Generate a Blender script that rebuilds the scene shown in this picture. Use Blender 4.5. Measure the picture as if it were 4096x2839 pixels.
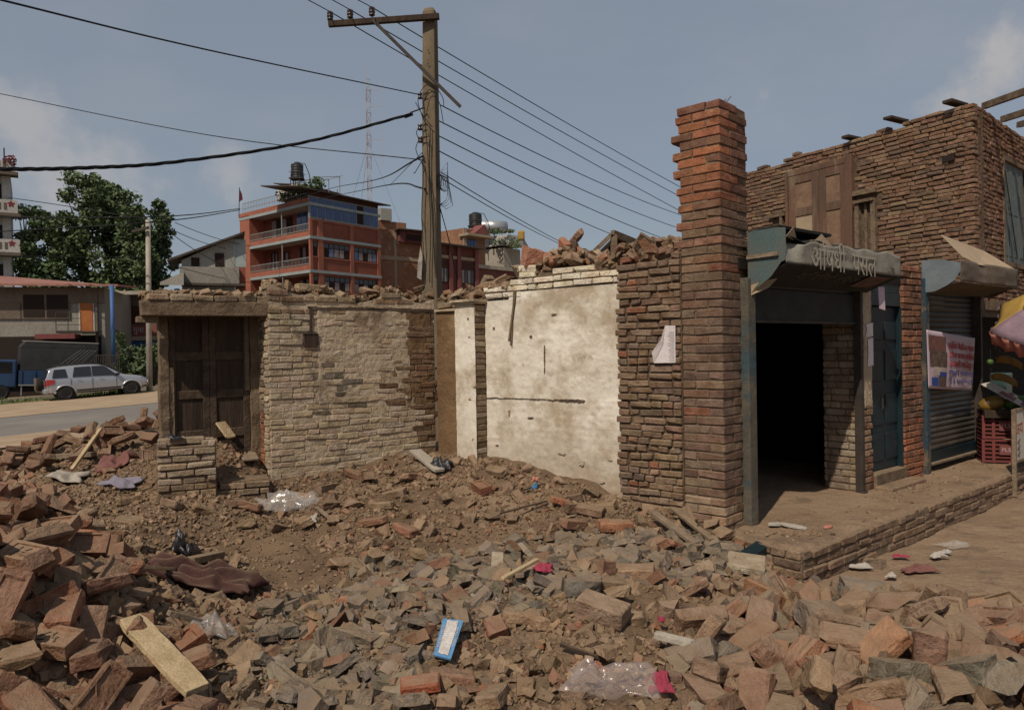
import bpy, bmesh, math, random
import numpy as np
from mathutils import Vector, Matrix
for _o in list(bpy.data.objects): bpy.data.objects.remove(_o)
SC = bpy.context.scene
COL = SC.collection
# ---------------------------------------------------------------- camera
F = 2958.0; CZ = 1.85                      # focal length in photo pixels (26 mm), eye height
PITCH = math.radians(.41); ROLL = math.radians(-1.02)
cp, sp = math.cos(PITCH), math.sin(PITCH); cr, sr = math.cos(ROLL), math.sin(ROLL)
FW = np.array([0, cp, -sp]); _u = np.array([0, sp, cp]); _r = np.array([1., 0, 0])
RT = cr*_r+sr*_u; UP = -sr*_r+cr*_u; CAM = np.array([0, 0, CZ])
cd = bpy.data.cameras.new('camera'); co = bpy.data.objects.new('camera', cd); COL.objects.link(co)
cd.sensor_width = 36; cd.lens = F/4096*36; cd.clip_end = 4000; cd.clip_start = .05
co.matrix_world = Matrix(((RT[0], UP[0], -FW[0], 0), (RT[1], UP[1], -FW[1], 0), (RT[2], UP[2], -FW[2], CZ), (0, 0, 0, 1)))
SC.camera = co
# ---------------------------------------------------------------- light
SUN_EL = math.radians(50); SUN_AZ = math.radians(207.8)   # where the sun stands (from +Y, clockwise)
W = bpy.data.worlds.new('World'); SC.world = W; W.use_nodes = True
nt = W.node_tree; nt.nodes.clear()
def N(t, k, **kw):
    n = t.nodes.new(k)
    for a, b in kw.items(): setattr(n, a, b)
    return n
wo = N(nt, 'ShaderNodeOutputWorld'); bg = N(nt, 'ShaderNodeBackground')
sky = N(nt, 'ShaderNodeTexSky', sky_type='NISHITA', sun_disc=False, sun_elevation=SUN_EL, sun_rotation=SUN_AZ, altitude=1300, air_density=1.3, dust_density=4.5, ozone_density=1.6)
tc = N(nt, 'ShaderNodeTexCoord'); mp = N(nt, 'ShaderNodeMapping'); mp.inputs['Scale'].default_value = (1, 1, 2.2); mp.inputs['Location'].default_value = (.37, .1, .0)
n1 = N(nt, 'ShaderNodeTexNoise'); n1.inputs['Scale'].default_value = 2.6; n1.inputs['Detail'].default_value = 6; n1.inputs['Roughness'].default_value = .55
cr1 = N(nt, 'ShaderNodeValToRGB'); cr1.color_ramp.elements[0].position = .50; cr1.color_ramp.elements[1].position = .74
mx = N(nt, 'ShaderNodeMixRGB'); mx.inputs[2].default_value = (5.1, 5.0, 5.05, 1)
gm = N(nt, 'ShaderNodeMixRGB'); gm.inputs[0].default_value = .68; gm.inputs[2].default_value = (3.25, 3.62, 4.15, 1)  # thin summer haze over the blue
ml = N(nt, 'ShaderNodeMath', operation='MULTIPLY'); ml.inputs[1].default_value = .2
L_ = nt.links.new
L_(tc.outputs['Generated'], mp.inputs['Vector']); L_(mp.outputs[0], n1.inputs['Vector']); L_(n1.outputs['Fac'], cr1.inputs[0])
L_(cr1.outputs[0], ml.inputs[0])
# soft cloud banks: noise gathered round a few directions of the sky
acc = ml.outputs[0]
for (cpx, cpy, rad, amp) in ((3980, 300, .13, 1.0), (3060, 385, .055, .45), (250, 640, .26, .75), (930, 690, .09, .6), (4500, 200, .3, .8), (-700, 500, .4, .7)):
    dv = FW+RT*((cpx-2048)/F)+UP*((1419.5-cpy)/F); dv = dv/np.linalg.norm(dv)
    ds = N(nt, 'ShaderNodeVectorMath', operation='DISTANCE'); ds.inputs[1].default_value = tuple(dv); L_(tc.outputs['Generated'], ds.inputs[0])
    n2 = N(nt, 'ShaderNodeTexNoise'); n2.inputs['Scale'].default_value = 9.; n2.inputs['Detail'].default_value = 7; n2.inputs['Roughness'].default_value = .58; L_(tc.outputs['Generated'], n2.inputs['Vector'])
    ma = N(nt, 'ShaderNodeMath', operation='MULTIPLY_ADD'); L_(n2.outputs['Fac'], ma.inputs[0]); ma.inputs[1].default_value = -rad*2.2; L_(ds.outputs['Value'], ma.inputs[2])
    mr = N(nt, 'ShaderNodeMapRange', interpolation_type='SMOOTHERSTEP'); mr.inputs['From Min'].default_value = rad*.0-rad*.55; mr.inputs['From Max'].default_value = -rad*1.35+rad*.0; mr.inputs['To Max'].default_value = amp; L_(ma.outputs[0], mr.inputs['Value'])
    m2 = N(nt, 'ShaderNodeMath', operation='MAXIMUM'); L_(acc, m2.inputs[0]); L_(mr.outputs[0], m2.inputs[1]); acc = m2.outputs[0]
L_(acc, mx.inputs[0]); L_(sky.outputs[0], gm.inputs[1]); L_(gm.outputs[0], mx.inputs[1]); L_(mx.outputs[0], bg.inputs[0])
bg.inputs[1].default_value = .118
L_(bg.outputs[0], wo.inputs[0])
sd = bpy.data.lights.new('sun', 'SUN'); sd.energy = 5.0; sd.angle = math.radians(.6); sd.color = (1, .89, .74)
so = bpy.data.objects.new('sun', sd); COL.objects.link(so)
_sd = Vector((math.sin(SUN_AZ)*math.cos(SUN_EL), math.cos(SUN_AZ)*math.cos(SUN_EL), math.sin(SUN_EL)))
so.rotation_euler = _sd.to_track_quat('Z', 'Y').to_euler(); so.location = (-6, -12, 18)
SC.view_settings.view_transform = 'Standard'; SC.view_settings.look = 'None'; SC.view_settings.gamma = 1; SC.view_settings.use_curve_mapping = False
SC.view_settings.exposure = -.48
# ---------------------------------------------------------------- photo pixel (4096 x 2839) -> place
def ray(px, py): return FW+RT*((px-2048)/F)+UP*((1419.5-py)/F)
def at(px, py, Y): d = ray(px, py); return CAM+d*(Y/d[1])
def onz(px, py, z): d = ray(px, py); return CAM+d*((z-CZ)/d[2])
def frame(O, az):
    a = math.radians(az); return (np.array([O[0], O[1], 0.]), np.array([math.sin(a), math.cos(a), 0]), np.array([-math.cos(a), math.sin(a), 0]), az)
def loc(fr, px, py, d=0.):
    r = ray(px, py); t = (d-(CAM-fr[0])@fr[2])/(r@fr[2]); p = CAM+r*t-fr[0]; return float(p@fr[1]), float(p[2])
def wpt(fr, x, d, z=0.): p = fr[0]+fr[1]*x+fr[2]*d; return np.array([p[0], p[1], z])
# ---------------------------------------------------------------- mesh building
class MB:
    def __init__(s): s.v = []; s.f = []; s.m = []; s.mi = 0
    def add(s, vs, fs):
        o = len(s.v); s.v += [tuple(map(float, p)) for p in vs]; s.f += [tuple(i+o for i in f) for f in fs]; s.m += [s.mi]*len(fs); return s
    def hexa(s, p):   # 8 points: bottom ring 0-3, top ring 4-7
        return s.add(p, [(3, 2, 1, 0), (4, 5, 6, 7), (0, 1, 5, 4), (1, 2, 6, 5), (2, 3, 7, 6), (3, 0, 4, 7)])
    def box(s, x0, x1, y0, y1, z0, z1, j=0.):
        r = (lambda: random.uniform(-j, j)) if j else (lambda: 0)
        return s.hexa([(x+r(), y+r(), z+r()) for z in (z0, z1) for x, y in ((x0, y0), (x1, y0), (x1, y1), (x0, y1))])
    def sheet(s, p, n, t):  # quad p thickened by t along n
        n = np.array(n, float); n = n/np.linalg.norm(n)*t
        p = [np.array(q, float) for q in p]; return s.plate(p, n)
    def plate(s, p, n):
        k = len(p); return s.add(list(p)+[q+n for q in p], [tuple(range(k))[::-1], tuple(range(k, 2*k))]+[(i, (i+1) % k, k+(i+1) % k, k+i) for i in range(k)])
    def prism(s, poly, axis, a, b):  # 2-D polygon extruded along axis
        def P(u, v, w): return (w, u, v) if axis == 'x' else (u, w, v) if axis == 'y' else (u, v, w)
        k = len(poly)
        return s.add([P(u, v, a) for u, v in poly]+[P(u, v, b) for u, v in poly], [tuple(range(k))[::-1], tuple(range(k, 2*k))]+[(i, (i+1) % k, k+(i+1) % k, k+i) for i in range(k)])
    def tube(s, path, r, n=6, r2=None, cap=True):
        path = [Vector(p) for p in path]; K = len(path); rs = []
        for i, p in enumerate(path):
            t = (path[min(i+1, K-1)]-path[max(i-1, 0)]); t = t.normalized() if t.length else Vector((0, 0, 1))
            a = Vector((0, 0, 1)) if abs(t.z) < .9 else Vector((1, 0, 0)); e = t.cross(a).normalized(); g = t.cross(e)
            rr = r if r2 is None else r+(r2-r)*i/max(K-1, 1)
            if isinstance(r, (list, tuple)): rr = r[i]
            rs.append([p+e*math.cos(6.28319*q/n)*rr+g*math.sin(6.28319*q/n)*rr for q in range(n)])
        fs = [(i*n+q, i*n+(q+1) % n, (i+1)*n+(q+1) % n, (i+1)*n+q) for i in range(K-1) for q in range(n)]
        if cap: fs += [tuple(range(n))[::-1], tuple(range((K-1)*n, K*n))]
        return s.add([v for q in rs for v in q], fs)
    def bar(s, a, b, w, h=None, up=(0, 0, 1)):
        a, b = Vector(a), Vector(b); h = h or w; t = (b-a).normalized(); u = Vector(up)
        if abs(t.dot(u)) > .95: u = Vector((1, 0, 0))
        e = t.cross(u).normalized()*w/2; g = e.cross(t).normalized()*h/2
        return s.hexa([a-e-g, a+e-g, b+e-g, b-e-g, a-e+g, a+e+g, b+e+g, b-e+g])
    def lathe(s, prof, c=(0, 0, 0), n=16, a0=0, a1=6.283185, closed=True):
        K = len(prof); m = n if closed else n+1
        vs = [(c[0]+r*math.cos(a0+(a1-a0)*q/n), c[1]+r*math.sin(a0+(a1-a0)*q/n), c[2]+z) for r, z in prof for q in range(m)]
        fs = [(i*m+q, i*m+(q+1) % m, (i+1)*m+(q+1) % m, (i+1)*m+q) for i in range(K-1) for q in range(n)]
        if closed: fs += [tuple(range(m))[::-1], tuple(range((K-1)*m, K*m))]
        return s.add(vs, fs)
    def grid(s, fn, nu, nv):
        return s.add([fn(u/nu, v/nv) for v in range(nv+1) for u in range(nu+1)], [(v*(nu+1)+u, v*(nu+1)+u+1, (v+1)*(nu+1)+u+1, (v+1)*(nu+1)+u) for v in range(nv) for u in range(nu)])
    def mesh(s, name, mats):
        me = bpy.data.meshes.new(name); me.from_pydata(s.v, [], s.f)
        if not isinstance(mats, (list, tuple)): mats = [mats]
        for q in mats: me.materials.append(MT[q] if isinstance(q, str) else q)
        if len(mats) > 1: me.polygons.foreach_set('material_index', s.m)
        me.update(); return me
    def obj(s, name, mats, parent=None, smooth=False, bevel=0, col=None):
        return link(name, s.mesh(name, mats), parent, smooth, bevel, col)
def link(name, me, parent=None, smooth=False, bevel=0, col=None):
    o = bpy.data.objects.new(name, me); COL.objects.link(o); o.parent = parent
    if smooth: me.polygons.foreach_set('use_smooth', [True]*len(me.polygons))
    if bevel: b = o.modifiers.new('bevel', 'BEVEL'); b.width = bevel; b.segments = 2; b.limit_method = 'ANGLE'; b.angle_limit = .6
    if col: o.color = (*col[:3], 1)
    return o
def tag(o, label=None, cat=None, group=None, kind=None):
    if label: o['label'] = label
    if cat: o['category'] = cat
    if group: o['group'] = group
    if kind: o['kind'] = kind
    return o
def thing(name, label, cat, fr=None, group=None, where=None):
    o = bpy.data.objects.new(name, None); COL.objects.link(o); o.empty_display_size = .1
    if fr is not None: o.location = (fr[0][0], fr[0][1], 0); o.rotation_euler = (0, 0, math.radians(90-fr[3]))
    if where is not None: o.location = where
    return tag(o, label, cat, group)
def solid(o): return tag(o, kind='structure')
def text_mesh(body, size, m, name, parent, mat4, extrude=.002, squash=1.):
    cu = bpy.data.curves.new(name, 'FONT'); cu.body = body; cu.size = size; cu.extrude = extrude; cu.resolution_u = 2; cu.align_x = 'CENTER'; cu.align_y = 'CENTER'
    t = bpy.data.objects.new(name, cu); COL.objects.link(t)
    dg = bpy.context.evaluated_depsgraph_get(); me = bpy.data.meshes.new_from_object(t.evaluated_get(dg)); bpy.data.objects.remove(t)
    me.transform(Matrix.Diagonal((squash, 1, 1, 1))); me.transform(mat4); me.materials.clear(); me.materials.append(MT[m])
    return link(name, me, parent)
def basis(o, ex, ez):  # matrix whose x axis is ex and whose y (text up) is ez
    ex = Vector(ex).normalized(); ez = Vector(ez); ez = (ez-ex*ez.dot(ex)).normalized(); n = ex.cross(ez)
    return Matrix(((ex.x, ez.x, n.x, o[0]), (ex.y, ez.y, n.y, o[1]), (ex.z, ez.z, n.z, o[2]), (0, 0, 0, 1)))
# ---------------------------------------------------------------- materials
MT = {}
def mk(name, c1, c2=None, scale=3., rough=.9, bump=.25, bscale=60., spec=.15, metal=0., src=None, dust=0., dcol=(.255, .182, .12), grain=.25, c3=None, s3=.8, p3=.55, alpha=None, trans=0., wave=None, blotch=None, stretch=None, zdirt=None):
    m = bpy.data.materials.new(name); m.use_nodes = True; t = m.node_tree; t.nodes.clear(); MT[name] = m; l = t.links.new
    out = N(t, 'ShaderNodeOutputMaterial'); b = N(t, 'ShaderNodeBsdfPrincipled'); l(b.outputs[0], out.inputs[0])
    g = N(t, 'ShaderNodeNewGeometry'); pos = g.outputs['Position']
    if stretch: mpn = N(t, 'ShaderNodeMapping'); mpn.inputs['Scale'].default_value = stretch; l(pos, mpn.inputs[0]); pos = mpn.outputs[0]
    def noise(s, det=4, ro=.6):
        n = N(t, 'ShaderNodeTexNoise'); n.inputs['Scale'].default_value = s; n.inputs['Detail'].default_value = det; n.inputs['Roughness'].default_value = ro; l(pos, n.inputs['Vector']); return n.outputs['Fac']
    def ramp(s, a, e): r = N(t, 'ShaderNodeMapRange'); r.inputs['From Min'].default_value = a; r.inputs['From Max'].default_value = e; l(s, r.inputs['Value']); return r.outputs[0]
    def mix(f, a, e, mode='MIX'):
        x = N(t, 'ShaderNodeMixRGB', blend_type=mode)
        for i, q in enumerate((f, a, e)):
            if isinstance(q, (int, float)): x.inputs[i].default_value = q
            elif isinstance(q, tuple): x.inputs[i].default_value = (*q[:3], 1)
            else: l(q, x.inputs[i])
        return x.outputs[0]
    if src == 'obj': c = N(t, 'ShaderNodeObjectInfo').outputs['Color']
    elif src: a = N(t, 'ShaderNodeAttribute', attribute_name=src); c = a.outputs['Color']
    else: c = c1
    if src: c = mix(ramp(noise(scale), .38, .68), c, mix(1., c, (c2 or (.55, .5, .45)), 'MULTIPLY'))
    elif c2: c = mix(ramp(noise(scale), .35, .66), c1, c2)
    if c3: c = mix(ramp(noise(s3, 6, .65), p3, p3+.12), c, c3)
    if grain: c = mix(grain, c, ramp(noise(bscale*1.7, 3, .7), .25, .75), 'OVERLAY')
    if blotch: c = mix(ramp(noise(blotch[1], 7, .7), blotch[2], blotch[2]+.05), c, blotch[0])
    if zdirt:      # splashed dirt along the foot of the wall
        sz_ = N(t, 'ShaderNodeSeparateXYZ'); l(g.outputs['Position'], sz_.inputs[0]); ma_ = N(t, 'ShaderNodeMath', operation='MULTIPLY_ADD'); l(noise(3.2, 6, .7), ma_.inputs[0]); ma_.inputs[1].default_value = -1.1; l(sz_.outputs[2], ma_.inputs[2])
        c = mix(ramp(ma_.outputs[0], zdirt[1]-.62, zdirt[0]-.62), c, zdirt[2])
    if dust:
        sx = N(t, 'ShaderNodeSeparateXYZ'); l(g.outputs['Normal'], sx.inputs[0])
        a = ramp(sx.outputs[2], .15, .95); x = N(t, 'ShaderNodeMath', operation='MULTIPLY'); l(a, x.inputs[0]); l(ramp(noise(5., 5, .65), .22, .62), x.inputs[1])
        y = N(t, 'ShaderNodeMath', operation='MULTIPLY'); l(x.outputs[0], y.inputs[0]); y.inputs[1].default_value = dust; c = mix(y.outputs[0], c, dcol)
    if isinstance(c, tuple): b.inputs['Base Color'].default_value = (*c[:3], 1)
    else: l(c, b.inputs['Base Color'])
    b.inputs['Roughness'].default_value = rough; b.inputs['Metallic'].default_value = metal; b.inputs['Specular IOR Level'].default_value = spec
    if trans: b.inputs['Transmission Weight'].default_value = trans; b.inputs['IOR'].default_value = 1.35
    if alpha is not None: b.inputs['Alpha'].default_value = alpha
    if bump:
        h = noise(bscale, 5, .65); h2 = noise(bscale*.22, 4, .6); ad = N(t, 'ShaderNodeMath', operation='MULTIPLY_ADD'); l(h2, ad.inputs[0]); ad.inputs[1].default_value = 2.2; l(h, ad.inputs[2]); hh = ad.outputs[0]
        if wave:
            wv = N(t, 'ShaderNodeTexWave', bands_direction=wave[0]); wv.inputs['Scale'].default_value = wave[1]; l(pos, wv.inputs[0]); a2 = N(t, 'ShaderNodeMath', operation='MULTIPLY_ADD'); l(wv.outputs['Fac'], a2.inputs[0]); a2.inputs[1].default_value = wave[2]; l(hh, a2.inputs[2]); hh = a2.outputs[0]
        bp = N(t, 'ShaderNodeBump'); bp.inputs['Strength'].default_value = bump; bp.inputs['Distance'].default_value = .02; l(hh, bp.inputs['Height']); l(bp.outputs[0], b.inputs['Normal'])
    return m
mk('brick', None, (.60, .53, .48), src='obj', scale=9., bump=.7, bscale=55, dust=.75, blotch=((.27, .215, .16), 8., .66))
mk('brick_clean', None, (.62, .56, .52), src='obj', scale=9., bump=.5, bscale=70, dust=.35)
mk('brick_wash', None, (.72, .66, .58), src='obj', scale=7., bump=.7, bscale=60, dust=.3, blotch=((.17, .125, .085), 9., .63))
mk('rubble', None, (.7, .64, .58), src='col', scale=10., bump=.6, bscale=80, dust=.65)
mk('mortar', (.185, .135, .092), (.13, .092, .063), scale=6, bump=.8, bscale=50, dust=.5)
mk('mortar_dark', (.14, .098, .067), (.09, .062, .043), scale=6, bump=.8, bscale=50)
mk('soil', (.175, .117, .073), (.11, .073, .046), scale=2.2, bump=.9, bscale=38, c3=(.225, .158, .103), s3=.7, p3=.52)
mk('street_dirt', (.265, .182, .119), (.205, .139, .09), scale=1.6, bump=.9, bscale=26, c3=(.165, .115, .078), s3=2.6, p3=.53)
mk('plaster_white', (.71, .65, .56), (.60, .54, .45), scale=1.9, bump=.45, bscale=12, zdirt=(.35, 1.25, (.30, .225, .15)), c3=(.40, .325, .235), s3=1.15, p3=.50, grain=.12, blotch=((.27, .20, .135), 6., .66))
mk('plaster_cream', (.43, .345, .25), (.34, .265, .185), scale=3, bump=.8, bscale=22, grain=.12, c3=(.19, .135, .09), s3=2.4, p3=.55, blotch=((.14, .10, .07), 8., .66))
mk('plaster_brown', (.20, .125, .068), (.135, .08, .042), scale=2.5, bump=.6, bscale=25, c3=(.30, .205, .115), s3=1.7, p3=.57)
mk('wood_dark', (.062, .042, .030), (.034, .023, .017), scale=9, bump=.5, bscale=40, stretch=(1, 1, .12), dust=.6, dcol=(.17, .12, .08), spec=.2)
mk('wood_old', (.20, .145, .095), (.12, .083, .055), scale=7, bump=.6, bscale=40, dust=.6, dcol=(.28, .205, .135))
mk('wood_grey', (.24, .185, .13), (.15, .11, .078), scale=8, bump=.5, bscale=50, dust=.3)
mk('wood_pale', (.47, .36, .215), (.36, .265, .15), scale=11, bump=.45, bscale=55, dust=.2)
mk('wood_red', (.15, .082, .055), (.105, .066, .048), scale=5, bump=.35, bscale=45, stretch=(1, 1, .2), c3=(.19, .135, .09), s3=3, p3=.52)
mk('wood_panel', (.23, .145, .095), (.17, .105, .07), scale=6, bump=.3, bscale=45)
mk('concrete_pole', (.185, .145, .098), (.125, .095, .063), scale=2.5, bump=.3, bscale=50, stretch=(1, 1, .25))
mk('concrete', (.36, .32, .265), (.28, .245, .2), scale=2, bump=.35, bscale=30)
mk('iron', (.055, .042, .035), (.03, .024, .02), scale=6, rough=.7, bump=.2, spec=.3)
mk('wire', (.018, .018, .019), rough=.6, bump=0, grain=0)
mk('glaze_brown', (.05, .03, .022), rough=.25, bump=0, spec=.5, grain=0)
mk('teal_paint', (.075, .11, .112), (.105, .108, .095), scale=4, rough=.6, bump=.15, c3=(.17, .13, .085), s3=3.5, p3=.6, spec=.3)
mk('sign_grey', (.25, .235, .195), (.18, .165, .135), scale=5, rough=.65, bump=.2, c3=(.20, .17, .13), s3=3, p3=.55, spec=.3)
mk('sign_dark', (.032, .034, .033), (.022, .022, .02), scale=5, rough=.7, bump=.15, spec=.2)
mk('sign_letter', (.38, .345, .28), (.27, .245, .2), scale=20, rough=.7, bump=0)
mk('letter_dim', (.10, .09, .072), rough=.8, bump=0)
mk('blue_paint', (.010, .023, .030), (.007, .017, .022), scale=4, rough=.5, bump=.15, c3=(.045, .042, .038), s3=4, p3=.6, spec=.35)
mk('blue_post', (.022, .055, .088), (.05, .055, .05), scale=4, rough=.6, bump=.25, c3=(.15, .115, .08), s3=3.5, p3=.52)
mk('grey_post', (.12, .10, .076), (.075, .068, .055), scale=5, rough=.7, bump=.35, c3=(.05, .075, .085), s3=2.2, p3=.5)
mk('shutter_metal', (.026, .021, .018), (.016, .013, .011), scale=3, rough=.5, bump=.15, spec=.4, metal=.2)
mk('shutter_dusty_lit', (.12, .105, .088), (.06, .053, .045), scale=3.5, rough=.45, bump=.15, spec=.45, metal=.3)  # dusty metal, with sunlight on the lower slats put into the tone
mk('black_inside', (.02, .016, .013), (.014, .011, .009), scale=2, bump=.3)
mk('shutter_teal', (.125, .145, .14), (.095, .11, .105), scale=4, rough=.7, bump=.15)
mk('worn_render', (.42, .345, .25), (.32, .25, .175), scale=12, bump=.5, bscale=30)
mk('wood_mid', (.095, .065, .045), (.055, .038, .027), scale=9, bump=.5, bscale=40, dust=.7, dcol=(.2, .145, .098))
mk('card_tan', (.36, .275, .185), (.30, .225, .15), scale=3, rough=.8, bump=.15)
mk('hood_grey', (.135, .105, .08), (.10, .077, .058), scale=4, rough=.7, bump=.25, c3=(.075, .056, .042), s3=3, p3=.55)
mk('hood_blue', (.155, .185, .20), (.12, .14, .15), scale=4, rough=.6, bump=.15, c3=(.045, .10, .165), s3=2, p3=.56)
mk('paper', (.62, .56, .55), (.55, .49, .48), scale=6, rough=.85, bump=.1)
mk('ink', (.10, .09, .09), rough=.9, bump=0)
mk('banner', (.47, .36, .40), (.42, .32, .37), scale=3, rough=.55, bump=.1, spec=.3)
mk('banner_red', (.38, .055, .06), rough=.7, bump=0)
mk('banner_blue', (.055, .05, .16), rough=.7, bump=0)
mk('photo_brick', (.17, .075, .06), (.10, .05, .045), scale=14, rough=.6, bump=0)
mk('photo_dark', (.06, .042, .035), (.14, .09, .07), scale=16, rough=.6, bump=0)
mk('photo_pale', (.40, .33, .29), (.30, .22, .19), scale=12, rough=.6, bump=0)
mk('photo_blue', (.03, .055, .22), rough=.6, bump=0)
mk('crate_red', (.19, .046, .042), (.14, .036, .034), scale=5, rough=.55, bump=.1, spec=.35)
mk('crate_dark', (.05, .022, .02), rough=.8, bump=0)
mk('white_board', (.46, .42, .38), (.40, .36, .32), scale=5, rough=.6, bump=.08)
mk('cloth_yellow', (.36, .23, .06), (.30, .19, .05), scale=6, rough=.9, bump=.15)
mk('cloth_mauve', (.26, .18, .215), (.20, .14, .17), scale=6, rough=.9, bump=.15)
mk('cloth_pink', (.42, .17, .125), (.36, .14, .105), scale=6, rough=.9, bump=.15)
mk('cloth_violet', (.15, .115, .18), rough=.9, bump=.1)
mk('fruit_yellow', (.22, .125, .02), (.13, .075, .014), scale=12, rough=.5, bump=.1, spec=.4)
mk('fruit_green', (.07, .14, .03), (.05, .1, .02), scale=10, rough=.5, bump=.1, spec=.4)
mk('plastic_green', (.045, .085, .075), rough=.4, bump=0, spec=.5)
mk('maroon_cloth', (.07, .03, .027), (.04, .02, .019), scale=6, rough=.85, bump=.35, bscale=40, dust=.45)
mk('rose_cloth', (.19, .085, .072), (.14, .065, .057), scale=6, rough=.9, bump=.3)
mk('film', (.55, .51, .48), rough=.12, bump=.2, bscale=16, spec=.8, alpha=.16, grain=0)
mk('film_pink', (.50, .41, .39), rough=.12, bump=.2, bscale=16, spec=.8, alpha=.15, grain=0)
mk('black_bag', (.02, .02, .024), rough=.3, bump=.4, bscale=40, spec=.5)
mk('white_scrap', (.40, .36, .32), (.31, .275, .24), scale=14, rough=.6, bump=.2)
mk('pink_net', (.34, .05, .085), (.26, .04, .07), scale=20, rough=.8, bump=.5, bscale=160)
mk('blue_scrap', (.05, .16, .30), (.035, .11, .22), scale=9, rough=.5, bump=.3)
mk('pack_blue', (.11, .26, .45), (.085, .21, .38), scale=7, rough=.45, bump=.15, spec=.4)
mk('pack_white', (.56, .52, .49), (.42, .38, .35), scale=16, rough=.45, bump=.2, spec=.4)
mk('slipper', (.40, .36, .31), (.33, .29, .25), scale=7, rough=.7, bump=.2)
mk('lilac_sheet', (.20, .18, .22), rough=.8, bump=.2)
mk('asphalt', (.185, .17, .152), (.165, .15, .135), scale=.6, bump=.2, bscale=80, c3=(.21, .19, .165), s3=.25, p3=.5)
mk('shoulder', (.36, .27, .18), (.29, .21, .14), scale=.9, bump=.35, bscale=20)
mk('verge', (.13, .12, .06), (.2, .16, .095), scale=1.2, bump=.5, bscale=20)
mk('kerb', (.34, .31, .25), (.26, .235, .19), scale=2, bump=.2)
mk('grass', (.075, .125, .028), (.13, .145, .045), scale=1.5, rough=.8, bump=0)
mk('far_ground', (.19, .155, .105), (.12, .12, .06), scale=.05, bump=.1, bscale=2)
mk('leaf', (.115, .155, .066), (.08, .115, .05), scale=.45, rough=.65, bump=0, c3=(.12, .165, .055), s3=.28, p3=.55, spec=.25)
mk('leaf_dark', (.092, .13, .06), (.066, .096, .046), scale=.45, rough=.65, bump=0, c3=(.09, .125, .048), s3=.3, p3=.57, spec=.25)
mk('bark', (.075, .058, .042), (.045, .035, .026), scale=5, bump=.4, bscale=15)
mk('red_wall', (.33, .12, .078), (.26, .095, .064), scale=.8, c3=(.22, .095, .07), s3=.5, p3=.58, bump=.1, bscale=10, rough=.85)
mk('red_brick', (.24, .082, .053), (.19, .066, .045), scale=1.5, bump=.3, bscale=14, wave=('Z', 6., .6))
mk('slab_grey', (.30, .34, .34), (.25, .28, .28), scale=1, bump=.1, bscale=10)
mk('soffit', (.30, .255, .20), bump=0)
mk('dark_gap', (.028, .02, .017), bump=0, grain=0)
mk('win_wood', (.075, .035, .026), (.05, .025, .02), scale=3, bump=0)
mk('curtain', (.30, .25, .24), (.20, .17, .17), scale=2.5, bump=0)
mk('curtain_blue', (.10, .17, .30), (.16, .2, .3), scale=2.5, bump=0)
mk('glass_blue', (.012, .035, .13), (.025, .06, .19), scale=.7, rough=.08, bump=0, spec=.7, grain=0)
mk('glass_dark', (.018, .018, .02), rough=.06, bump=0, spec=.7, grain=0)
mk('rail', (.24, .24, .23), rough=.6, bump=0)
mk('tin_dark', (.085, .068, .055), (.055, .044, .036), scale=.9, rough=.7, bump=.2, bscale=6)
mk('tank_black', (.02, .021, .022), rough=.5, bump=0, spec=.4)
mk('raw_brick', (.27, .14, .085), (.20, .105, .066), scale=3, bump=.5, bscale=9, c3=(.33, .215, .14), s3=1.4, p3=.57)
mk('frame_conc', (.33, .26, .185), (.27, .21, .15), scale=1.3, bump=.2, bscale=8)
mk('dull_red', (.15, .058, .052), (.12, .047, .043), scale=1, bump=.15, bscale=8)
mk('pale_wall', (.46, .43, .40), (.38, .355, .33), scale=.5, bump=.1, bscale=5)
mk('grey_wall', (.30, .295, .265), (.25, .24, .21), scale=.6, bump=.15, bscale=6)
mk('pink_tin', (.30, .15, .12), (.25, .12, .098), scale=.8, rough=.7, bump=.2, bscale=4, c3=(.30, .13, .10), s3=.7, p3=.55)
mk('cream_wall', (.25, .23, .195), (.20, .185, .16), scale=.5, bump=.1, bscale=5)
mk('brown_wall', (.15, .115, .09), (.11, .085, .068), scale=.7, bump=.2, bscale=6)
mk('orange_door', (.36, .13, .045), (.30, .105, .038), scale=2, bump=.1)
mk('pipe_blue', (.06, .125, .29), rough=.5, bump=0, grain=.05)
mk('bank_red', (.20, .075, .068), (.17, .062, .057), scale=1, bump=0)
mk('bank_blue', (.035, .07, .17), bump=0)
mk('steel_tank', (.45, .45, .45), rough=.35, bump=0, metal=.6)
mk('mast_red', (.26, .2, .19), bump=0, grain=0)
mk('mast_white', (.36, .36, .37), bump=0, grain=0)
mk('flag_red', (.09, .02, .035), bump=0)
mk('flower_red', (.20, .035, .04), bump=0)
mk('car_silver', (.42, .43, .46), rough=.28, bump=0, spec=.5, metal=.55, grain=.04)
mk('car_black', (.02, .02, .021), rough=.5, bump=0)
mk('tyre', (.022, .021, .02), rough=.85, bump=.2)
mk('rim', (.30, .30, .31), rough=.35, bump=0, metal=.7)
mk('lamp_red', (.33, .025, .02), rough=.2, bump=0, spec=.6)
mk('truck_blue', (.022, .055, .125), (.017, .042, .095), scale=1.5, rough=.5, bump=.05, spec=.4)
mk('tarp', (.036, .036, .036), (.025, .025, .026), scale=2, rough=.4, bump=.3, bscale=8, spec=.4)
mk('tarp_light', (.30, .28, .25), bump=0)
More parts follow.
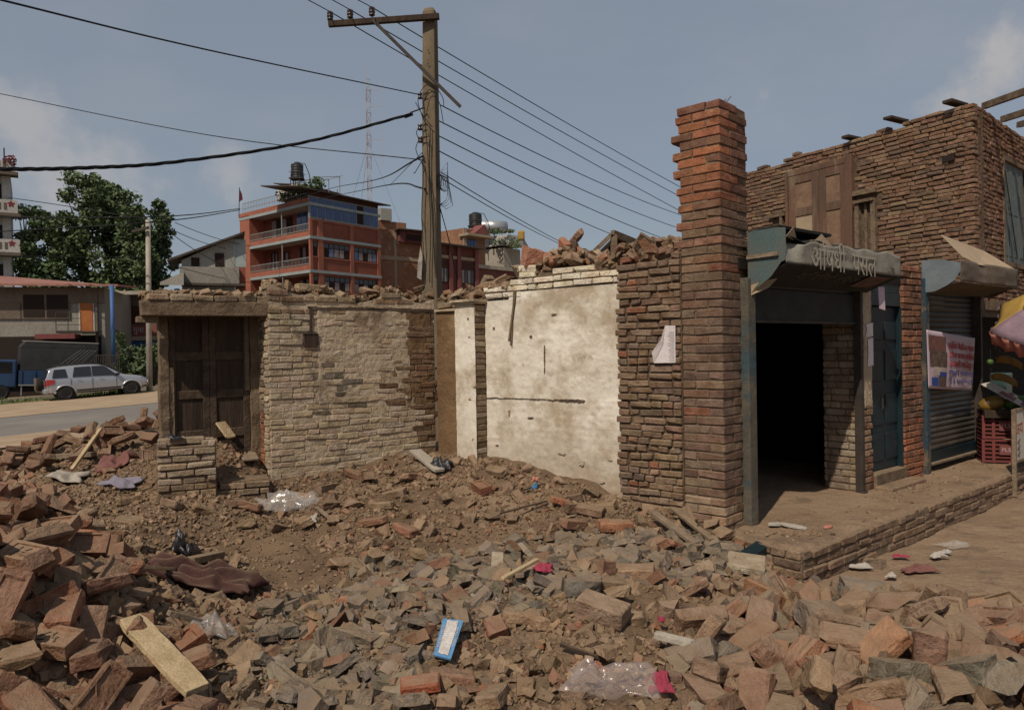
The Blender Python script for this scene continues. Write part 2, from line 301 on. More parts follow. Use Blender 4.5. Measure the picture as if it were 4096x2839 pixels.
# ================================================================ ground
RU = np.array([.788, .616]); RN = np.array([-.616, .788]); RC = np.array([-19.57, 35.7])   # the main road runs uphill to the right
def Gfar(X, Y): return -.24+.049*np.clip((X-RC[0])*RU[0]+(Y-RC[1])*RU[1], -45, 60)
_cp = np.array([(-2.5, 7.5, .58), (-1.7, 8.1, .62), (-.9, 8.55, .68), (-.3, 8, .68), (.3, 7.5, .62), (.95, 7, .5), (1.45, 6.55, .32), (1.7, 6.2, .27),
 (-.2, 6.2, .2), (.6, 6, .22), (-.9, 6.4, .24), (-.9, 7.4, .46), (0, 7.2, .46), (.5, 6.8, .4), (-.25, 4.74, .27), (.5, 4.9, .3), (1, 4.6, .22), (.9, 5.4, .25), (-.8, 4.6, .2), (-.3, 3.6, .12), (.8, 3.5, .1), (0, 3.9, .16),
 (-2.43, 6.25, .2), (-1.9, 5.9, .15), (-2.26, 5.35, .15), (-3.46, 6.6, .45), (-4, 6.6, .58), (-3.05, 6.9, .57), (-3.0, 6.62, .54), (-2.7, 6.75, .5), (-2.5, 7.2, .52), (-3.0, 7.45, .86), (-2.78, 7.6, .84), (-3.25, 7.4, .84), (-1.5, 6.9, .4),
 (-2.4, 3.6, .72), (-3, 4.5, .9), (-2.1, 3.54, .4), (-1.75, 3.7, .25), (-2, 3.05, .36), (-3.5, 4, .95), (-3.2, 3, .85), (-4, 5.2, .85), (-2.6, 4.6, .55), (-2.05, 4.5, .28), (-3.2, 5.6, .5),
 (-4.7, 9, 1.0), (-5.6, 9, .72), (-4.2, 9.3, .92), (-6.5, 8.6, .52), (-4.5, 8, .62), (-5.5, 7.6, .5), (-3.6, 8.4, .68), (-7.5, 8, .35), (-4.7, 10.3, .55), (-3, 10, .6), (-6, 10.5, .2), (-5, 12, 0),
 (-1, 10, .6), (1, 9, .5), (3, 9, .2), (2.2, 5.2, -.02), (2.25, 5.55, -.03), (2.6, 5.85, -.04), (3.2, 6.4, -.04), (4, 7.1, -.04), (5, 8, -.04), (2.6, 5.5, -.02), (2.0, 5.75, .04), (3.5, 6, 0), (5, 7, 0), (3.5, 4.4, 0), (4.5, 5, 0), (2.3, 4.2, .20), (2, 3.4, .2), (2.9, 3.9, .14), (1.5, 3.8, .17), (6.5, 8.5, 0), (1.6, 4.3, .14), (1.5, 5.4, .2), (7, 6, 0),
 (0, 2.5, .05), (0, 0, 0), (-2, 2, .25), (2, 2, 0), (-3.2, 1.2, .4), (-8, 4, .3), (-9, 7, .2), (8, 4, 0), (9, 9, 0), (8, 12, 0), (4, 12, .1), (-9, 12, -.3), (-1, 13, .1), (-4, -3, 0), (5, -3, 0)])
def _U(r2): return .5*r2*np.log(r2+1e-9)
_n = len(_cp); _A = np.zeros((_n+3, _n+3)); _d = ((_cp[:, None, :2]-_cp[None, :, :2])**2).sum(2); _A[:_n, :_n] = _U(_d)+np.eye(_n)*.02
_A[:_n, _n] = 1; _A[:_n, _n+1:] = _cp[:, :2]; _A[_n, :_n] = 1; _A[_n+1:, :_n] = _cp[:, :2].T
_w = np.linalg.solve(_A, np.r_[_cp[:, 2], 0, 0, 0])
def _tps(X, Y):
    X = np.asarray(X, float); Y = np.asarray(Y, float); z = _w[_n]+_w[_n+1]*X+_w[_n+2]*Y
    for i in range(_n): z = z+_w[i]*_U((X-_cp[i, 0])**2+(Y-_cp[i, 1])**2)
    return z
_rs = np.random.RandomState(5); _T = _rs.rand(64, 64)
def vnoise(X, Y):
    xi = np.floor(X).astype(int); yi = np.floor(Y).astype(int); fx = X-xi; fy = Y-yi; fx = fx*fx*(3-2*fx); fy = fy*fy*(3-2*fy); t = lambda a, b: _T[a % 64, b % 64]
    return (t(xi, yi)*(1-fx)+t(xi+1, yi)*fx)*(1-fy)+(t(xi, yi+1)*(1-fx)+t(xi+1, yi+1)*fx)*fy-.5
def street(X, Y):   # 1 on the trodden lane at the right, 0 on the rubble
    return np.clip((X-(2.0+.25*np.sin(Y*3.1)))*2.2-np.clip(4.9-Y, 0, 9)*1.3, 0, 1)
def hgt(X, Y):
    X = np.asarray(X, float); Y = np.asarray(Y, float); b = np.clip((Y-10.5)/4.5, 0, 1); b = b*b*(3-2*b); q = np.clip((np.abs(X)-9)/5, 0, 1); b = np.maximum(b, q); b = np.maximum(b, np.clip((1-Y)/4, 0, 1))
    near = np.clip(_tps(np.clip(X, -14, 14), np.clip(Y, -4, 15)), -.6, 1.2); r = (1-b)
    near = near+r*(1-.8*street(X, Y))*(.10*vnoise(X*2.3, Y*2.3)+.06*vnoise(X*6.1+9, Y*6.1)+.028*vnoise(X*15, Y*15+3))
    return near*(1-b)+Gfar(X, Y)*b
def grade(lo, hi, f0, f1, step, g=1.22):
    a = list(np.arange(f0, f1+1e-6, step)); s = step; x = f1
    while x < hi: s *= g; x += s; a.append(min(x, hi))
    s = step; x = f0
    while x > lo: s *= g; x -= s; a.insert(0, max(x, lo))
    return np.array(a)
gx = grade(-900, 900, -7, 6.5, .055); gy = grade(-60, 1600, 2.4, 10.5, .055)
GX, GY = np.meshgrid(gx, gy); GZ = hgt(GX, GY)
def arr_mesh(name, V, Fq, mats):
    me = bpy.data.meshes.new(name); V = np.asarray(V, np.float32); Fq = np.asarray(Fq, np.int32); k = Fq.shape[1]
    me.vertices.add(len(V)); me.vertices.foreach_set('co', V.ravel()); me.loops.add(Fq.size); me.loops.foreach_set('vertex_index', Fq.ravel())
    me.polygons.add(len(Fq)); me.polygons.foreach_set('loop_start', np.arange(0, Fq.size, k, dtype=np.int32))
    me.update(calc_edges=True); me.polygons.foreach_set('use_smooth', np.zeros(len(Fq), bool))
    for m in mats: me.materials.append(MT[m])
    return me
nx, ny = len(gx), len(gy); ii = np.arange((nx-1)*(ny-1)); a = (ii//(nx-1))*nx+ii % (nx-1)
Q = np.stack([a, a+1, a+1+nx, a+nx], 1)
me = arr_mesh('ground', np.stack([GX, GY, GZ], 2).reshape(-1, 3), Q, ['soil', 'street_dirt', 'far_ground'])
cxm = GX.ravel()[a]; cym = GY.ravel()[a]; mi = np.where(street(cxm, cym)+.5*vnoise(cxm*5, cym*5) > .5, 1, 0); mi = np.where((cym > 24) | (np.abs(cxm) > 40), 2, mi)
me.polygons.foreach_set('material_index', mi.astype(np.int32)); me.polygons.foreach_set('use_smooth', np.ones(len(Q), bool))
solid(link('ground', me))
_hx0, _hx1, _hy0, _hy1 = -7., 6.5, 2.4, 10.5; _ix = np.where((gx >= _hx0-1e-6) & (gx <= _hx1+1e-6))[0]; _iy = np.where((gy >= _hy0-1e-6) & (gy <= _hy1+1e-6))[0]
HG = GZ[_iy[0]:_iy[-1]+1, _ix[0]:_ix[-1]+1]; _fx, _fy = gx[_ix[0]], gy[_iy[0]]; _slow = hgt
def hgt(X, Y):      # height read off the finished ground sheet
    if np.ndim(X): return _slow(X, Y)
    a = (X-_fx)/.055; b_ = (Y-_fy)/.055; i, j = int(a), int(b_)
    if a < 0 or b_ < 0 or i >= HG.shape[1]-1 or j >= HG.shape[0]-1: return float(_slow(X, Y))
    a -= i; b_ -= j; return float((HG[j, i]*(1-a)+HG[j, i+1]*a)*(1-b_)+(HG[j+1, i]*(1-a)+HG[j+1, i+1]*a)*b_)
def ong(px, py, lift=0., far=False):   # pixel -> the ground there
    d = ray(px, py); d = d/d[1]; t = np.concatenate([np.arange(2.4, 16, .02), np.arange(16, 120, .1)]); X = d[0]*t; Z = CZ+d[2]*t; g = (Gfar(X, t) if far else hgt(X, t))+lift
    k = np.argmax(Z < g); return np.array([X[k], t[k], Z[k]])
def rn(p): return float((p[:2]-RC)@RN)
def strip(name, mat, n0, n1, h, s0=-40, s1=150, k=60, t=0.):
    b = MB()
    def fn(u, v):
        s = s0+(s1-s0)*u; n = n0+(n1-n0)*v; x, y = RC+RU*s+RN*n; return (x, y, float(Gfar(x, y))+h)
    b.grid(fn, k, 1)
    if t: b.grid(lambda u, v: (lambda p: (p[0], p[1], p[2]-t*(1-v)))(fn(u, 0)), k, 1)
    return b.obj(name, mat)
nf = .5*(rn(ong(0, 1664, 0, True))+rn(ong(640, 1622, 0, True))); nk = .5*(rn(ong(0, 1612, 0, True))+rn(ong(600, 1565, 0, True))); nr = nf-8.5
print('road n', nr, nf, nk)
solid(strip('road', 'asphalt', nr, nf, .03)); solid(strip('road_shoulder', 'shoulder', nf-.25, nk-1.5, .045)); solid(strip('verge', 'verge', nk-1.6, nk, .055))
solid(strip('kerb', 'kerb', nk, nk+.25, .2, t=.2)); solid(strip('parking_strip', 'shoulder', nk+.25, nk+6, .06)); solid(strip('near_shoulder', 'shoulder', nr-3, nr+.25, .045))
# grass on the verge
b = MB(); rg = random.Random(3)
for i in range(5200):
    s = rg.uniform(-14, 22); n = nk-1.5+1.9*rg.random()**.7 if rg.random() < .85 else nk+rg.uniform(.2, 1.0); x, y = RC+RU*s+RN*n
    if math.sin(s*1.7)+math.sin(s*.63+2) < -1.0: continue
    z = float(Gfar(x, y))+.04; h = rg.uniform(.06, .30)*(1+.5*math.sin(s*.9)); a = rg.uniform(0, 6.28); w = .035; dx, dy = math.cos(a)*w, math.sin(a)*w; l = rg.uniform(-.12, .12)
    b.add([(x-dx, y-dy, z), (x+dx, y+dy, z), (x+l, y+l*.6, z+h)], [(0, 1, 2)])
tag(b.obj('verge_grass', 'grass'), 'rough green grass growing along the far kerb', 'grass', kind='stuff')
# ================================================================ brick kit
RB = random.Random(11)
def chamfer_brick(rnd, j=.05, c=(.035, .06, .11)):
    """unit brick centred on 0 with chamfered, slightly worn corners; c = chamfer as part of each side"""
    vs, idx = [], {}
    for sx in (-1, 1):
        for sy in (-1, 1):
            for sz in (-1, 1):
                k = rnd.uniform(.5, 2.2)*(2.2 if rnd.random() < .12 else 1); w = [rnd.uniform(-j, j)*.5 for _ in range(3)]
                for ax in range(3):
                    p = [sx*.5, sy*.5, sz*.5]
                    for q in range(3):
                        if q != ax: p[q] *= 1-2*c[q]*k*rnd.uniform(.7, 1.2)
                        p[q] += w[q]*(.5 if q == ax else 1)
                    idx[(sx, sy, sz, ax)] = len(vs); vs.append(p)
    fs = []
    S = (-1, 1)
    for ax in range(3):
        o = [q for q in range(3) if q != ax]
        for s in S:
            def key(a, b_):
                t = [0, 0, 0]; t[ax] = s; t[o[0]] = a; t[o[1]] = b_; return (*t, ax)
            f = [idx[key(-1, -1)], idx[key(1, -1)], idx[key(1, 1)], idx[key(-1, 1)]]; flip = (s < 0) ^ (ax == 1); fs.append(tuple(f[::-1]) if flip else tuple(f))
    for e in range(3):      # edges along axis e between the two other axes
        a, b_ = [q for q in range(3) if q != e]
        for sa in S:
            for sb in S:
                def key(se, ax):
                    t = [0, 0, 0]; t[e] = se; t[a] = sa; t[b_] = sb; return (*t, ax)
                fs.append((idx[key(-1, a)], idx[key(1, a)], idx[key(1, b_)], idx[key(-1, b_)]))
    for sx in S:
        for sy in S:
            for sz in S: fs.append(tuple(idx[(sx, sy, sz, q)] for q in range(3)))
    return vs, fs
def bm_fix(vs, fs, name, mat):
    bm = bmesh.new(); q = [bm.verts.new(v) for v in vs]
    for f in fs: bm.faces.new([q[i] for i in f])
    bmesh.ops.recalc_face_normals(bm, faces=bm.faces); me = bpy.data.meshes.new(name); bm.to_mesh(me); bm.free(); me.materials.append(MT[mat]); return me
_bk = [chamfer_brick(RB, .08, (.022, .045, .085)) for _ in range(14)]
_bl = [chamfer_brick(RB, .13, (.045, .075, .11)) for _ in range(12)]
_bc = [chamfer_brick(RB, .06, (.017, .036, .07)) for _ in range(14)]
BR = {m: [bm_fix(v, f, 'brick', m) for v, f in (_bc if m == 'brick_clean' else _bk)] for m in ('brick', 'brick_clean', 'brick_wash')}
from mathutils import noise as MN
def roughen(me_, dim, cuts, a1, a2, seed):
    bm = bmesh.new(); bm.from_mesh(me_)
    for v in bm.verts: v.co = Vector((v.co.x*dim[0], v.co.y*dim[1], v.co.z*dim[2]))
    bmesh.ops.subdivide_edges(bm, edges=[e for e in bm.edges if e.calc_length() > .03], cuts=cuts, use_grid_fill=True); bm.normal_update(); o = Vector((seed*3.7, seed*1.3, seed*.7))
    mv = [(v, v.normal.copy(), MN.noise(v.co*18+o)*a1+MN.noise(v.co*55+o)*a2) for v in bm.verts]
    for v, n, d in mv: v.co += n*(d-abs(d)*.4)
    for v in bm.verts: v.co = Vector((v.co.x/dim[0], v.co.y/dim[1], v.co.z/dim[2]))
    bmesh.ops.triangulate(bm, faces=[f for f in bm.faces if len(f.verts) > 4]); bm.to_mesh(me_); bm.free(); return me_
BR['loose'] = [roughen(bm_fix(v, f, 'brick', 'brick'), (.26, .125, .078), 3, .006, .0045, i) for i, (v, f) in enumerate(_bl)]
def hull(rnd, n=14, flat=1., boxy=0.):
    bm = bmesh.new()
    for _ in range(n):
        if boxy and rnd.random() < boxy: p = [rnd.choice((-1, 1))*rnd.uniform(.75, 1) for _ in range(3)]
        else: p = Vector((rnd.gauss(0, 1), rnd.gauss(0, 1), rnd.gauss(0, 1))).normalized()*rnd.uniform(.75, 1.05)
        bm.verts.new((p[0]*.5, p[1]*.5, p[2]*.5*flat))
    r = bmesh.ops.convex_hull(bm, input=bm.verts)
    bmesh.ops.delete(bm, geom=[g for g in set(r['geom_interior']+r['geom_unused']) if isinstance(g, bmesh.types.BMVert)], context='VERTS')
    bmesh.ops.recalc_face_normals(bm, faces=bm.faces); bmesh.ops.triangulate(bm, faces=bm.faces)
    V = np.array([v.co[:] for v in bm.verts]); bm.verts.index_update(); Fc = np.array([[v.index for v in f.verts] for f in bm.faces]); bm.free(); return V, Fc
def block(rnd):       # sharp broken lump: a box with its corners pushed about and one or two knocked off
    bm = bmesh.new()
    for sx in (-1, 1):
        for sy in (-1, 1):
            for sz in (-1, 1):
                k = rnd.uniform(.45, .8) if rnd.random() < .28 else 1.
                p = Vector((sx*.5*k+rnd.uniform(-.12, .12), sy*.5*k+rnd.uniform(-.12, .12), sz*.5*k+rnd.uniform(-.12, .12))); bm.verts.new(p)
    for _ in range(2): bm.verts.new((rnd.uniform(-.55, .55), rnd.uniform(-.4, .4), rnd.choice((-.56, .56))))
    r = bmesh.ops.convex_hull(bm, input=bm.verts); bmesh.ops.delete(bm, geom=[g for g in set(r['geom_interior']+r['geom_unused']) if isinstance(g, bmesh.types.BMVert)], context='VERTS')
    bmesh.ops.recalc_face_normals(bm, faces=bm.faces); V = np.array([v.co[:] for v in bm.verts]); bm.verts.index_update(); Fc = np.array([[v.index for v in f.verts] for f in bm.faces]); bm.free(); return V, Fc
HULL = [block(RB) for _ in range(26)]       # clods and broken brick
def shard(rnd):       # flat splinter: uneven polygon with a broken rim
    n = rnd.randint(4, 7); a = sorted(rnd.uniform(0, 6.283) for _ in range(n)); a = [6.283*i/n+rnd.uniform(-.35, .35) for i in range(n)]; R_ = [rnd.uniform(.34, .56) for _ in range(n)]
    lo = [(R_[i]*math.cos(a[i])*1.05, R_[i]*math.sin(a[i]), -.5+rnd.uniform(-.1, .1)) for i in range(n)]; k = [rnd.uniform(.78, 1.0) for _ in range(n)]; hi = [(R_[i]*math.cos(a[i]+.05)*k[i], R_[i]*math.sin(a[i]+.05)*k[i], .5+rnd.uniform(-.22, .22)) for i in range(n)]
    T = [(0, i+1, i) for i in range(1, n-1)]+[(n, n+i, n+i+1) for i in range(1, n-1)]
    for i in range(n): j = (i+1) % n; T += [(i, j, n+j), (i, n+j, n+i)]
    return np.array(lo+hi), np.array(T)
CHIP = [shard(RB) for _ in range(24)]        # to be flattened into tile chips
def _tri(v, f):
    T = []
    for q in f: T += [(q[0], q[i], q[i+1]) for i in range(1, len(q)-1)]
    return np.array(v), np.array(T)
BTRI = []
for me_ in BR['brick']:
    me_.calc_loop_triangles(); BTRI.append((np.array([v.co[:] for v in me_.vertices]), np.array([t.vertices[:] for t in me_.loop_triangles])))
class Heap:     # many pieces in one mesh with a colour each
    def __init__(s): s.V = []; s.F = []; s.C = []; s.n = 0
    def add(s, base, M, t, col):
        V, Fc = base; s.V.append(V@np.asarray(M).T+np.asarray(t)); s.F.append(Fc+s.n); s.C.append(np.repeat([[*col, 1.]], len(Fc), 0)); s.n += len(V)
    def obj(s, name, parent=None, mat='rubble'):
        me = arr_mesh(name, np.concatenate(s.V), np.concatenate(s.F), [mat]); at_ = me.attributes.new('col', 'FLOAT_COLOR', 'FACE'); at_.data.foreach_set('color', np.concatenate(s.C).astype(np.float32).ravel())
        return tag(link(name, me, parent), kind='stuff')
def rotm(ax, ay, az): return np.array((Matrix.Rotation(az, 3, 'Z')@Matrix.Rotation(ay, 3, 'Y')@Matrix.Rotation(ax, 3, 'X')))
def vary(c, r, a=.22): k = 1+r.uniform(-a, a); return (c[0]*k*(1+r.uniform(-.05, .05)), c[1]*k, c[2]*k*(1+r.uniform(-.08, .08)))
def put_brick(parent, c, size, col, kind='brick', rz=0., tilt=0., r=RB, name='brick'):
    o = bpy.data.objects.new(name, r.choice(BR[kind])); COL.objects.link(o); o.parent = parent; o.location = c; o.scale = [s*r.choice((-1, 1)) if i < 2 else s for i, s in enumerate(size)]
    o.rotation_euler = (r.uniform(-tilt, tilt), r.uniform(-tilt, tilt), rz+r.uniform(-tilt, tilt)); o.color = (*col, 1); return o
def courses(x0, x1, z0, z1, ch, bl, top=None, hdr=.2, r=RB, skip=None, joint=.012, wob=.004):
    """bricks of a wall face: list of (x, z, length, height)"""
    out = []; k = 0; z = z0
    while z+ch*.6 < z1:
        x = x0-(bl*.5 if k % 2 else 0)*r.uniform(.7, 1.1)
        while x < x1-.02:
            l = bl*(.5 if r.random() < hdr else 1)*r.uniform(.88, 1.1); a, e = max(x, x0), min(x+l, x1); x += l
            if e-a < .04: continue
            m = (a+e)/2; zz = z+ch/2+wob*math.sin(m*5+k)
            if top and zz+ch*.3 > top(m): continue
            if skip and skip(m, zz, r): continue
            out.append((m, zz, e-a-joint, ch-joint))
        z += ch; k += 1
    return out
ORANGE = (.33, .135, .075); RUST = (.25, .115, .073); BROWN = (.215, .115, .075); DARK = (.125, .073, .053); TAN = (.29, .20, .13); GREYB = (.17, .122, .092); WASH = (.46, .37, .27); WHITE = (.70, .63, .51); PINKB = (.30, .165, .12)
def pick(r, *w, a=.22):
    t = r.random()*sum(q for _, q in w)
    for c, q in w:
        t -= q
        if t <= 0: return vary(c, r, a)
    return vary(w[-1][0], r, a)
# ================================================================ the half demolished house: plan
P0 = onz(2904, 2132, .265)
FC = frame(P0, 130.4)                       # brick wall and white wall, x to the right along the face
FD = frame(P0, 50.)                         # shop front, x to the right
_kx, _ = loc(FC, 1745, 1805, .05); K0 = wpt(FC, _kx, .05)
FA = frame(K0, 55.7)                        # old wall with the door, x=0 in the corner
FP = frame(P0, 133.)                        # pillar
# ---------------------------------------------------------------- wall A, weathered cream washed bricks
r = random.Random(21)
XA0 = -1.905
wallA = thing('brick_wall', 'weathered cream-washed old brick wall between the wooden door and the white corner', 'wall', FA)
def topA(x): return 2.47+.05*math.sin(x*9)+(.06 if x < -1.45 else .0)-(.03 if -1.3 < x < -.9 else 0)
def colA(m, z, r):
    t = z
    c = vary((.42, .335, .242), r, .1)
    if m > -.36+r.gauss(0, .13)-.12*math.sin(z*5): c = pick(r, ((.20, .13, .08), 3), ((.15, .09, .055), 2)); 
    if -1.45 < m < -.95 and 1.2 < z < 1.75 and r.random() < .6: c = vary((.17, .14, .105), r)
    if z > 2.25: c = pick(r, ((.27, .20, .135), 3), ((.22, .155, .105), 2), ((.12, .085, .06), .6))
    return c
bl = courses(XA0, -.005, .30, 2.56, .0632, .235, top=topA, hdr=.12, r=r, joint=.010, wob=.006, skip=lambda m, z, q: 2.34 < z < 2.375 or (1.92 < z < 2.06 and -1.545 < m < -1.4))
bl.sort(key=lambda q: q[1] < .5)
st = Heap()
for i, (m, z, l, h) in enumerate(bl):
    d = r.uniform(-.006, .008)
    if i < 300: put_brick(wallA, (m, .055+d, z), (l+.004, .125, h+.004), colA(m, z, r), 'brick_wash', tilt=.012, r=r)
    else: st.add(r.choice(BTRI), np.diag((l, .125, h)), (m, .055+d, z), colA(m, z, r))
if st.n: st.obj('buried_bricks', wallA)
b = MB(); pts = [(XA0+.012, .1)]+[(XA0+.012+(1.90)*i/30, topA(XA0+1.9*i/30)-.02) for i in range(31)]+[(-.005, .1)]
b.prism([(x, z) for x, z in pts], 'y', .006, .34); b.obj('mortar', 'plaster_cream', wallA)
def relief(name, fr_parent, mat, x0, x1, z0, z1, y, amp, nu, nv, seed, edge=.012, f=(7, 22), rag=.07):
    b = MB()
    def fn(u, v):
        x = x0+(x1-x0)*u; z = z0+(z1-z0)*v; e = edge*(1 if (u in (0, 1) or v in (0, 1)) else 0)
        n = vnoise(np.array(x*f[0]+seed), np.array(z*f[0]+seed*2))*1.2+vnoise(np.array(x*f[1]), np.array(z*f[1]+seed))*.7
        ex = rag*(float(vnoise(np.array(z*5+seed), np.array(x*3.+1)))+.7*float(vnoise(np.array(z*17+seed), np.array(x+5.)))) if u in (0, 1) else 0
        return (x+ex, y-amp*float(n)+e, z)
    b.grid(fn, nu, nv); return b.obj(name, mat, fr_parent, smooth=True)
# remains of mud plaster on the upper half: bricks poke through it
relief('plaster_coat', wallA, 'plaster_cream', -1.40, -.30, 1.30, 2.31, -.006, .011, 84, 76, 3)
relief('plaster_coat', wallA, 'plaster_cream', -1.89, -.25, .52, 1.34, .001, .011, 110, 60, 13)
relief('plaster_coat', wallA, 'plaster_brown', -.36, -.03, 1.0, 2.31, -.003, .013, 30, 88, 8, rag=.26)
b = MB()                                    # moulding course
for i in range(14):
    x = -1.50+i*.1075; b.box(x, x+.105, -.022-r.uniform(0, .004), .05, 2.337+r.uniform(-.003, .003), 2.352, .002)
b.obj('moulding', 'plaster_cream', wallA)
b = MB(); b.box(-1.545, -1.40, -.03, .03, 1.915, 2.055); b.box(-1.552, -1.393, -.036, .0, 2.045, 2.06); b.box(-1.48, -1.455, -.02, .01, 2.06, 2.33, .003); sw = b.obj('switch_box', 'wood_dark', wallA, bevel=.003)
# end of the wall: a jamb of brick ends in two steps
for k in range(31):
    z = .57+k*.0632
    if z > 2.48: break
    put_brick(wallA, (XA0+.05+r.uniform(-.012, .004), .095, z), (.12, .13, .056), pick(r, ((.42, .35, .26), 3), ((.36, .28, .2), 2)), 'brick_wash', tilt=.02, r=r)
    low = z < 1.25
    put_brick(wallA, (XA0+.042+r.uniform(-.006, .006), .235, z+.02), (.12, .14, .054), pick(r, (RUST, 3), (ORANGE, 1)) if low else pick(r, ((.24, .175, .12), 2), ((.33, .25, .17), 2), ((.17, .13, .1), 1)), 'brick_clean' if low else 'brick_wash', tilt=.02, r=r)
    if 1.1 < z < 2.35 : put_brick(wallA, (XA0+.035, .325, z), (.1, .05, .06), vary((.36, .28, .19), r), 'brick_wash', r=r)
# ---------------------------------------------------------------- wall B, whitewashed
r = random.Random(5)
wallB = thing('whitewashed_wall', 'white plastered wall with soot marks under a heap of broken bricks', 'wall', FC)
XB0, XB1 = -3.53, -1.06
def topB(x): return 2.44 if x < -2.78 else 2.52 if x < -2.35 else 2.66+.02*math.sin(x*7)
b = MB(); pts = [(XB0, .1)]+[(XB0+(XB1-XB0+.4)*i/40, topB(XB0+(XB1-XB0)*i/40)-.015) for i in range(41)]+[(XB1+.4, .1)]
b.prism(pts, 'y', .075, .40); b.obj('mortar', 'mortar', wallB)
def plB(x0, x1, z0, zt, y, mat, amp=.008, seed=1, nu=90, nv=90, rag=True, parent=wallB):
    b = MB(); nv = int(nv*1.6) if rag else nv
    def fn(u, v):
        x = x0+(x1-x0)*u; z = z0+(zt(x)-z0)*v
        n = float(vnoise(np.array(x*5+seed), np.array(z*5)))*1.3+float(vnoise(np.array(x*17+seed), np.array(z*21)))*.8+float(vnoise(np.array(x*40), np.array(z*44)))*.4
        n += (.55 if z < 1.35 else .2)*abs(math.sin(z*math.pi/.066))**.4*(.4+float(vnoise(np.array(x*3.), np.array(z*4+9)))) if rag else 0
        if rag and u == 1: x += .05*float(vnoise(np.array(z*6.), np.array(3.)))+.03*float(vnoise(np.array(z*21.), np.array(7.)))
        return (x, y-amp*n+(.02 if u == 1 and rag else 0), z)
    b.grid(fn, nu, nv); return b.obj('plaster', mat, parent, smooth=True)
plB(-2.76, XB1+.015, .35, lambda x: 2.455 if x > -2.4 else 2.38, .05, 'plaster_white')
plB(XB0, -2.9, .4, lambda x: 2.33, .05, 'plaster_brown', seed=4, nu=24, nv=70, rag=False)
# brick courses showing above the plaster
for m, z, l, h in courses(XB0+.02, XB1+.02, 2.33, 2.68, .066, .235, top=topB, hdr=.2, r=r):
    if z < 2.46 and -2.36 < m: continue
    if z < 2.39 and -2.76 < m <= -2.36: continue
    wh = m > -2.78
    put_brick(wallB, (m, .098+r.uniform(-.006, .006), z), (l, .115, h), vary(WHITE if wh else (.27, .195, .13), r, .1), 'brick_wash', tilt=.014, r=r)
# pilaster
_pr = loc(FC, 1945, 1500, .05)[0]; pil = MB(); PX0, PX1 = _pr-.30, _pr
b = MB(); b.grid(lambda u, v: (PX0+(PX1-PX0)*u, -.12-.006*float(vnoise(np.array(u*9.), np.array(v*30.)))-.004*float(vnoise(np.array(u*22.), np.array(v*90.))), .4+(2.36-.4)*v), 16, 80)
o = b.obj('pilaster_face', 'plaster_white', wallB, smooth=True)
for k in range(29):
    z = .5+k*.0645; put_brick(wallB, (PX1-.055+r.uniform(-.008, .003), -.03, z), (.11, .172, .058), pick(r, ((.25, .19, .13), 3), ((.20, .145, .1), 2), ((.36, .30, .22), 1)), 'brick_wash', tilt=.02, r=r)
b = MB(); b.box(PX0+.004, PX1-.03, -.108, .07, .3, 2.37); b.obj('pilaster_core', 'plaster_brown', wallB)
b = MB(); b.box(PX0-.02, PX1+.02, -.155, .06, 2.352, 2.37, .002); b.box(PX0-.035, PX1+.035, -.172, .06, 2.372, 2.40, .003); b.box(XB0, PX0-.04, .02, .06, 2.30, 2.325, .003); b.obj('moulding', 'plaster_cream', wallB)
# worn spots where the brown render shows, and the groove of an old shelf
def spot(px, py, w, h, mat='mortar', nm='worn_spot', y=.036):
    x, z = loc(FC, px, py, .04); n = 13; pts = []
    for i in range(n): a = 6.283*i/n; k = r.uniform(.3, 1.25); pts.append(np.array((x+w/2*k*math.cos(a), y, z+h/2*k*math.sin(a))))
    b = MB(); b.plate(pts[::-1], np.array((0, .02, 0))); return b.obj(nm, mat, wallB)
for px, py, w, h, m in ((1974, 1312, .05, .07, 'mortar'), (2265, 1388, .09, .05, 'mortar'), (2212, 1255, .10, .04, 'worn_render'), (2455, 1662, .13, .12, 'worn_render'), (2325, 1850, .12, .11, 'worn_render'), (2345, 1640, .10, .06, 'mortar'), (2408, 1928, .09, .09, 'worn_render'), (2362, 1912, .08, .08, 'worn_render'), (2120, 1670, .13, .035, 'mortar'), (2285, 1680, .09, .04, 'worn_render'), (2035, 1650, .06, .12, 'worn_render'), (2040, 1770, .05, .16, 'worn_render'), (2250, 1815, .16, .05, 'worn_render'), (2205, 1740, .14, .03, 'worn_render'), (2122, 1345, .05, .05, 'mortar'), (2370, 1760, .12, .03, 'worn_render'), (1985, 1780, .10, .03, 'mortar'), (2090, 1545, .03, .03, 'mortar'), (2440, 1840, .07, .05, 'worn_render'))[::2]: spot(px, py, w*.62, h*.5, m)
for i in range(26): px = 1955+i*15; spot(px, 1590+.035*(px-1955)+r.uniform(-2, 2), r.uniform(.05, .11), (.010 if px < 2230 else .03)*r.uniform(.6, 1.2), 'mortar_dark' if px > 2220 else 'mortar', 'groove_piece', .037)
for i in range(9): spot(2177+r.uniform(-1, 1), 1390+i*12, .012, .05, 'mortar', 'scratch', .037)
b = MB(); xa, za = loc(FC, 2062, 1165, .03); xb, zb = loc(FC, 2030, 1365, .0); b.bar((xa, .03, za), (xb, .025, zb), .016, .02); b.bar((xa-.03, .04, za), (xb+.02, .035, zb-.05), .012)
hs = thing('hanging_stick', 'thin split stick hanging down the front of the white wall', 'stick', FC); b.obj('splint', 'wood_old', hs)
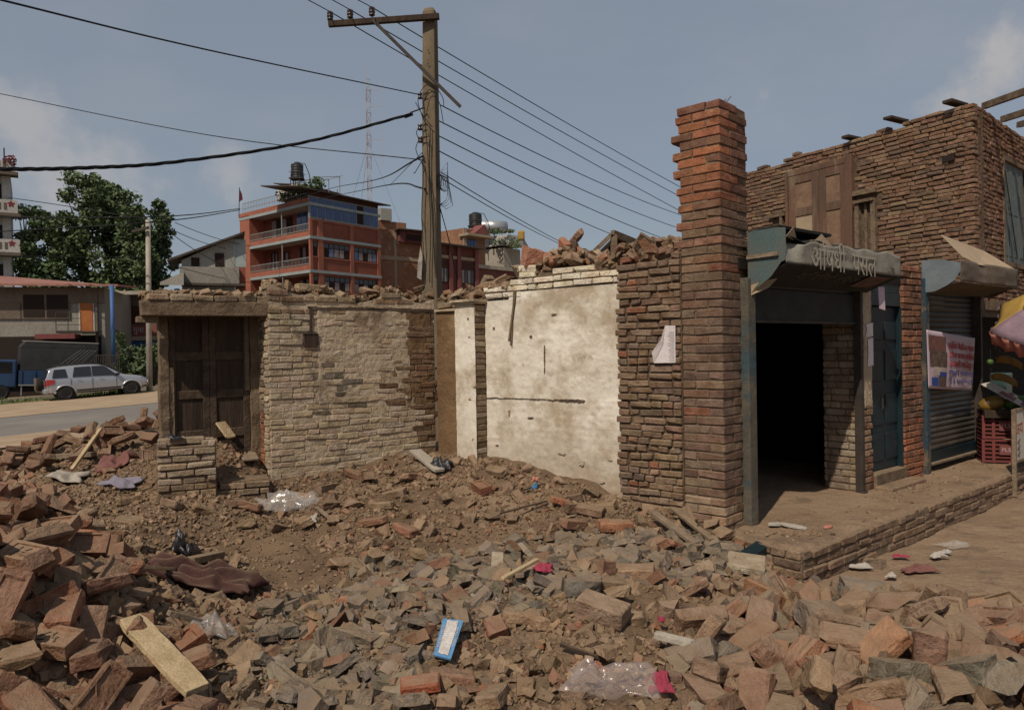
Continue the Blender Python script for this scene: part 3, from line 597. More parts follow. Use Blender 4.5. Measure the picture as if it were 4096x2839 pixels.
# ---------------------------------------------------------------- wall C and the pillar
r = random.Random(8)
wallC = thing('brick_wall', 'rough brown brick wall between the white plaster and the tall pillar', 'wall', FC)
def topC(x): return 2.66+.03*math.sin(x*11)
def colC(m, z, r):
    if r.random() < .03: return vary(RUST, r)
    if z < .9 and m > -.75: return pick(r, (TAN, 2), ((.24, .165, .11), 4), a=.1)
    return pick(r, ((.225, .155, .105), 5), ((.21, .132, .09), 3), (GREYB, 1.6), ((.25, .175, .12), 1.2), a=.1)
for m, z, l, h in courses(-1.045, -.385, .16, 2.72, .0665, .225, top=topC, hdr=.5, r=r, joint=.012, wob=.008):
    put_brick(wallC, (m+(r.uniform(-.02, .02) if m < -.95 else 0), .05+r.uniform(-.012, .012), z), (l, .13, h), colC(m, z, r), 'brick', tilt=.03, r=r)
b = MB(); b.prism([(-1.02, .1), (-1.02, 2.6), (-.6, 2.63), (-.385, 2.66), (-.385, .1)], 'y', .010, .34); b.obj('mortar', 'mortar_dark', wallC)
pillar = thing('brick_pillar', 'tall free-standing brick pillar, orange at the top, left standing at the shop corner', 'pillar', FP)
PW = .40; PDp = .52; CH = .0772
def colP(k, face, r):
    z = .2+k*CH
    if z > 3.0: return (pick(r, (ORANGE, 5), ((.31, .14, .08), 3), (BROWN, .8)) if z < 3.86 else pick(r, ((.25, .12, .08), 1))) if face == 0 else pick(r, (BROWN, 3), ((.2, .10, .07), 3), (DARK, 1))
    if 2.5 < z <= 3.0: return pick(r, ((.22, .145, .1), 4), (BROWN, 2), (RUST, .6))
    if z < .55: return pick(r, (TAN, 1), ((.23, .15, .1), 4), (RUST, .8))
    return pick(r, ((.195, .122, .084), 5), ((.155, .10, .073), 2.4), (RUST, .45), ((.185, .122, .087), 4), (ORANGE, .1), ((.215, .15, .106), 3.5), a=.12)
k = 0
while True:
    z = .165+CH*k+CH/2; h = CH-.009
    if z > 3.93: break
    e = k % 2; s = PW*.66; t = PW-s; S2 = PDp*.64; T2_ = PDp-S2; j = lambda: r.uniform(-.0035, .0035); tooth = r.uniform(.02, .075) if (z > 2.66 and e) else r.uniform(-.02, .015) if z > 2.66 else 0; ti = .008
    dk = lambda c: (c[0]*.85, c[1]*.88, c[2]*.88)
    if e:
        put_brick(pillar, (-s/2+j(), T2_/2+j(), z), (s-.009, T2_-.006, h), colP(k, 0, r), 'brick_clean', tilt=ti, r=r)
        put_brick(pillar, (-s-t/2-tooth/2, S2/2+j(), z), (t+tooth-.006, S2-.01, h), colP(k, 0, r), 'brick_clean', tilt=ti*1.8, r=r)
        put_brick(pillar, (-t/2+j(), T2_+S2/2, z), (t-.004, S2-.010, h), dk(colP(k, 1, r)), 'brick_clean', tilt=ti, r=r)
    else:
        put_brick(pillar, (-t/2+j(), S2/2+j(), z), (t-.009, S2-.006, h), colP(k, 0, r), 'brick_clean', tilt=ti, r=r)
        put_brick(pillar, (-t-s/2-tooth/2, T2_/2+j(), z), (s+tooth-.006, T2_-.01, h), colP(k, 0, r), 'brick_clean', tilt=ti*1.8, r=r)
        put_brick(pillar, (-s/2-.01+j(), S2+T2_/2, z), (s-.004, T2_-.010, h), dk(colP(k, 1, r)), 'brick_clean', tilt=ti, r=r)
    k += 1
b = MB(); b.box(-PW+.015, -.015, .015, PDp-.012, .05, 3.9); b.obj('mortar', 'mortar', pillar)
b = MB(); b.bar((-.1, .2, 3.9), (-.02, .26, 4.02), .006); b.bar((-.12, .2, 3.9), (-.06, .24, 4.0), .006); b.obj('reinforcement', 'iron', pillar)
# notice pasted on wall C
_n0 = [loc(FC, px, py, -.022) for px, py in ((2662, 1302), (2702, 1302), (2703, 1450), (2618, 1452))]
b = MB(); b.add([(_n0[0][0], -.03, _n0[0][1]), (_n0[1][0], -.026, _n0[1][1]), (_n0[2][0], -.026, _n0[2][1]), (_n0[3][0], -.035, _n0[3][1]), ((_n0[0][0]+_n0[3][0])/2+.035, -.028, (_n0[0][1]+_n0[3][1])/2)], [(0, 4, 3, 2, 1)][:1])
nt_ = thing('paper_notice', 'crumpled white paper notice pasted on the brown brick wall', 'notice', FC)
b.obj('sheet', 'paper', nt_)
b = MB(); x0, z0 = _n0[0]; x3, z3 = _n0[3]; b.add([(x0, -.032, z0), ((x0+x3)/2+.035, -.034, (z0+z3)/2), (x3, -.037, z3), (x3-.004, -.062, z3+.1), (x0-.03, -.055, z0-.12)], [(0, 1, 2, 3, 4)]); b.obj('curled_corner', 'paper', nt_)
b = MB()
for i in range(17):
    z = _n0[1][1]-.06-i*.017; b.box(_n0[1][0]-r.uniform(.05, .085), _n0[1][0]-.012, -.0285, -.0275, z, z+.0035)
b.obj('print_lines', 'ink', nt_)
# ---------------------------------------------------------------- the door, its lintel and the stub wall
door = thing('wooden_door', 'dark old double wooden door with panels standing in a broken doorway', 'door', FA)
D0 = .345; g = lambda px, py, d=D0: loc(FA, px, py, d)
xl, zt = g(668, 1232); xr, _ = g(995, 1232); zb = .62; xm = (xl+xr)/2+.0
def post(x0, x1, y0, y1, z0, z1, nm, seed):
    rr = random.Random(seed); b = MB(); n = 14
    vs = []
    for i in range(n+1):
        z = z0+(z1-z0)*i/n; w = [rr.uniform(-.008, .008) for _ in range(4)]; vs += [(x0+w[0], y0+w[1], z), (x1+w[2], y0+w[1], z), (x1+w[2], y1, z), (x0+w[0], y1, z)]
    fs = [(0, 3, 2, 1), tuple(range(4*n, 4*n+4))]+[(4*i+q, 4*i+(q+1) % 4, 4*i+4+(q+1) % 4, 4*i+4+q) for i in range(n) for q in range(4)]
    b.add(vs, fs); return b.obj(nm, 'wood_old', door, bevel=.006)
xpl = g(640, 1500)[0]
post(xpl-.01, xpl+.075, D0-.04, D0+.08, zb, zt+.02, 'frame_post', 2); post(xr-.005, XA0-.004, D0-.03, D0+.06, zb, zt+.02, 'frame_post', 3)
b = MB(); b.box(xpl+.075, xr-.005, D0+.0, D0+.08, zt-.035, zt+.02); b.obj('frame_head', 'wood_dark', door)
lx0, lx1 = xpl+.082, xr-.008; mid = loc(FA, 838, 1500, D0)[0]
for li, (a, e) in enumerate(((lx0, mid-.002), (mid+.002, lx1))):
    lf = MB(); sw_ = .062; y0 = D0+.0
    lf.box(a, a+sw_, y0, y0+.035, zb, zt-.04); lf.box(e-sw_, e, y0, y0+.035, zb, zt-.04); leaf = lf.obj('door_leaf', 'wood_mid', door, bevel=.004)
    rails = [loc(FA, 838, py, D0)[1] for py in (1424, 1576, 1734)]
    b = MB()
    for q, z in enumerate(rails): b.box(a+sw_+.001, e-sw_-.001, y0+.002, y0+.032, z-.042, z+.042)
    b.box(a+sw_+.001, e-sw_-.001, y0+.002, y0+.032, zt-.11, zt-.042); b.obj('rail', 'wood_mid', leaf, bevel=.004)
    zz = [zb]+[rails[2]]+[rails[1]]+[rails[0]]+[zt-.07]
    for q in range(4): bp = MB(); bp.box(a+sw_-.01, e-sw_+.01, y0+.018, y0+.026, zz[q], zz[q+1]); bp.obj('panel', 'wood_dark', leaf)
b = MB(); hz = loc(FA, 838, 1470, D0)[1]; b.tube([(mid-.05, D0-.004, hz+.03), (mid-.05, D0-.03, hz+.02), (mid-.052, D0-.034, hz), (mid-.05, D0-.03, hz-.025), (mid-.05, D0-.004, hz-.035)], .005); b.obj('handle', 'iron', door)
b = MB(); b.box(mid-.055, mid+.05, D0-.012, D0-.001, hz+.075, hz+.087); b.obj('latch', 'iron', door)
b = MB(); xx = loc(FA, 655, 1520)[0]; b.box(lx0-.005, lx0+.04, D0-.026, D0-.001, zb+.05, hz+.01, .004); b.box(lx1-.05, lx1-.005, D0-.024, D0-.001, rails[1]+.03, zt-.02, .004); b.obj('nailed_batten', 'wood_old', door)
lin = thing('door_lintel', 'long timber lintel carrying loose bricks above the old wooden door', 'lintel', FA)
xa, za = loc(FA, 566, 1196, .0); xb = XA0+.02; zt2 = za
b = MB(); b.box(xa, xb, .02, .15, 2.232, 2.372, .006); b.box(xa+.06, xb, .17, .46, 2.262, 2.37, .006); b.obj('beam', 'wood_old', lin, bevel=.008)
b = MB(); b.box(xa-.03, xa+.16, .1, .22, 2.165, 2.228, .006); b.obj('bearer_stub', 'wood_old', lin, bevel=.006)
for rowz, ya in ((2.405, .08), (2.405, .22), (2.405, .36)):
    x = xa+.05
    while x < xb-.1:
        l = r.uniform(.18, .26); 
        if r.random() < .86: put_brick(lin, (x+l/2, ya+r.uniform(-.01, .01), rowz+r.uniform(-.002, .004)), (l-.01, .125, r.uniform(.055, .068)), pick(r, ((.29, .215, .145), 3), ((.23, .165, .11), 2)), 'brick_wash', tilt=.03, r=r)
        x += l
# low stub of brickwork in front of the door
stub = thing('brick_stub', 'low broken stub of cream bricks standing before the wooden door', 'wall stub')
FS = frame(at(865, 1880, 6.85), 62.); stub.location = (FS[0][0], FS[0][1], 0); stub.rotation_euler = (0, 0, math.radians(90-62))
sx0 = loc(FS, 628, 1850)[0]; stz = loc(FS, 740, 1762)[1]
for side in (0, 1):
    rng_ = courses(sx0, .0, .30, stz-.01, .064, .225, r=r, hdr=.2) if not side else courses(.0, .26, .30, stz-.01, .064, .225, r=r, hdr=.3)
    for m, z, l, h in rng_:
        c = pick(r, ((.36, .28, .205), 3), ((.31, .24, .175), 3)) if z > .7 else pick(r, ((.27, .195, .13), 3), ((.22, .155, .1), 1))
        if z > stz-.08 and r.random() < .35: continue
        if not side: put_brick(stub, (m, .05+r.uniform(-.014, .014), z), (l, .12, h), c, 'brick_wash', tilt=.035, r=r)
        else: put_brick(stub, (-.05, m+.06, z), (.12, l, h), c, 'brick_wash', tilt=.02, r=r)
b = MB(); b.box(sx0+.008, -.010, .008, .30, .2, stz-.06); b.obj('mortar', 'mortar', stub)
x = sx0+.02
while x < -.1:
    l = r.uniform(.14, .24); put_brick(stub, (x+l/2, .2, stz-.02), (l, .13, .06), vary((.36, .28, .2), r), 'brick_wash', tilt=.05, r=r); x += l
# ledge of bricks from the stub to the wall end
ledge = thing('brick_ledge', 'low brick footing running from the stub to the end of the wall', 'footing')
FL = frame(at(868, 1930, 6.95), 66.); ledge.location = (FL[0][0], FL[0][1], 0); ledge.rotation_euler = (0, 0, math.radians(24)); lx = loc(FL, 1078, 1930)[0]
for m, z, l, h in courses(0.02, lx, .32, .66, .064, .22, r=r): put_brick(ledge, (m, .05+r.uniform(-.01, .01), z), (l, .14, h), pick(r, ((.25, .18, .12), 2), ((.30, .22, .15), 2)), 'brick', tilt=.03, r=r)
b = MB(); b.box(.02, lx, .02, .3, .2, .645); b.obj('mortar', 'mortar', ledge)
# ================================================================ shop row: plinth, shop, doors, shutters
r = random.Random(31)
PZ = .265; PD = -.72
plinth = thing('shop_plinth', 'raised brick plinth with a trodden earth top in front of the shops', 'plinth', FD)
b = MB()
def pl_top(u, v):
    x = -.05+6.85*u; d = PD+.02+(2.6-PD)*v
    e = .03*float(vnoise(np.array(x*4.), np.array(1.)))+.02*float(vnoise(np.array(x*13.), np.array(4.)))
    z = PZ+.012*float(vnoise(np.array(x*3.), np.array(d*3.)))+.008*float(vnoise(np.array(x*9.), np.array(d*9.)))
    if v == 0: d += e; z -= .035
    if u == 0: x += .02*float(vnoise(np.array(d*9.), np.array(2.))); z -= .03
    return (x, d, z)
b.grid(pl_top, 170, 70); b.obj('earth_top', 'street_dirt', plinth, smooth=True)
b = MB(); b.box(-.045, 6.78, PD+.012, 2.5, -.2, PZ-.05); b.obj('mortar', 'mortar', plinth)
zs = [-.035, .035, .105, .175]
for m, z, l, h in courses(-.04, 6.8, -.04, PZ-.005, .074, .24, r=r, hdr=.15, wob=.006):
    lv = .022*float(vnoise(np.array(m*6.), np.array(z*30)))
    put_brick(plinth, (m, PD+.06+lv+r.uniform(-.008, .008), z), (l, .12, h), vary((.225, .152, .102), r, .12), 'brick', tilt=.02, r=r)
for m, z, l, h in courses(PD+.02, .0, -.04, PZ-.005, .074, .24, r=r, hdr=.1):
    put_brick(plinth, (-.0+r.uniform(-.006, .006), m, z), (.12, l, h), pick(r, ((.26, .18, .12), 3), ((.22, .15, .1), 2)), 'brick', tilt=.02, r=r)
# room behind the open shutter
room = thing('shop_room', 'black empty shop room behind the half raised shutter', 'room', FD)
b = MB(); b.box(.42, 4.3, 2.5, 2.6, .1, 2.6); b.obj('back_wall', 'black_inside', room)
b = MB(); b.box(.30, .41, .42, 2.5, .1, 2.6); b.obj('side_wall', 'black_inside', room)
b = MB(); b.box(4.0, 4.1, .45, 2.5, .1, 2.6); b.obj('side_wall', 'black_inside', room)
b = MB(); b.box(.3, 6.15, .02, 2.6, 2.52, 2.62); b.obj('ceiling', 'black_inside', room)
b = MB(); b.tube([(.75, .62, PZ+.03), (1.4, .55, PZ+.03), (1.75, .9, PZ+.03)], .012); b.obj('iron_rod', 'iron', room)
# pier between shutter and blue door (bricks seen inside too), pier right of the blue door
pier1 = thing('brick_pier', 'narrow plastered brick pier between the open shutter and the blue door', 'pier', FD)
for side in range(2):
    for m, z, l, h in (courses(.02, .42, PZ, 2.5, .0735, .23, r=r, hdr=.25) if side else courses(2.52, 2.77, PZ, 2.5, .0735, .24, r=r, hdr=.2)):
        if side: put_brick(pier1, (2.55, m, z), (.10, l, h), pick(r, ((.33, .27, .20), 3), ((.26, .2, .145), 2)), 'brick_wash', tilt=.015, r=r)
        else: put_brick(pier1, (m, .05, z), (l, .11, h), pick(r, (BROWN, 2), ((.25, .155, .105), 2), (TAN, 1)), 'brick', tilt=.015, r=r)
b = MB(); b.box(2.515, 2.765, .02, .41, .2, 2.5); b.obj('mortar', 'mortar', pier1)
relief('plaster', pier1, 'plaster_cream', 2.56, 2.765, 1.15, 2.45, -.012, .006, 10, 50, 4)
pier2 = thing('brick_pier', 'orange-brown brick pier right of the blue door', 'pier', FD)
X2a, X2b = loc(FD, 3614, 1500)[0], loc(FD, 3688, 1500)[0]
for m, z, l, h in courses(X2a, X2b, PZ-.05, 2.72, .0745, .25, r=r, hdr=.5):
    put_brick(pier2, (m, .05+r.uniform(-.005, .005), z), (l, .12, h), pick(r, (ORANGE, 3), (RUST, 3)) if z < .95 else pick(r, (DARK, 2), (BROWN, 3), (RUST, 1.6), ((.3, .15, .09), 1)), 'brick_clean', tilt=.018, r=r)  # darker bricks higher up: the sign hood's shadow is put into their colour
b = MB(); b.box(X2a+.01, X2b-.01, .02, .3, .2, 2.7); b.obj('mortar', 'mortar_dark', pier2)
# blue panelled door
bd = thing('blue_door', 'dark blue panelled wooden door beside the open shop', 'door', FD)
bx0, bx1 = 2.80, loc(FD, 3591, 1500, .08)[0]; bz0 = .43; bz1 = loc(FD, 3560, 1245, .08)[1]; X3 = X2a-.012
b = MB(); b.box(2.772, bx0-.004, .02, .14, PZ, bz1+.05); b.box(bx1+.004, X3, .015, .14, PZ, bz1+.05); b.box(2.772, X3, .018, .14, bz1+.052, bz1+.20); b.obj('frame', 'blue_paint', bd, bevel=.006)
b = MB(); b.box(2.772, X3, .03, .12, bz1+.205, 2.52); b.obj('transom', 'blue_paint', bd)
b = MB(); b.box(bx0, bx1, .075, .11, bz0, bz1+.045); leaf = b.obj('leaf', 'blue_paint', bd, bevel=.004)
for py0, py1 in ((1290, 1360), (1400, 1520), (1570, 1690), (1725, 1830)):
    z1, z0 = loc(FD, 3565, py0, .07)[1], loc(FD, 3565, py1, .07)[1]
    for a, e in ((bx0+.06, (bx0+bx1)/2-.04), ((bx0+bx1)/2+.04, bx1-.06)):
        b = MB(); b.box(a, e, .062, .078, z0, z1); b.obj('panel', 'blue_paint', leaf, bevel=.008)
b = MB(); b.tube([(bx0+.33, .074, 1.25), (bx0+.33, .045, 1.22), (bx0+.33, .045, 1.12), (bx0+.33, .074, 1.09)], .008); b.obj('handle', 'iron', bd)
b = MB(); b.box(2.775, X3, -.03, .14, PZ-.02, .42, .004); b.obj('sill', 'wood_old', bd, bevel=.008)
stp = MB(); stp.box(2.70, 3.62, -.22, -.035, PZ-.06, PZ+.045, .008); tag(stp.obj('door_step', 'street_dirt', bevel=.012), 'low earth covered step below the blue door', 'step'); bpy.data.objects['door_step'].matrix_world = plinth.matrix_basis
for nm, (pa, pb, pc, pd_), lab in (('paper_strip', (3462, 3498, 1290, 1348), 'small pale paper label pasted high on the narrow pier'), ('paper_strip', (3468, 3500, 1350, 1464), 'long torn white paper strip on the narrow pier')):
    x0, z1 = loc(FD, pa, pc, -.018); x1, z0 = loc(FD, pb, pd_, -.018); x1 = min(x1, 2.765); b = MB(); b.sheet([(x0, -.02, z0), (x1, -.02, z0+.01), (x1, -.02, z1), (x0+.01, -.021, z1-.02), (x0+.025, -.021, (z0+z1)/2)], (0, 1, 0), .002); o = b.obj(nm, 'paper'); tag(o, lab, 'paper'); o.matrix_world = plinth.matrix_basis
# left jamb post of the shop, right post
jp = MB(); jp.box(.345, .46, -.03, .10, PZ-.06, 2.44, .004); jp.box(.462, .485, .0, .08, PZ-.06, 2.40); o = tag(jp.obj('shutter_post', 'grey_post', bevel=.008), 'worn grey-blue shutter post beside the tall pillar', 'post'); o.matrix_world = plinth.matrix_basis
jp = MB(); jp.box(2.455, 2.512, -.03, .05, PZ-.03, 2.42); jp.box(2.44, 2.53, -.05, .02, PZ-.04, PZ+.02); o = tag(jp.obj('shutter_post', 'iron', bevel=.004), 'thin black iron shutter channel at the right of the open shop', 'post'); o.matrix_world = plinth.matrix_basis
# half raised rolling shutter
sh = thing('rolling_shutter', 'dark rolling shutter pulled half up over the open shop', 'shutter', FD)
def slat_mesh(w, h, mat, nm='slat'):
    b = MB(); n = 5; prof = [(-.012*math.sin(math.pi*i/n)-.002, -h/2+h*i/n) for i in range(n+1)]+[(.006, h/2), (.006, -h/2)]
    b.prism(prof, 'x', 0, w); me_ = b.mesh(nm, mat); return me_
zb1 = loc(FD, 3250, 1290, .05)[1]; sm = slat_mesh(1.955, .07, 'shutter_metal'); z = zb1+.30
while z < 2.72:
    o = link('slat', sm, sh); o.location = (.492, .06, z+.035); z += .072
b = MB(); b.box(.49, 2.45, .035, .065, zb1+.012, zb1+.298); b.obj('bottom_plate', 'sign_dark', sh); b = MB(); b.box(.47, 2.47, .02, .07, zb1-.012, zb1+.010); b.obj('bottom_rail', 'iron', sh)
# signboard hood 1
hood = thing('shop_sign_hood', 'battered grey sheet metal sign hood with Nepali lettering over the open shop', 'shop sign', FD)
HD = -.36; FX = frame(wpt(FD, .40, 0), 140)
def sx(px, py): x, z = loc(FX, px, py); return (.40, -x, z)
def fx(px, py, d=HD): x, z = loc(FD, px, py, d); return (x, d, z)
HX0 = .40; ptl = fx(3160, 960); ptr = fx(3602, 1018); pbl = fx(3157, 1050); pbr = fx(3612, 1106)
zt_, zbm = .5*(ptl[2]+ptr[2]), .5*(pbl[2]+pbr[2])
print('hood z', ptl, ptr, pbl, pbr)
b = MB(); HXR = ptr[0]
def hf(u, v):
    x = HX0+(HXR-HX0)*u; z = pbl[2]+(pbr[2]-pbl[2])*u+v*((ptl[2]+(ptr[2]-ptl[2])*u)-(pbl[2]+(pbr[2]-pbl[2])*u)); k = max(0, 1-u/.34)*v
    return (x, HD+.012*float(vnoise(np.array(x*7.), np.array(v*3.)))*(.4+v)+.16*k*max(0, math.sin(u*26))*(.4+.6*v), z+.03*k*math.sin(u*40)+.012*v*math.sin(u*31)-.02*v*max(0, 1-abs(u-.97)/.05))
b.grid(hf, 90, 10); o = b.obj('front_panel', 'sign_grey', hood, smooth=True); s_ = o.modifiers.new('thick', 'SOLIDIFY'); s_.thickness = .006
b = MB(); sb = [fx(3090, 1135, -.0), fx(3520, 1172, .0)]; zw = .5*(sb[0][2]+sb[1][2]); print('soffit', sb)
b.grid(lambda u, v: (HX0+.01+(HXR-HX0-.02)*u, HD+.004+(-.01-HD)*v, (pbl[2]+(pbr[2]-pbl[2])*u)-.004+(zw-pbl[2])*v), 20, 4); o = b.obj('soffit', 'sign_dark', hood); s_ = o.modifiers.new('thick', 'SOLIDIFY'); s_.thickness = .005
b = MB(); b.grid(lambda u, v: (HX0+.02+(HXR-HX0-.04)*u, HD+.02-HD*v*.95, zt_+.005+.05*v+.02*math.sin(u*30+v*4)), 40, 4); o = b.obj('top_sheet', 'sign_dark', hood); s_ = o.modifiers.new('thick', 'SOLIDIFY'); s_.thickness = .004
side_ = [(HX0, -.0, zw-.06), (HX0, -.10, zw-.05), (HX0, -.22, zw+.03), (HX0, HD+.04, pbl[2]+.01), (HX0, HD, pbl[2]+.02), (HX0, HD, ptl[2]+.10), (HX0, -.15, ptl[2]+.13), (HX0, -.0, ptl[2]+.10)]
b = MB(); b.plate([np.array(p) for p in side_], np.array((-.008, 0, 0))); b.obj('side_panel', 'teal_paint', hood)
b = MB(); b.box(HX0-.03, HX0-.009, -.30, .0, zw+.20, zw+.235, .004); b.obj('side_batten', 'wood_grey', hood)
b = MB(); b.plate([np.array(p) for p in ((HX0-.015, 0, zw-.03), (HX0-.015, -.02, zw-.12), (HX0+.05, -.16, zw-.06), (HX0+.10, -.22, zw+.02), (HX0-.012, -.12, zw+.0))], np.array((.004, .006, 0))); b.obj('torn_flap', 'card_tan', hood)
b = MB(); b.box(HX0-.01, HX0+.9, -.30, -.0, ptl[2]+.10, ptl[2]+.125, .006); b.obj('cap_sheet', 'sign_dark', hood)
for tri_ in ([(HX0+.50, HD+.03, zt_+.0), (HX0+.72, HD+.06, zt_+.10), (HX0+.9, HD+.05, zt_+.0)], [(HX0+.05, HD+.03, zt_+.02), (HX0+.16, HD+.02, zt_+.11), (HX0+.3, HD+.07, zt_+.0)]):
    b = MB(); b.add(tri_, [(0, 1, 2)]); o = b.obj('bent_edge', 'card_tan', hood); s_ = o.modifiers.new('thick', 'SOLIDIFY'); s_.thickness = .004
c0, c1 = fx(3240, 1032), fx(3500, 1072); tx = Vector(c1)-Vector(c0); mid_ = (Vector(c0)+Vector(c1))/2
text_mesh('औषधी  पसल', .30, 'sign_letter', 'lettering', hood, basis((mid_.x, HD-.012, mid_.z), (tx.x, 0, tx.z), (0, 0, 1)), .0012, squash=.86*tx.length/1.28)
text_mesh('..:५', .13, 'letter_dim', 'lettering', hood, basis((fx(3560, 1075)[0], HD-.014, fx(3560, 1075)[2]), (1, 0, 0), (0, 0, 1)), .003)
sv = Vector((0, -.01-HD, zw-pbl[2]))
text_mesh('यहाँ बिरामी जाँच गरिन्छ', .16, 'letter_dim', 'lettering', hood, basis((1.55, HD+(-.01-HD)*.45, pbl[2]+.03+(zw-pbl[2])*.45-.046), (1, 0, (pbr[2]-pbl[2])/(HXR-HX0)), -sv), .002)
b = MB(); b.sheet([(HXR-.62, HD+.02, pbr[2]-.025), (HXR-.2, HD+.02, pbr[2]-.025), (HXR-.28, HD+.2, zw+.02), (HXR-.7, HD+.2, zw+.02)], (0, 0, -1), .004); o = b.obj('poster_scrap', 'photo_dark', hood)
b = MB(); b.sheet([(HXR-.3, HD+.1, zw+.02), (HXR-.2, HD+.08, zw+.02), (HXR-.19, HD+.08, zw-.22), (HXR-.28, HD+.1, zw-.2)], (0, 1, 0), .003); o = tag(b.obj('hanging_paper', 'banner'), 'small pink paper tag hanging from the sign hood above the blue door', 'paper'); o.matrix_world = plinth.matrix_basis
# ---------------------------------------------------------------- second shop: closed shutter
sh2 = thing('rolling_shutter', 'closed corrugated rolling shutter with a dark blue bottom rail', 'shutter', FD)
SX0, SX1 = 4.24, 5.95; z = .50; smd = slat_mesh(SX1-SX0, .068, 'shutter_dusty_lit'); smm = slat_mesh(SX1-SX0, .068, 'shutter_metal')
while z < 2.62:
    o = link('slat', smd if z < 1.35 else smm, sh2); o.location = (SX0, .06, z+.034); z += .0695  # hood shadow painted: dark metal on upper slats, lit dusty tone on lower
b = MB(); b.box(SX0-.02, SX1+.02, .03, .065, .37, .495); b.obj('bottom_plate', 'blue_paint', sh2); b = MB(); b.box(SX0-.05, SX1+.03, -.02, .06, .345, .368); b.box(SX0-.12, SX0+.02, -.03, .03, .36, .385); b.obj('bottom_rail', 'wood_grey', sh2)
for px_, w, lab, mt in ((4.125, .10, 'blue painted shutter post beside the orange brick pier', 'blue_post'), (5.96, .06, 'dark iron shutter post beside the fruit stall', 'iron')):
    b = MB(); b.box(px_, px_+w, -.04, .06, .25, 2.62, .003); o = tag(b.obj('shutter_post', mt, bevel=.005), lab, 'post'); o.matrix_world = plinth.matrix_basis
hood2 = thing('shop_hood', 'bent grey sheet metal hood with a folded tan sheet over the closed shutter', 'shop hood', FD)
H2 = -.42; X20 = 4.14; a2 = [fx(3852, 1030, H2), fx(4072, 1085, H2), fx(4050, 1155, H2), fx(3846, 1118, H2)]; print('hood2', a2)
X21 = a2[1][0]; z2t = .5*(a2[0][2]+a2[1][2]); z2b = .5*(a2[2][2]+a2[3][2]); s2 = fx(3850, 1180, 0.)[2]
b = MB(); b.grid(lambda u, v: (X20+(X21-X20)*u, H2+.02*float(vnoise(np.array(u*6.), np.array(v*4.)))+.05*max(0, 1-abs(u-.38)*6)*v, z2b+(z2t-z2b)*v), 40, 8); o = b.obj('front_panel', 'hood_grey', hood2, smooth=True); s_ = o.modifiers.new('thick', 'SOLIDIFY'); s_.thickness = .006
b = MB(); b.grid(lambda u, v: (X20+(X21-X20)*u, H2+(-.01-H2)*v, z2b-.004+(s2-z2b)*v**1.6), 10, 6); o = b.obj('soffit', 'hood_grey', hood2); s_ = o.modifiers.new('thick', 'SOLIDIFY'); s_.thickness = .005
pol = [(0, s2-.02), (-.14, s2-.01), (-.27, s2+.05), (-.36, z2b+.02), (H2, z2b+.12), (H2, z2t-.04), (-.22, z2t+.02), (0, z2t+.03)]
b = MB(); b.plate([np.array((X20-.002, d, z)) for d, z in pol], np.array((-.008, 0, 0))); b.obj('side_panel', 'hood_blue', hood2)
b = MB(); b.plate([np.array((X21+.002, d, z)) for d, z in pol], np.array((.006, 0, 0))); b.obj('side_panel', 'hood_grey', hood2)
q = [fx(3855, 1030, H2), fx(3915, 1060, H2+.03), fx(4072, 1084, H2), fx(3935, 1004, -.1), fx(3765, 940, -.12)]; b = MB(); b.add([(x, d, z+.004) for x, d, z in q], [(0, 1, 4), (1, 3, 4), (1, 2, 3)]); o = b.obj('folded_sheet', 'card_tan', hood2); s_ = o.modifiers.new('thick', 'SOLIDIFY'); s_.thickness = .006
# vinyl banner on the closed shutter
ban = thing('vinyl_banner', 'pink vinyl banner with a photo and red and blue Nepali text tied across the shutter', 'banner', FD)
BD = -.06; B = [fx(3706, 1318, BD), fx(3898, 1352, BD), fx(3887, 1562, BD), fx(3714, 1553, BD)]
def bp(u, v, e=0.): # u right, v down
    p = (1-v)*((1-u)*np.array(B[0])+u*np.array(B[1]))+v*((1-u)*np.array(B[3])+u*np.array(B[2])); p[1] += -.012*math.sin(u*3.1)*math.sin(v*3.1)-e+.006*math.sin(u*17); return tuple(p)
b = MB(); b.grid(lambda u, v: bp(u, 1-v), 24, 16); o = b.obj('sheet', 'banner', ban, smooth=True); s_ = o.modifiers.new('thick', 'SOLIDIFY'); s_.thickness = .002
def bpatch(u0, u1, v0, v1, m, e=.004, nm='printed_photo'): b = MB(); b.grid(lambda u, v: bp(u0+(u1-u0)*u, v1-(v1-v0)*v, e), 6, 4); return b.obj(nm, m, ban)
bpatch(.035, .36, .08, .34, 'photo_brick'); bpatch(.05, .385, .345, .62, 'photo_dark'); bpatch(.12, .37, .62, .77, 'photo_pale', .005); bpatch(.22, .37, .70, .78, 'photo_blue', .006); bpatch(.08, .20, .80, .95, 'photo_blue', .005); bpatch(.205, .37, .78, .96, 'photo_dark', .005)
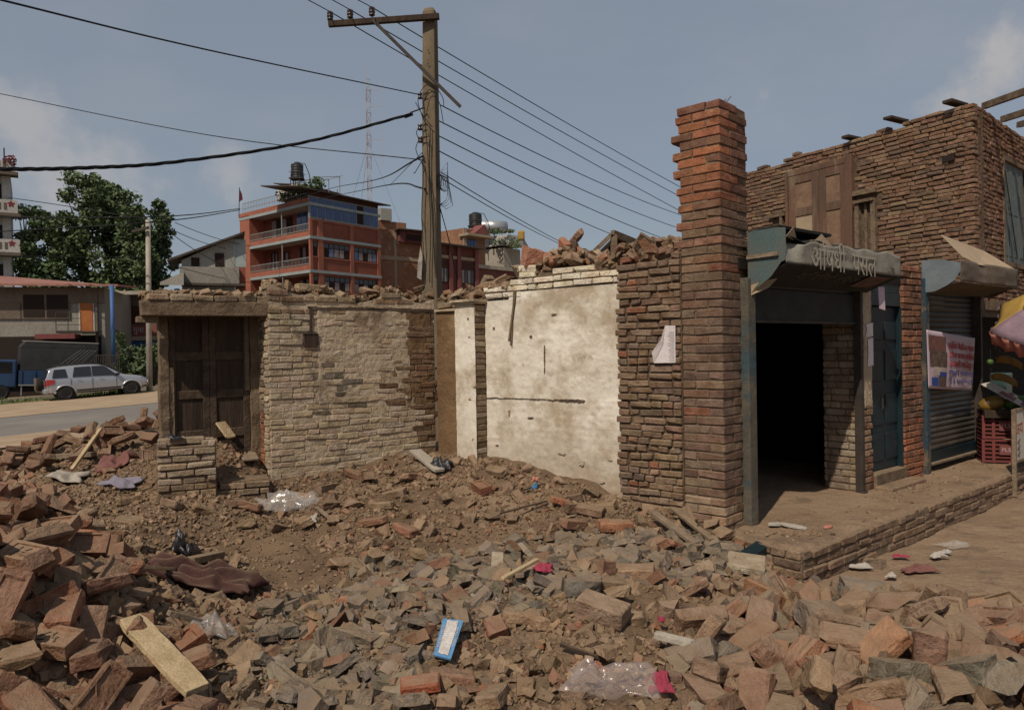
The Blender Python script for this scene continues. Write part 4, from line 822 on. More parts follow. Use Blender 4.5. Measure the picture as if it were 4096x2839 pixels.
for v, tx_, m, sz in ((.22, 'यहाँको मेडिकल पसल', 'banner_red', .085), (.385, 'यही घर सटरमा सारिएको', 'banner_red', .08), (.545, 'जानकारी गराउँदछु ।', 'banner_red', .085), (.70, 'सम्पर्क नं. ०१-६६१५१११', 'banner_blue', .07), (.845, 'मो. नं. ९८५१०५५१९', 'banner_blue', .07)):
    c = np.array(bp(.69, v, .008)); ex = np.array(bp(.9, v))-np.array(bp(.5, v)); ez = np.array(bp(.69, v-.1))-np.array(bp(.69, v+.1)); wd = np.linalg.norm(ex)/.4*.56
    o = text_mesh(tx_, sz, m, 'lettering', ban, basis(c, ex, ez), .002, 1.); w_ = max(o.dimensions.x, .01)
    bpy.context.view_layer.update(); w_ = max((v_.co.x for v_ in o.data.vertices))-min((v_.co.x for v_ in o.data.vertices)); k_ = wd*abs(ex[0])/np.linalg.norm(ex)/max(w_, 1e-3); Mx = basis(c, ex, ez); o.data.transform(Mx.inverted()); o.data.transform(Matrix.Diagonal((min(k_, 2.2), 1.25, 1, 1))); o.data.transform(Mx)
# ================================================================ two storey brick building at the right
_tE = loc(FD, 3888, 420, .1)[0]; EC = wpt(FD, _tE, .1); FE = frame(EC, 149.); FF = frame(EC, 48.)
eb = thing('brick_building', 'two storey old brick building with its roof gone, standing behind the shops', 'building', FE)
r = random.Random(77); ET = 5.14
def topE(x): return ET+.025*math.sin(x*8)+(.06 if -1.1 < x < -.2 else 0)+(.05 if x > -.25 else 0)-(.07 if x < -3.2 else 0)-(.03 if -2.3 < x < -1.9 else 0)
def skE(m, z, q):
    if -3.02 < m < -1.72 and z < 4.83: return True      # old door let into the wall
    if -1.72 <= m < -1.42 and z < 4.25: return True
    if -3.42 < m <= -3.02 and 3.6 < z < 4.2: return True
    return (-.40 < m < -.22 and 4.42 < z < 4.50)
def colE(m, z, q): return pick(q, ((.225, .135, .09), 4), ((.26, .168, .11), 3), ((.21, .125, .085), 2), ((.165, .11, .08), 1.4), (TAN, .5), a=.1)
bl = courses(-4.6, .03, 2.35, 5.24, .0655, .235, top=topE, hdr=.3, r=r, joint=.012, wob=.009, skip=skE)
WX = 1.38; WX2 = 2.72     # the shuttered window starts this far along the right face
right = courses(.0, WX, 2.35, 5.2, .0655, .235, hdr=.45, r=r, joint=.012)+courses(WX2, 5.5, 2.98, 4.62, .0655, .235, hdr=.3, r=r, joint=.012)+courses(WX, 5.5, 4.62, 5.15, .0655, .235, hdr=.3, r=r, joint=.015)+courses(WX, 5.5, 2.4, 2.98, .0655, .235, hdr=.3, r=r, joint=.015)
c3, s3 = math.cos(math.radians(149-48)), math.sin(math.radians(149-48))
allb = [(0, *q) for q in bl]+[(1, *q) for q in right]
def dist(q): return -q[1] if q[0] == 0 else (q[1]*.8-.5 if q[1] < 1.4 else 6)
allb.sort(key=dist); st = Heap()
Lx = np.array([FF[1]@FE[1], FF[1]@FE[2]]); Ly = np.array([FF[2]@FE[1], FF[2]@FE[2]]); a_ = math.atan2(Lx[1], Lx[0])
for i, (sd_, m, z, l, h) in enumerate(allb):
    dd = .05+r.uniform(-.012, .012); c = colE(m, z, r)
    if sd_ == 0 and m > -.1 and 3.02 < z < 3.12: c = ORANGE
    if sd_ == 0: p = (m, dd, z); rz = 0.
    else: p = (*(Lx*(m-.0)+Ly*dd), z); rz = a_; c = (c[0]*.95, c[1]*.9, c[2]*.92)
    if i < 300: put_brick(eb, p, (l, .12, h), c, 'brick', rz=rz, tilt=.035, r=r)
    else: st.add(r.choice(BTRI), rotm(r.uniform(-.03, .03), r.uniform(-.03, .03), rz)@np.diag((l, .12, h)), p, c)
st.obj('far_bricks', eb)
b = MB(); b.prism([(-4.6, 2.2), (-4.6, 5.0), (-3.2, 5.02), (-1.2, 5.06), (-.04, 5.1), (-.04, 2.2)], 'y', .016, .36); b.obj('wall_core', 'mortar_dark', eb)
b = MB()
def rp(x, d, z): return (*(Lx*x+Ly*d), z)
b.hexa([rp(x, d, z) for z in (2.2, 5.08) for x, d in ((.03, .02), (WX, .02), (WX, .10), (.03, .10))]); b.hexa([rp(x, d, z) for z in (4.62, 5.08) for x, d in ((WX, .03), (5.5, .03), (5.5, .36), (WX, .36))]); b.hexa([rp(x, d, z) for z in (2.975, 4.615) for x, d in ((WX2, .03), (5.5, .03), (5.5, .36), (WX2, .36))]); b.hexa([rp(x, d, z) for z in (2.4, 2.97) for x, d in ((WX, .03), (5.5, .03), (5.5, .36), (WX, .36))]); b.obj('wall_core', 'mortar_dark', eb)
# old door set in the left face
def fe(px, py, d=0.): x, z = loc(FE, px, py, d); return x, z
dx0 = fe(3157, 800)[0]; dxm = fe(3277, 800)[0]; dx1 = fe(3392, 800)[0]; dx2 = fe(3418, 800)[0]; dzt = 4.86
b = MB(); b.box(dx0-.02, dx1+.0, -0.025, 0.035, dzt-.10, dzt, .004); b.box(dx1, dx2, -0.075, 0.025, 3.1, dzt+.02, .003); b.box(dx0-.05, dx0+.0, -0.055, 0.025, 3.1, dzt); dfr = b.obj('door_frame', 'wood_red', eb, bevel=.006)
for a, e in ((dx0+.003, dxm-.003), (dxm+.003, dx1-.003)):
    b = MB(); w = .13; b.box(a, a+w, -0.020, 0.025, 3.1, dzt-.102); b.box(e-w, e, -0.020, 0.025, 3.1, dzt-.102)
    for zq in (dzt-.17, 4.12, 3.25): b.box(a+w+.001, e-w-.001, -0.018, 0.023, zq-.07, zq+.07)
    lf = b.obj('door_leaf', 'wood_red', eb, bevel=.005)
    for zq0, zq1 in ((4.19, dzt-.24), (3.32, 4.05)): b = MB(); b.box(a+w-.01, e-w+.01, -0.003, 0.011, zq0, zq1); b.obj('panel', 'card_tan' if (a < dxm-.1 and zq0 < 4) else 'wood_panel', lf, bevel=.004)
b = MB()
for zq in (4.14, 3.92): b.box(-3.45, dx0-.055, -0.065, 0.005, zq-.03, zq+.03, .004)
for xq in (-3.22,): b.box(xq, xq+.05, -0.055, -0.005, 3.5, 4.2)
b.obj('lattice', 'wood_old', eb); b = MB(); b.box(-3.45, dx0-.06, 0.045, 0.085, 3.4, 4.2); b.obj('lattice_back', 'dark_gap', eb)
b = MB(); b.box(dx2+.01, -1.40, -0.085, 0.025, 4.19, 4.26, .004); b.box(dx2+.03, -1.44, -0.105, 0.005, 4.06, 4.11, .004); b.box(dx2+.04, dx2+.11, -0.075, 0.025, 3.0, 4.055); b.box(-1.50, -1.42, -0.065, 0.025, 3.0, 4.055); b.box(dx2+.18, dx2+.22, -0.025, 0.025, 3.0, 4.05); b.obj('window_frame', 'wood_old', eb, bevel=.005)
b = MB(); b.box(dx2+.03, -1.44, 0.030, 0.065, 3.0, 4.2); b.obj('window_dark', 'dark_gap', eb)
b = MB(); b.box(-.40, -.23, -0.040, -0.015, 4.42, 4.505); b.obj('putlog_hole', 'dark_gap', eb)
for px, py, l in ((3570, 478, .16), (3805, 412, .14), (3395, 552, .12)):
    x, z = fe(px, py); b = MB(); b.box(x-.05, x+.08, -l, .3, z-.02, z+.02, .004); b.obj('plank_end', 'wood_dark', eb)
for i, (p0, p1, Y1) in enumerate((((3935, 425), (4330, 285), 9.1), ((4010, 478), (4330, 375), 9.8), ((4075, 500), (4330, 425), 10.4))):
    xx, zz = loc(FF, *p0, .1); a = wpt(FF, xx, .1, zz); e = at(*p1, Y1); M_ = eb.matrix_basis.inverted(); b = MB(); b.bar(M_@Vector(a), M_@Vector(e), .07, .09); b.obj('rafter', 'wood_old', eb)
# shuttered window in the right face
wz0, wz1 = 3.06, 4.60; wn = MB()
def rb(x0, x1, d0, d1, z0, z1, bb): bb.hexa([rp(x, d, z) for z in (z0, z1) for x, d in ((x0, d0), (x1, d0), (x1, d1), (x0, d1))])
rb(WX, WX+.06, -.02, .12, wz0, wz1, wn); rb(WX, WX+1.3, -.03, .12, wz0-.07, wz0-.002, wn); rb(WX, WX+1.3, -.02, .12, wz1+.002, wz1+.07, wn); win = wn.obj('window', 'wood_old', eb)
for i in range(4):
    b = MB(); x0 = WX+.065+i*.28; rb(x0, x0+.272, .02, .05, wz0, wz1, b); b.obj('shutter_board', 'shutter_teal', win, bevel=.006); b = MB(); rb(x0+.04, x0+.235, .012, .019, wz0+.1, wz0+.66, b); rb(x0+.04, x0+.235, .012, .019, wz0+.76, wz1-.1, b); b.obj('shutter_panel', 'shutter_teal', win, bevel=.004)
b = MB(); b.bar(rp(WX+.1, -.01, wz1-.15), rp(WX+.7, -.01, wz0+.1), .012); b.obj('hanging_cable', 'wire', eb)
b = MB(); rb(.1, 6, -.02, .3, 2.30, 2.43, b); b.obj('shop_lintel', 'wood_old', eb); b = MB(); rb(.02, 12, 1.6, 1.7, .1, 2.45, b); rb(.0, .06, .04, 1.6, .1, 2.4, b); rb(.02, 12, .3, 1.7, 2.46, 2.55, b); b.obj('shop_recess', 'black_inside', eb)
# ================================================================ fruit stall at the right edge
r = random.Random(41)
_k = onz(3932, 1846, .27); FK = frame(_k-np.array((.30*math.cos(math.radians(112))*-1, .30*math.sin(math.radians(112))*-1, 0)), 112.); KM = Matrix.Translation((FK[0][0], FK[0][1], 0))@Matrix.Rotation(math.radians(90-112), 4, 'Z')
stall = thing('fruit_stall', 'small fruit stall table with a wooden shelf beside the closed shutter', 'stall', FK)
def fd(px, py, d): x, z = loc(FK, px, py, d); return (x, d, z)
sx0 = fd(3928, 1750, -.30)[0]
b = MB(); zs_ = fd(3990, 1642, -.35)[2]; b.box(sx0+.02, sx0+1.5, -.36, .1, zs_-.09, zs_, .004); b.obj('shelf', 'wood_dark', stall)
for lx_ in (sx0+.05, sx0+1.42):
    for ly_ in (.10, .18): b = MB(); b.box(lx_, lx_+.05, ly_, ly_+.05, PZ-.02, zs_-.09); b.obj('leg', 'wood_dark', stall)
def fruit(name, label, cat, c, prof, mat, rx=0, rz=0, group=None):
    b = MB(); b.lathe(prof, n=14); o = tag(b.obj(name, mat, smooth=True), label, cat, group); o.matrix_world = KM@Matrix.Translation(c)@Matrix.Rotation(rz, 4, 'Z')@Matrix.Rotation(rx, 4, 'Y'); return o
pap = [(.0, -.17), (.05, -.16), (.085, -.10), (.10, -.02), (.092, .06), (.06, .13), (.025, .165), (0, .17)]
c = fd(3972, 1612, -.22); fruit('papaya', 'large ripe yellow papaya lying on the stall shelf', 'papaya', (c[0], -.2, zs_+.085), pap, 'fruit_yellow', rx=1.3, rz=.3)
fruit('papaya', 'dull greenish papaya behind the ripe one on the stall shelf', 'papaya', (c[0]+.30, -.12, zs_+.085), pap, 'fruit_green', rx=1.45, rz=.1)
for i, (px, py, lab) in enumerate(((4040, 1445, 'upper bunch of ripe bananas hanging in the dark stall'), (4020, 1515, 'lower bunch of bananas hanging in the dark stall'))):
    q = fd(px, py, -.15); bn = thing('banana_bunch', lab, 'bananas', FK, 'bananas on the stall')
    for k in range(6):
        b = MB(); a0 = -.5+k*.2; pts = [(q[0]-.15+.30*t/6+.0, -.15-.05*math.sin(a0)*2+.02*k, q[2]+.05-.10*(t/6)+.05*math.sin(3.14*t/6)*math.cos(a0)-.012*k) for t in range(7)]; b.tube(pts, [.006, .017, .021, .022, .021, .016, .006], 7); b.obj('banana', 'fruit_yellow', bn, smooth=True)
    b = MB(); b.tube([(q[0]-.15, -.12, q[2]+.06), (q[0]-.15, -.1, q[2]+.4)], .004); b.obj('string', 'wire', bn)
q = fd(3960, 1448, -.12); fruit('lime', 'single bright green lime hanging in the dark stall', 'lime', (q[0], -.12, q[2]), [(0, -.04), (.03, -.03), (.042, 0), (.03, .03), (0, .04)], 'fruit_green')
# printed board leaning over the fruit
bo = thing('printed_board', 'sloping white board with red print above the stall fruit', 'board', FK)
A_ = [fd(3925, 1538, -.30), fd(3965, 1530, -.14), fd(4240, 1672, -.14), fd(4240, 1712, -.34)]; b = MB(); b.sheet(A_, (0, .3, 1), .012); b.obj('panel', 'white_board', bo)
def bl_(u, v): p = np.array(A_); return tuple((1-v)*((1-u)*p[0]+u*p[3])+v*((1-u)*p[1]+u*p[2])+np.array((0, -.004, .0145)))
for u0, u1, v0, v1 in ((.22, .42, .05, .55), (.5, .7, .1, .6), (.3, .36, .6, .9), (.6, .9, .7, .95)): b = MB(); b.add([bl_(u0, v0), bl_(u1, v0), bl_(u1, v1), bl_(u0, v1)], [(0, 1, 2, 3)]); b.obj('red_print', 'crate_red', bo)
b = MB(); b.bar(A_[0], (A_[0][0]+.1, -.05, zs_), .02); b.obj('prop', 'wood_dark', bo)
# two plastic crates
def crate(cx, z0, w, d, h, label):
    t = thing('plastic_crate', label, 'crate', FK, 'stacked red crates')
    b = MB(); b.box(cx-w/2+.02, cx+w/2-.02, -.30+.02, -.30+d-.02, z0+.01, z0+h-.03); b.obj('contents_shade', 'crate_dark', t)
    n = 6
    for k in range(n):
        z = z0+.004+(h-.03)*k/(n-1); b = MB(); b.box(cx-w/2, cx+w/2, -.30, -.285, z, z+.018 if k not in (0, n-1) else z+.026); b.box(cx-w/2, cx-w/2+.015, -.284, -.30+d, z, z+.018); b.obj('slat', 'crate_red', t)
    for x in (cx-w/2-.004, cx-.06, cx+w/2-.03): b = MB(); b.box(x, x+.034, -.306, -.282, z0, z0+h); b.obj('rib', 'crate_red', t)
    b = MB(); b.box(cx+.02, cx+.17, -.312, -.307, z0+h*.35, z0+h*.75); pn = b.obj('name_plate', 'bank_red', t)
    text_mesh('PL5', .07, 'banner', 'lettering', t, basis((cx+.095, -.3135, z0+h*.56), (1, 0, 0), (0, 0, 1)), .001)
cw = fd(4052, 1750, -.30)[0]-sx0; z1c = fd(3990, 1850, -.30)[2]
crate(sx0+cw/2, PZ+.01, cw, .35, .30, 'lower red plastic crate standing on the plinth beside the shutter'); crate(sx0+cw/2, PZ+.32, cw-.01, .35, .30, 'upper red plastic crate stacked on another one')
# white sign board on legs
sg = thing('sign_board', 'white framed board with brown and black Nepali lettering at the right edge', 'sign board', FD)
fd = lambda px, py, d: (loc(FD, px, py, d)[0], d, loc(FD, px, py, d)[1]); q0 = fd(4060, 1645, -.75); q1 = fd(4060, 1842, -.75); zf = 0.
b = MB(); b.box(q0[0], q0[0]+.8, -.75, -.735, q1[2], q0[2]); b.obj('panel', 'white_board', sg)
b = MB(); b.box(q0[0]-.03, q0[0]+.0, -.765, -.72, -.0, q0[2]+.02); b.obj('leg', 'wood_grey', sg); b = MB(); b.box(q0[0]+.8, q0[0]+.83, -.765, -.72, -.0, q0[2]+.02); b.obj('leg', 'wood_grey', sg)
b = MB(); b.box(q0[0]+.001, q0[0]+.8, -.76, -.725, q0[2], q0[2]+.025); b.box(q0[0]+.001, q0[0]+.8, -.76, -.725, q1[2]-.03, q1[2]); b.box(q0[0]+.001, q0[0]+.8, -.75, -.73, q1[2]-.25, q1[2]-.22); b.obj('frame', 'wood_grey', sg)
text_mesh('जय', .20, 'orange_door', 'lettering', sg, basis((q0[0]+.14, -.753, q0[2]-.22), (1, 0, .1), (0, 0, 1)), .001)
for k in range(3): text_mesh('• वि', .075, 'ink', 'lettering', sg, basis((q0[0]+.09, -.753, q1[2]+.20-.075*k), (1, 0, 0), (0, 0, 1)), .001)
b = MB(); b.box(q0[0]+.16, q0[0]+.36, -.70, -.6, 0., .07, .006); tag(b.obj('brick', 'crate_red', bevel=.006), 'single red brick under the white sign board', 'brick'); bpy.data.objects['brick'] if 0 else None; o = [x for x in bpy.data.objects if x.get('label') == 'single red brick under the white sign board'][0]; o.matrix_world = plinth.matrix_basis
b = MB(); c = fd(4092, 1560, -.1); b.prism([(-.16, 0), (.16, 0), (.12, -.42), (-.12, -.42)], 'y', -.1, .12); o = tag(b.obj('plastic_stool', 'plastic_green', bevel=.02), 'dark green plastic stool stacked at the back of the stall', 'stool'); o.matrix_world = plinth.matrix_basis@Matrix.Translation((c[0]+.1, .2, c[2]+.25))
# umbrella
um = thing('market_umbrella', 'yellow, mauve and pink market umbrella over the fruit stall', 'umbrella')
uc = at(4345, 1215, 8.6); um.location = uc; um.rotation_euler = (.28, -.38, 0)
NP = 8; cols = ['cloth_mauve', 'cloth_yellow', 'cloth_pink', 'cloth_mauve', 'cloth_yellow', 'cloth_pink', 'cloth_mauve', 'cloth_violet']
for k in range(NP):
    a0 = 6.2832*k/NP+.35; a1 = 6.2832*(k+1)/NP+.35; b = MB()
    def uf(u, v):
        a = a0+(a1-a0)*u; s = math.sin(math.pi*u); R = 1.0*v*(1-.10*s*v); z = .26-.34*v**1.7-.04*s*v
        return (R*math.cos(a), R*math.sin(a), z)
    b.mi = 0; b.grid(lambda u, v: uf(u, v*.62), 8, 7); b.mi = 1; b.grid(lambda u, v: uf(u, .62+.38*v), 8, 5)
    b.mi = 2; b.grid(lambda u, v: (lambda p: (p[0]*(1+.02*math.sin(u*25)), p[1]*(1+.02*math.sin(u*25)), p[2]-.16*v-.02*v*math.sin(u*19+k)))(uf(u, 1)), 14, 3); o = b.obj('canopy_panel', [('cloth_yellow' if 1.5 < (a0+.39) % 6.2832 < 2.6 else 'cloth_mauve')]*2+['cloth_pink' if (a0+.39) % 6.2832 > 2.9 else 'cloth_violet'], um, smooth=True); s_ = o.modifiers.new('thick', 'SOLIDIFY'); s_.thickness = .003
    b = MB(); b.bar((0, 0, .22), (math.cos(a0)*.97, math.sin(a0)*.97, -.09), .008); b.obj('rib', 'iron', um)
b = MB(); b.tube([(0, 0, .3), (0, 0, -1.6)], .016, 8); b.obj('pole', 'iron', um)
# ================================================================ utility pole
pole = thing('utility_pole', 'tall square weathered utility pole with a one-sided cross arm behind the wall', 'utility pole')
PY = 11.3; pt = at(1720, 38, PY); pb = at(1719, 1125, PY); az_ = math.radians(-12)
pole.location = (pb[0], PY, 0); ht = pt[2]; w0, w1 = .145, .092
def rot(x, y): return (x*math.cos(az_)-y*math.sin(az_), x*math.sin(az_)+y*math.cos(az_))
xt = pt[0]-pb[0]; b = MB()
vs = []
for z, w, ox in ((-.1, w0, 0), (ht*.5, (w0+w1)/2, xt*.5), (ht-.06, w1, xt), (ht, w1*.7, xt)): vs += [(ox+rot(a*w, c*w)[0], rot(a*w, c*w)[1], z) for a, c in ((-1, -1), (1, -1), (1, 1), (-1, 1))]
b.add(vs, [(3, 2, 1, 0), (12, 13, 14, 15)]+[(4*i+q, 4*i+(q+1) % 4, 4*i+4+(q+1) % 4, 4*i+4+q) for i in range(3) for q in range(4)]); b.obj('shaft', 'concrete_pole', pole, bevel=.012)
def pl(px, py, dy=0.): p = at(px, py, PY+dy); return (p[0]-pb[0], dy, p[2])
armd = -.16
b = MB(); b.bar(pl(1314, 98, armd), pl(1757, 67, armd), .07, .085); arm = b.obj('cross_arm', 'wood_dark', pole, bevel=.006)
ins = []
for px, py in ((1321, 84), (1401, 76), (1488, 66)):
    x, y, z = pl(px, py, armd); b = MB(); b.tube([(x, y, z-.10), (x, y, z+.02)], .009); b.obj('insulator_pin', 'iron', arm)
    b = MB(); b.lathe([(.02, 0), (.045, .012), (.045, .03), (.028, .04), (.05, .055), (.05, .075), (.03, .085), (.048, .10), (.045, .125), (.02, .14), (0, .142)], (x, y, z), 12); b.obj('insulator', 'glaze_brown', pole, smooth=True); ins.append((x+pb[0], y+PY, z+.135))
b = MB(); b.bar(pl(1490, 80, armd-.05), pl(1842, 428, armd-.05), .03, .045); b.obj('brace', 'iron', pole)
for px, py in ((1680, 385), (1680, 510), (1682, 560)):
    x, y, z = pl(px, py, -.1); b = MB(); b.lathe([(.012, -.045), (.035, -.04), (.03, -.012), (.022, 0), (.03, .012), (.035, .04), (.012, .045)], (x, y, z), 10); b.obj('spool_insulator', 'glaze_brown', pole, smooth=True)
    b = MB(); b.bar((x, y, z+.045), (x+.13, y, z+.05), .008); b.bar((x, y, z-.045), (x+.13, y, z-.04), .008); b.obj('spool_bracket', 'iron', pole)
for py in (200, 255, 460, 535, 575): x, y, z = pl(1712, py, -.135); b = MB(); b.tube([(x, y, z), (x, y+.02, z)], .008); b.obj('bolt_hole', 'dark_gap', pole)
for k, (pa, pb_, off) in enumerate((((1690, 640), (1690, 1110), 0), ((1718, 500), (1722, 1130), 1), ((1715, 560), (1745, 1110), 2))):
    b = MB(); a, e = pl(*pa, -.155), pl(*pb_, -.175); b.tube([tuple(np.array(a)+(np.array(e)-np.array(a))*t/8+np.array((.012*math.sin(t*1.3+k), -.01, 0))) for t in range(9)], .007); b.obj('down_cable', 'wire', pole)
x, y, z = pl(1758, 728, -.05)
for k in range(5): b = MB(); rr_ = .08+.012*k; b.tube([(x+.02*k+rr_*.5*math.cos(a*.524), y-.03, z+.115*math.sin(a*.524)-.01*k) for a in range(13)], .006, 5); b.obj('cable_coil', 'wire', pole)
for k in range(4):
    b = MB(); x1, _, z1 = pl(1790+k*7, 780+k*14, -.05); b.tube([pl(1752, 700, -.05), pl(1790, 650+20*k, -.05), (x1, -.05, z1), pl(1785, 800+12*k, -.05), pl(1760, 818, -.05)], .0045, 5); b.obj('loose_loop', 'wire', pole)
def curve(pts, n=9):
    P = [np.array(p) for p in pts]; P = [2*P[0]-P[1]]+P+[2*P[-1]-P[-2]]; o = []
    for i in range(1, len(P)-2):
        for t in range(n):
            s = t/n; o.append(tuple(.5*((2*P[i])+(-P[i-1]+P[i+1])*s+(2*P[i-1]-5*P[i]+4*P[i+1]-P[i+2])*s*s+(-P[i-1]+3*P[i]-3*P[i+1]+P[i+2])*s**3)))
    return o+[tuple(P[-2])]
for k, pp in enumerate((((1690, 470), (1672, 400), (1700, 345), (1740, 350), (1770, 390), (1776, 430)), ((1690, 430), (1710, 365), (1735, 370), (1760, 420), (1773, 490)), ((1662, 410), (1690, 460), (1730, 510)), ((1680, 500), (1666, 530), (1674, 560), (1664, 600), (1690, 660)), ((1690, 640), (1660, 690), (1655, 690)))):
    b = MB(); b.tube(curve([pl(*q, -.17) for q in pp]), .006, 5); b.obj('jumper_cable', 'wire', pole)
b = MB(); cl = [pl(1682, 985, -.16), pl(1692, 1040, -.17), pl(1690, 1070, -.17), pl(1685, 1120, -.17), pl(1668, 1110, -.18), pl(1672, 1050, -.19)]; b.add(cl, [(0, 1, 5), (1, 2, 4, 5), (2, 3, 4)]); o = tag(b.obj('cloth_rag', 'white_scrap'), 'dirty white rag hanging on the left side of the utility pole', 'rag'); o.location = pole.location; s_ = o.modifiers.new('thick', 'SOLIDIFY'); s_.thickness = .004
# ---------------------------------------------------------------- wires
def wire(label, pts, rad=.008, sag=0., group='overhead wires', n=24, name='overhead_wire'):
    P = [np.array(p, float) for p in pts]
    if len(P) == 2:
        q = [P[0]+(P[1]-P[0])*t/n-np.array((0, 0, 4*sag*(t/n)*(1-t/n))) for t in range(n+1)]
    else: q = curve(P)
    b = MB(); b.tube([tuple(p) for p in q], rad, 5); return tag(b.obj(name, 'wire', smooth=True), label, 'wire', group)
def pp_(px, py, dy=-.16): return at(px, py, PY+dy)
for i, ((lx_, ly_), (rx_, ry_)) in enumerate((((1180, -28), (2715, 895)), ((1275, -30), (2712, 835)), ((1370, -32), (2712, 800)))):
    wire('power line from the %s cross-arm insulator towards the upper left' % ('outer', 'middle', 'inner')[i], [ins[i], at(lx_, ly_, 9.2)], .007)
    wire('power line from the %s cross-arm insulator down behind the pillar' % ('outer', 'middle', 'inner')[i], [ins[i], at(rx_+260, ry_+80, 26.)], .009, .10)
wire('upper service wire running from the pole to the top left corner', [pp_(1682, 380), at(830, 200, 7.2), at(-120, -30, 4.6)], .008)
wire('thin wire running from the pole to the left edge under the service wire', [pp_(1690, 640), at(830, 540, 13), at(-100, 355, 15)], .008)
tw = thing('twisted_cable', 'thick twisted black cable sweeping from the pole to the left edge', 'cable')
base_ = curve([pp_(1650, 455), at(1215, 570, 10.2), at(700, 648, 8.9), at(330, 672, 8.0), at(0, 677, 7.3), at(-250, 672, 6.9)], 26)
for k in range(3):
    b = MB(); b.tube([tuple(np.array(p)+.011*np.array((0, math.cos(i*.42+k*2.09), math.sin(i*.42+k*2.09)))) for i, p in enumerate(base_)], .0125, 5); b.obj('strand', 'wire', tw, smooth=True)
b = MB(); b.tube([tuple(pp_(1650, 455)), tuple(pp_(1618, 470))], .03, 6, .02); b.tube([tuple(pp_(1640, 452)), tuple(pp_(1700, 430))], .012, 5); b.obj('clamp', 'iron', tw)
for i, (pa, pb_) in enumerate((((1760, 420), (2715, 850)), ((1757, 485), (2712, 902)), ((1757, 545), (2712, 965)), ((1757, 605), (2560, 970)))):
    wire('low-voltage line %s on the right of the pole' % ('highest', 'second', 'third', 'lowest')[i], [pp_(*pa), at(pb_[0]+180, pb_[1]+60, 27.)], .009, .22)
wire('upper of two thin drop wires falling right from the pole coil', [pp_(1765, 690), at(2330, 1010, 21)], .008, .06); wire('lower of two thin drop wires falling right from the pole coil', [pp_(1768, 715), at(2260, 985, 21)], .008, .05)
wire('drop wire from the pole to the red house roof', [pp_(1690, 625), at(1500, 720, 25), at(1300, 760, 44), at(1090, 830, 60)], .016); wire('slack wire from the pole past the antenna mast', [pp_(1700, 755), at(1565, 738, 20), at(1380, 775, 40), at(1100, 830, 60)], .016)
wire('short thin wire joining the slack wire to the pole', [pp_(1690, 610), at(1610, 690, 15), at(1563, 738, 20)], .006)
wire('guy wire slanting down right of the pole', [pp_(1757, 820), at(1795, 960, 12.5), at(1830, 1120, 13.5)], .008)
for i, (y0, y1) in enumerate(((870, 835), (930, 840))): wire('%s far street wire crossing before the trees' % ('upper', 'lower')[i], [at(-60, y0, 40), at(650, 866 if i == 0 else 885, 40), at(960, y1, 57)], .03)
wire('thin far wire from the white building into the trees', [at(30, 790, 50), at(250, 822, 48), at(600, 880, 47)], .025)
for i, (a, e) in enumerate((((700, 890), (1005, 985)), ((700, 925), (950, 1000)), ((700, 945), (930, 1075)), ((560, 1020), (1000, 1130)))): wire('far wire %d' % i if 0 else ('top', 'second', 'third', 'lowest')[i]+' thin wire between the concrete pole and the red house', [at(*a, 44), at(*e, 58)], .022, .2)
wire('fine cable crossing the left low building', [at(-40, 1025, 36), at(600, 1030, 42)], .02)
# ================================================================ far side of the road
def fbox(fr, parent, name, mat, px0, px1, py0, py1, d0, d1, pyr=None):   # box on a wall plane given in photo pixels
    x0, z1 = loc(fr, px0, py0, d0); x1, z0 = loc(fr, px1, py1 if pyr is None else pyr, d0); zb_ = loc(fr, px0, py1, d0)[1]; b = MB(); b.box(x0, x1, d0, d1, min(zb_, z0), z1); return b.obj(name, mat, parent)
def lb(parent, name, mat, x0, x1, d0, d1, z0, z1, **k): b = MB(); b.box(x0, x1, d0, d1, z0, z1); return b.obj(name, mat, parent, **k)
# ---------------------------------------------------------------- red corner house
RCc = at(1239, 937, 63.); R1 = frame(RCc, 129.6); R2 = frame(RCc, 36.7)
red = thing('red_house', 'tall orange-red house with open balconies and a blue glazed top floor', 'house', R2)
zg = -3.; zf = [loc(R2, 1239, 1073)[1], loc(R2, 1239, 937)[1]]; sh_ = zf[1]-zf[0]; zf = [zf[0]-sh_]+zf+[zf[1]+sh_*.98]; print('storeys', zf)
WR = loc(R2, 1520, 1099)[0]; WL = -loc(R1, 962, 1000)[0]; print('red size', WR, WL)
# local frame: x along right face, y into the building; left face lies along direction R1 (towards the left)
ux = np.array([R1[1]@R2[1], R1[1]@R2[2]])*-1  # unit vector from corner along left face
un = np.array([R1[2]@R2[1], R1[2]@R2[2]])     # inward from left face
def lp(s, d, z): p = ux*s+un*d; return (p[0], p[1], z)
def lbox(parent, name, mat, s0, s1, d0, d1, z0, z1): b = MB(); b.hexa([lp(s, d, z) for z in (z0, z1) for s, d in ((s1, d0), (s0, d0), (s0, d1), (s1, d1))]); return b.obj(name, mat, parent)
def spx(px): return -loc(R1, px, 1000)[0]
b = MB(); BK = 9.
b.hexa([lp(s, d, z) if s else (0+.12*(1 if d else 1), d+.12, z) for z in (zg, zf[2]+.2) for s, d in ((0, 1.5), (WL-.05, 1.5), (WL-.05, BK), (0, BK))]) if 0 else None
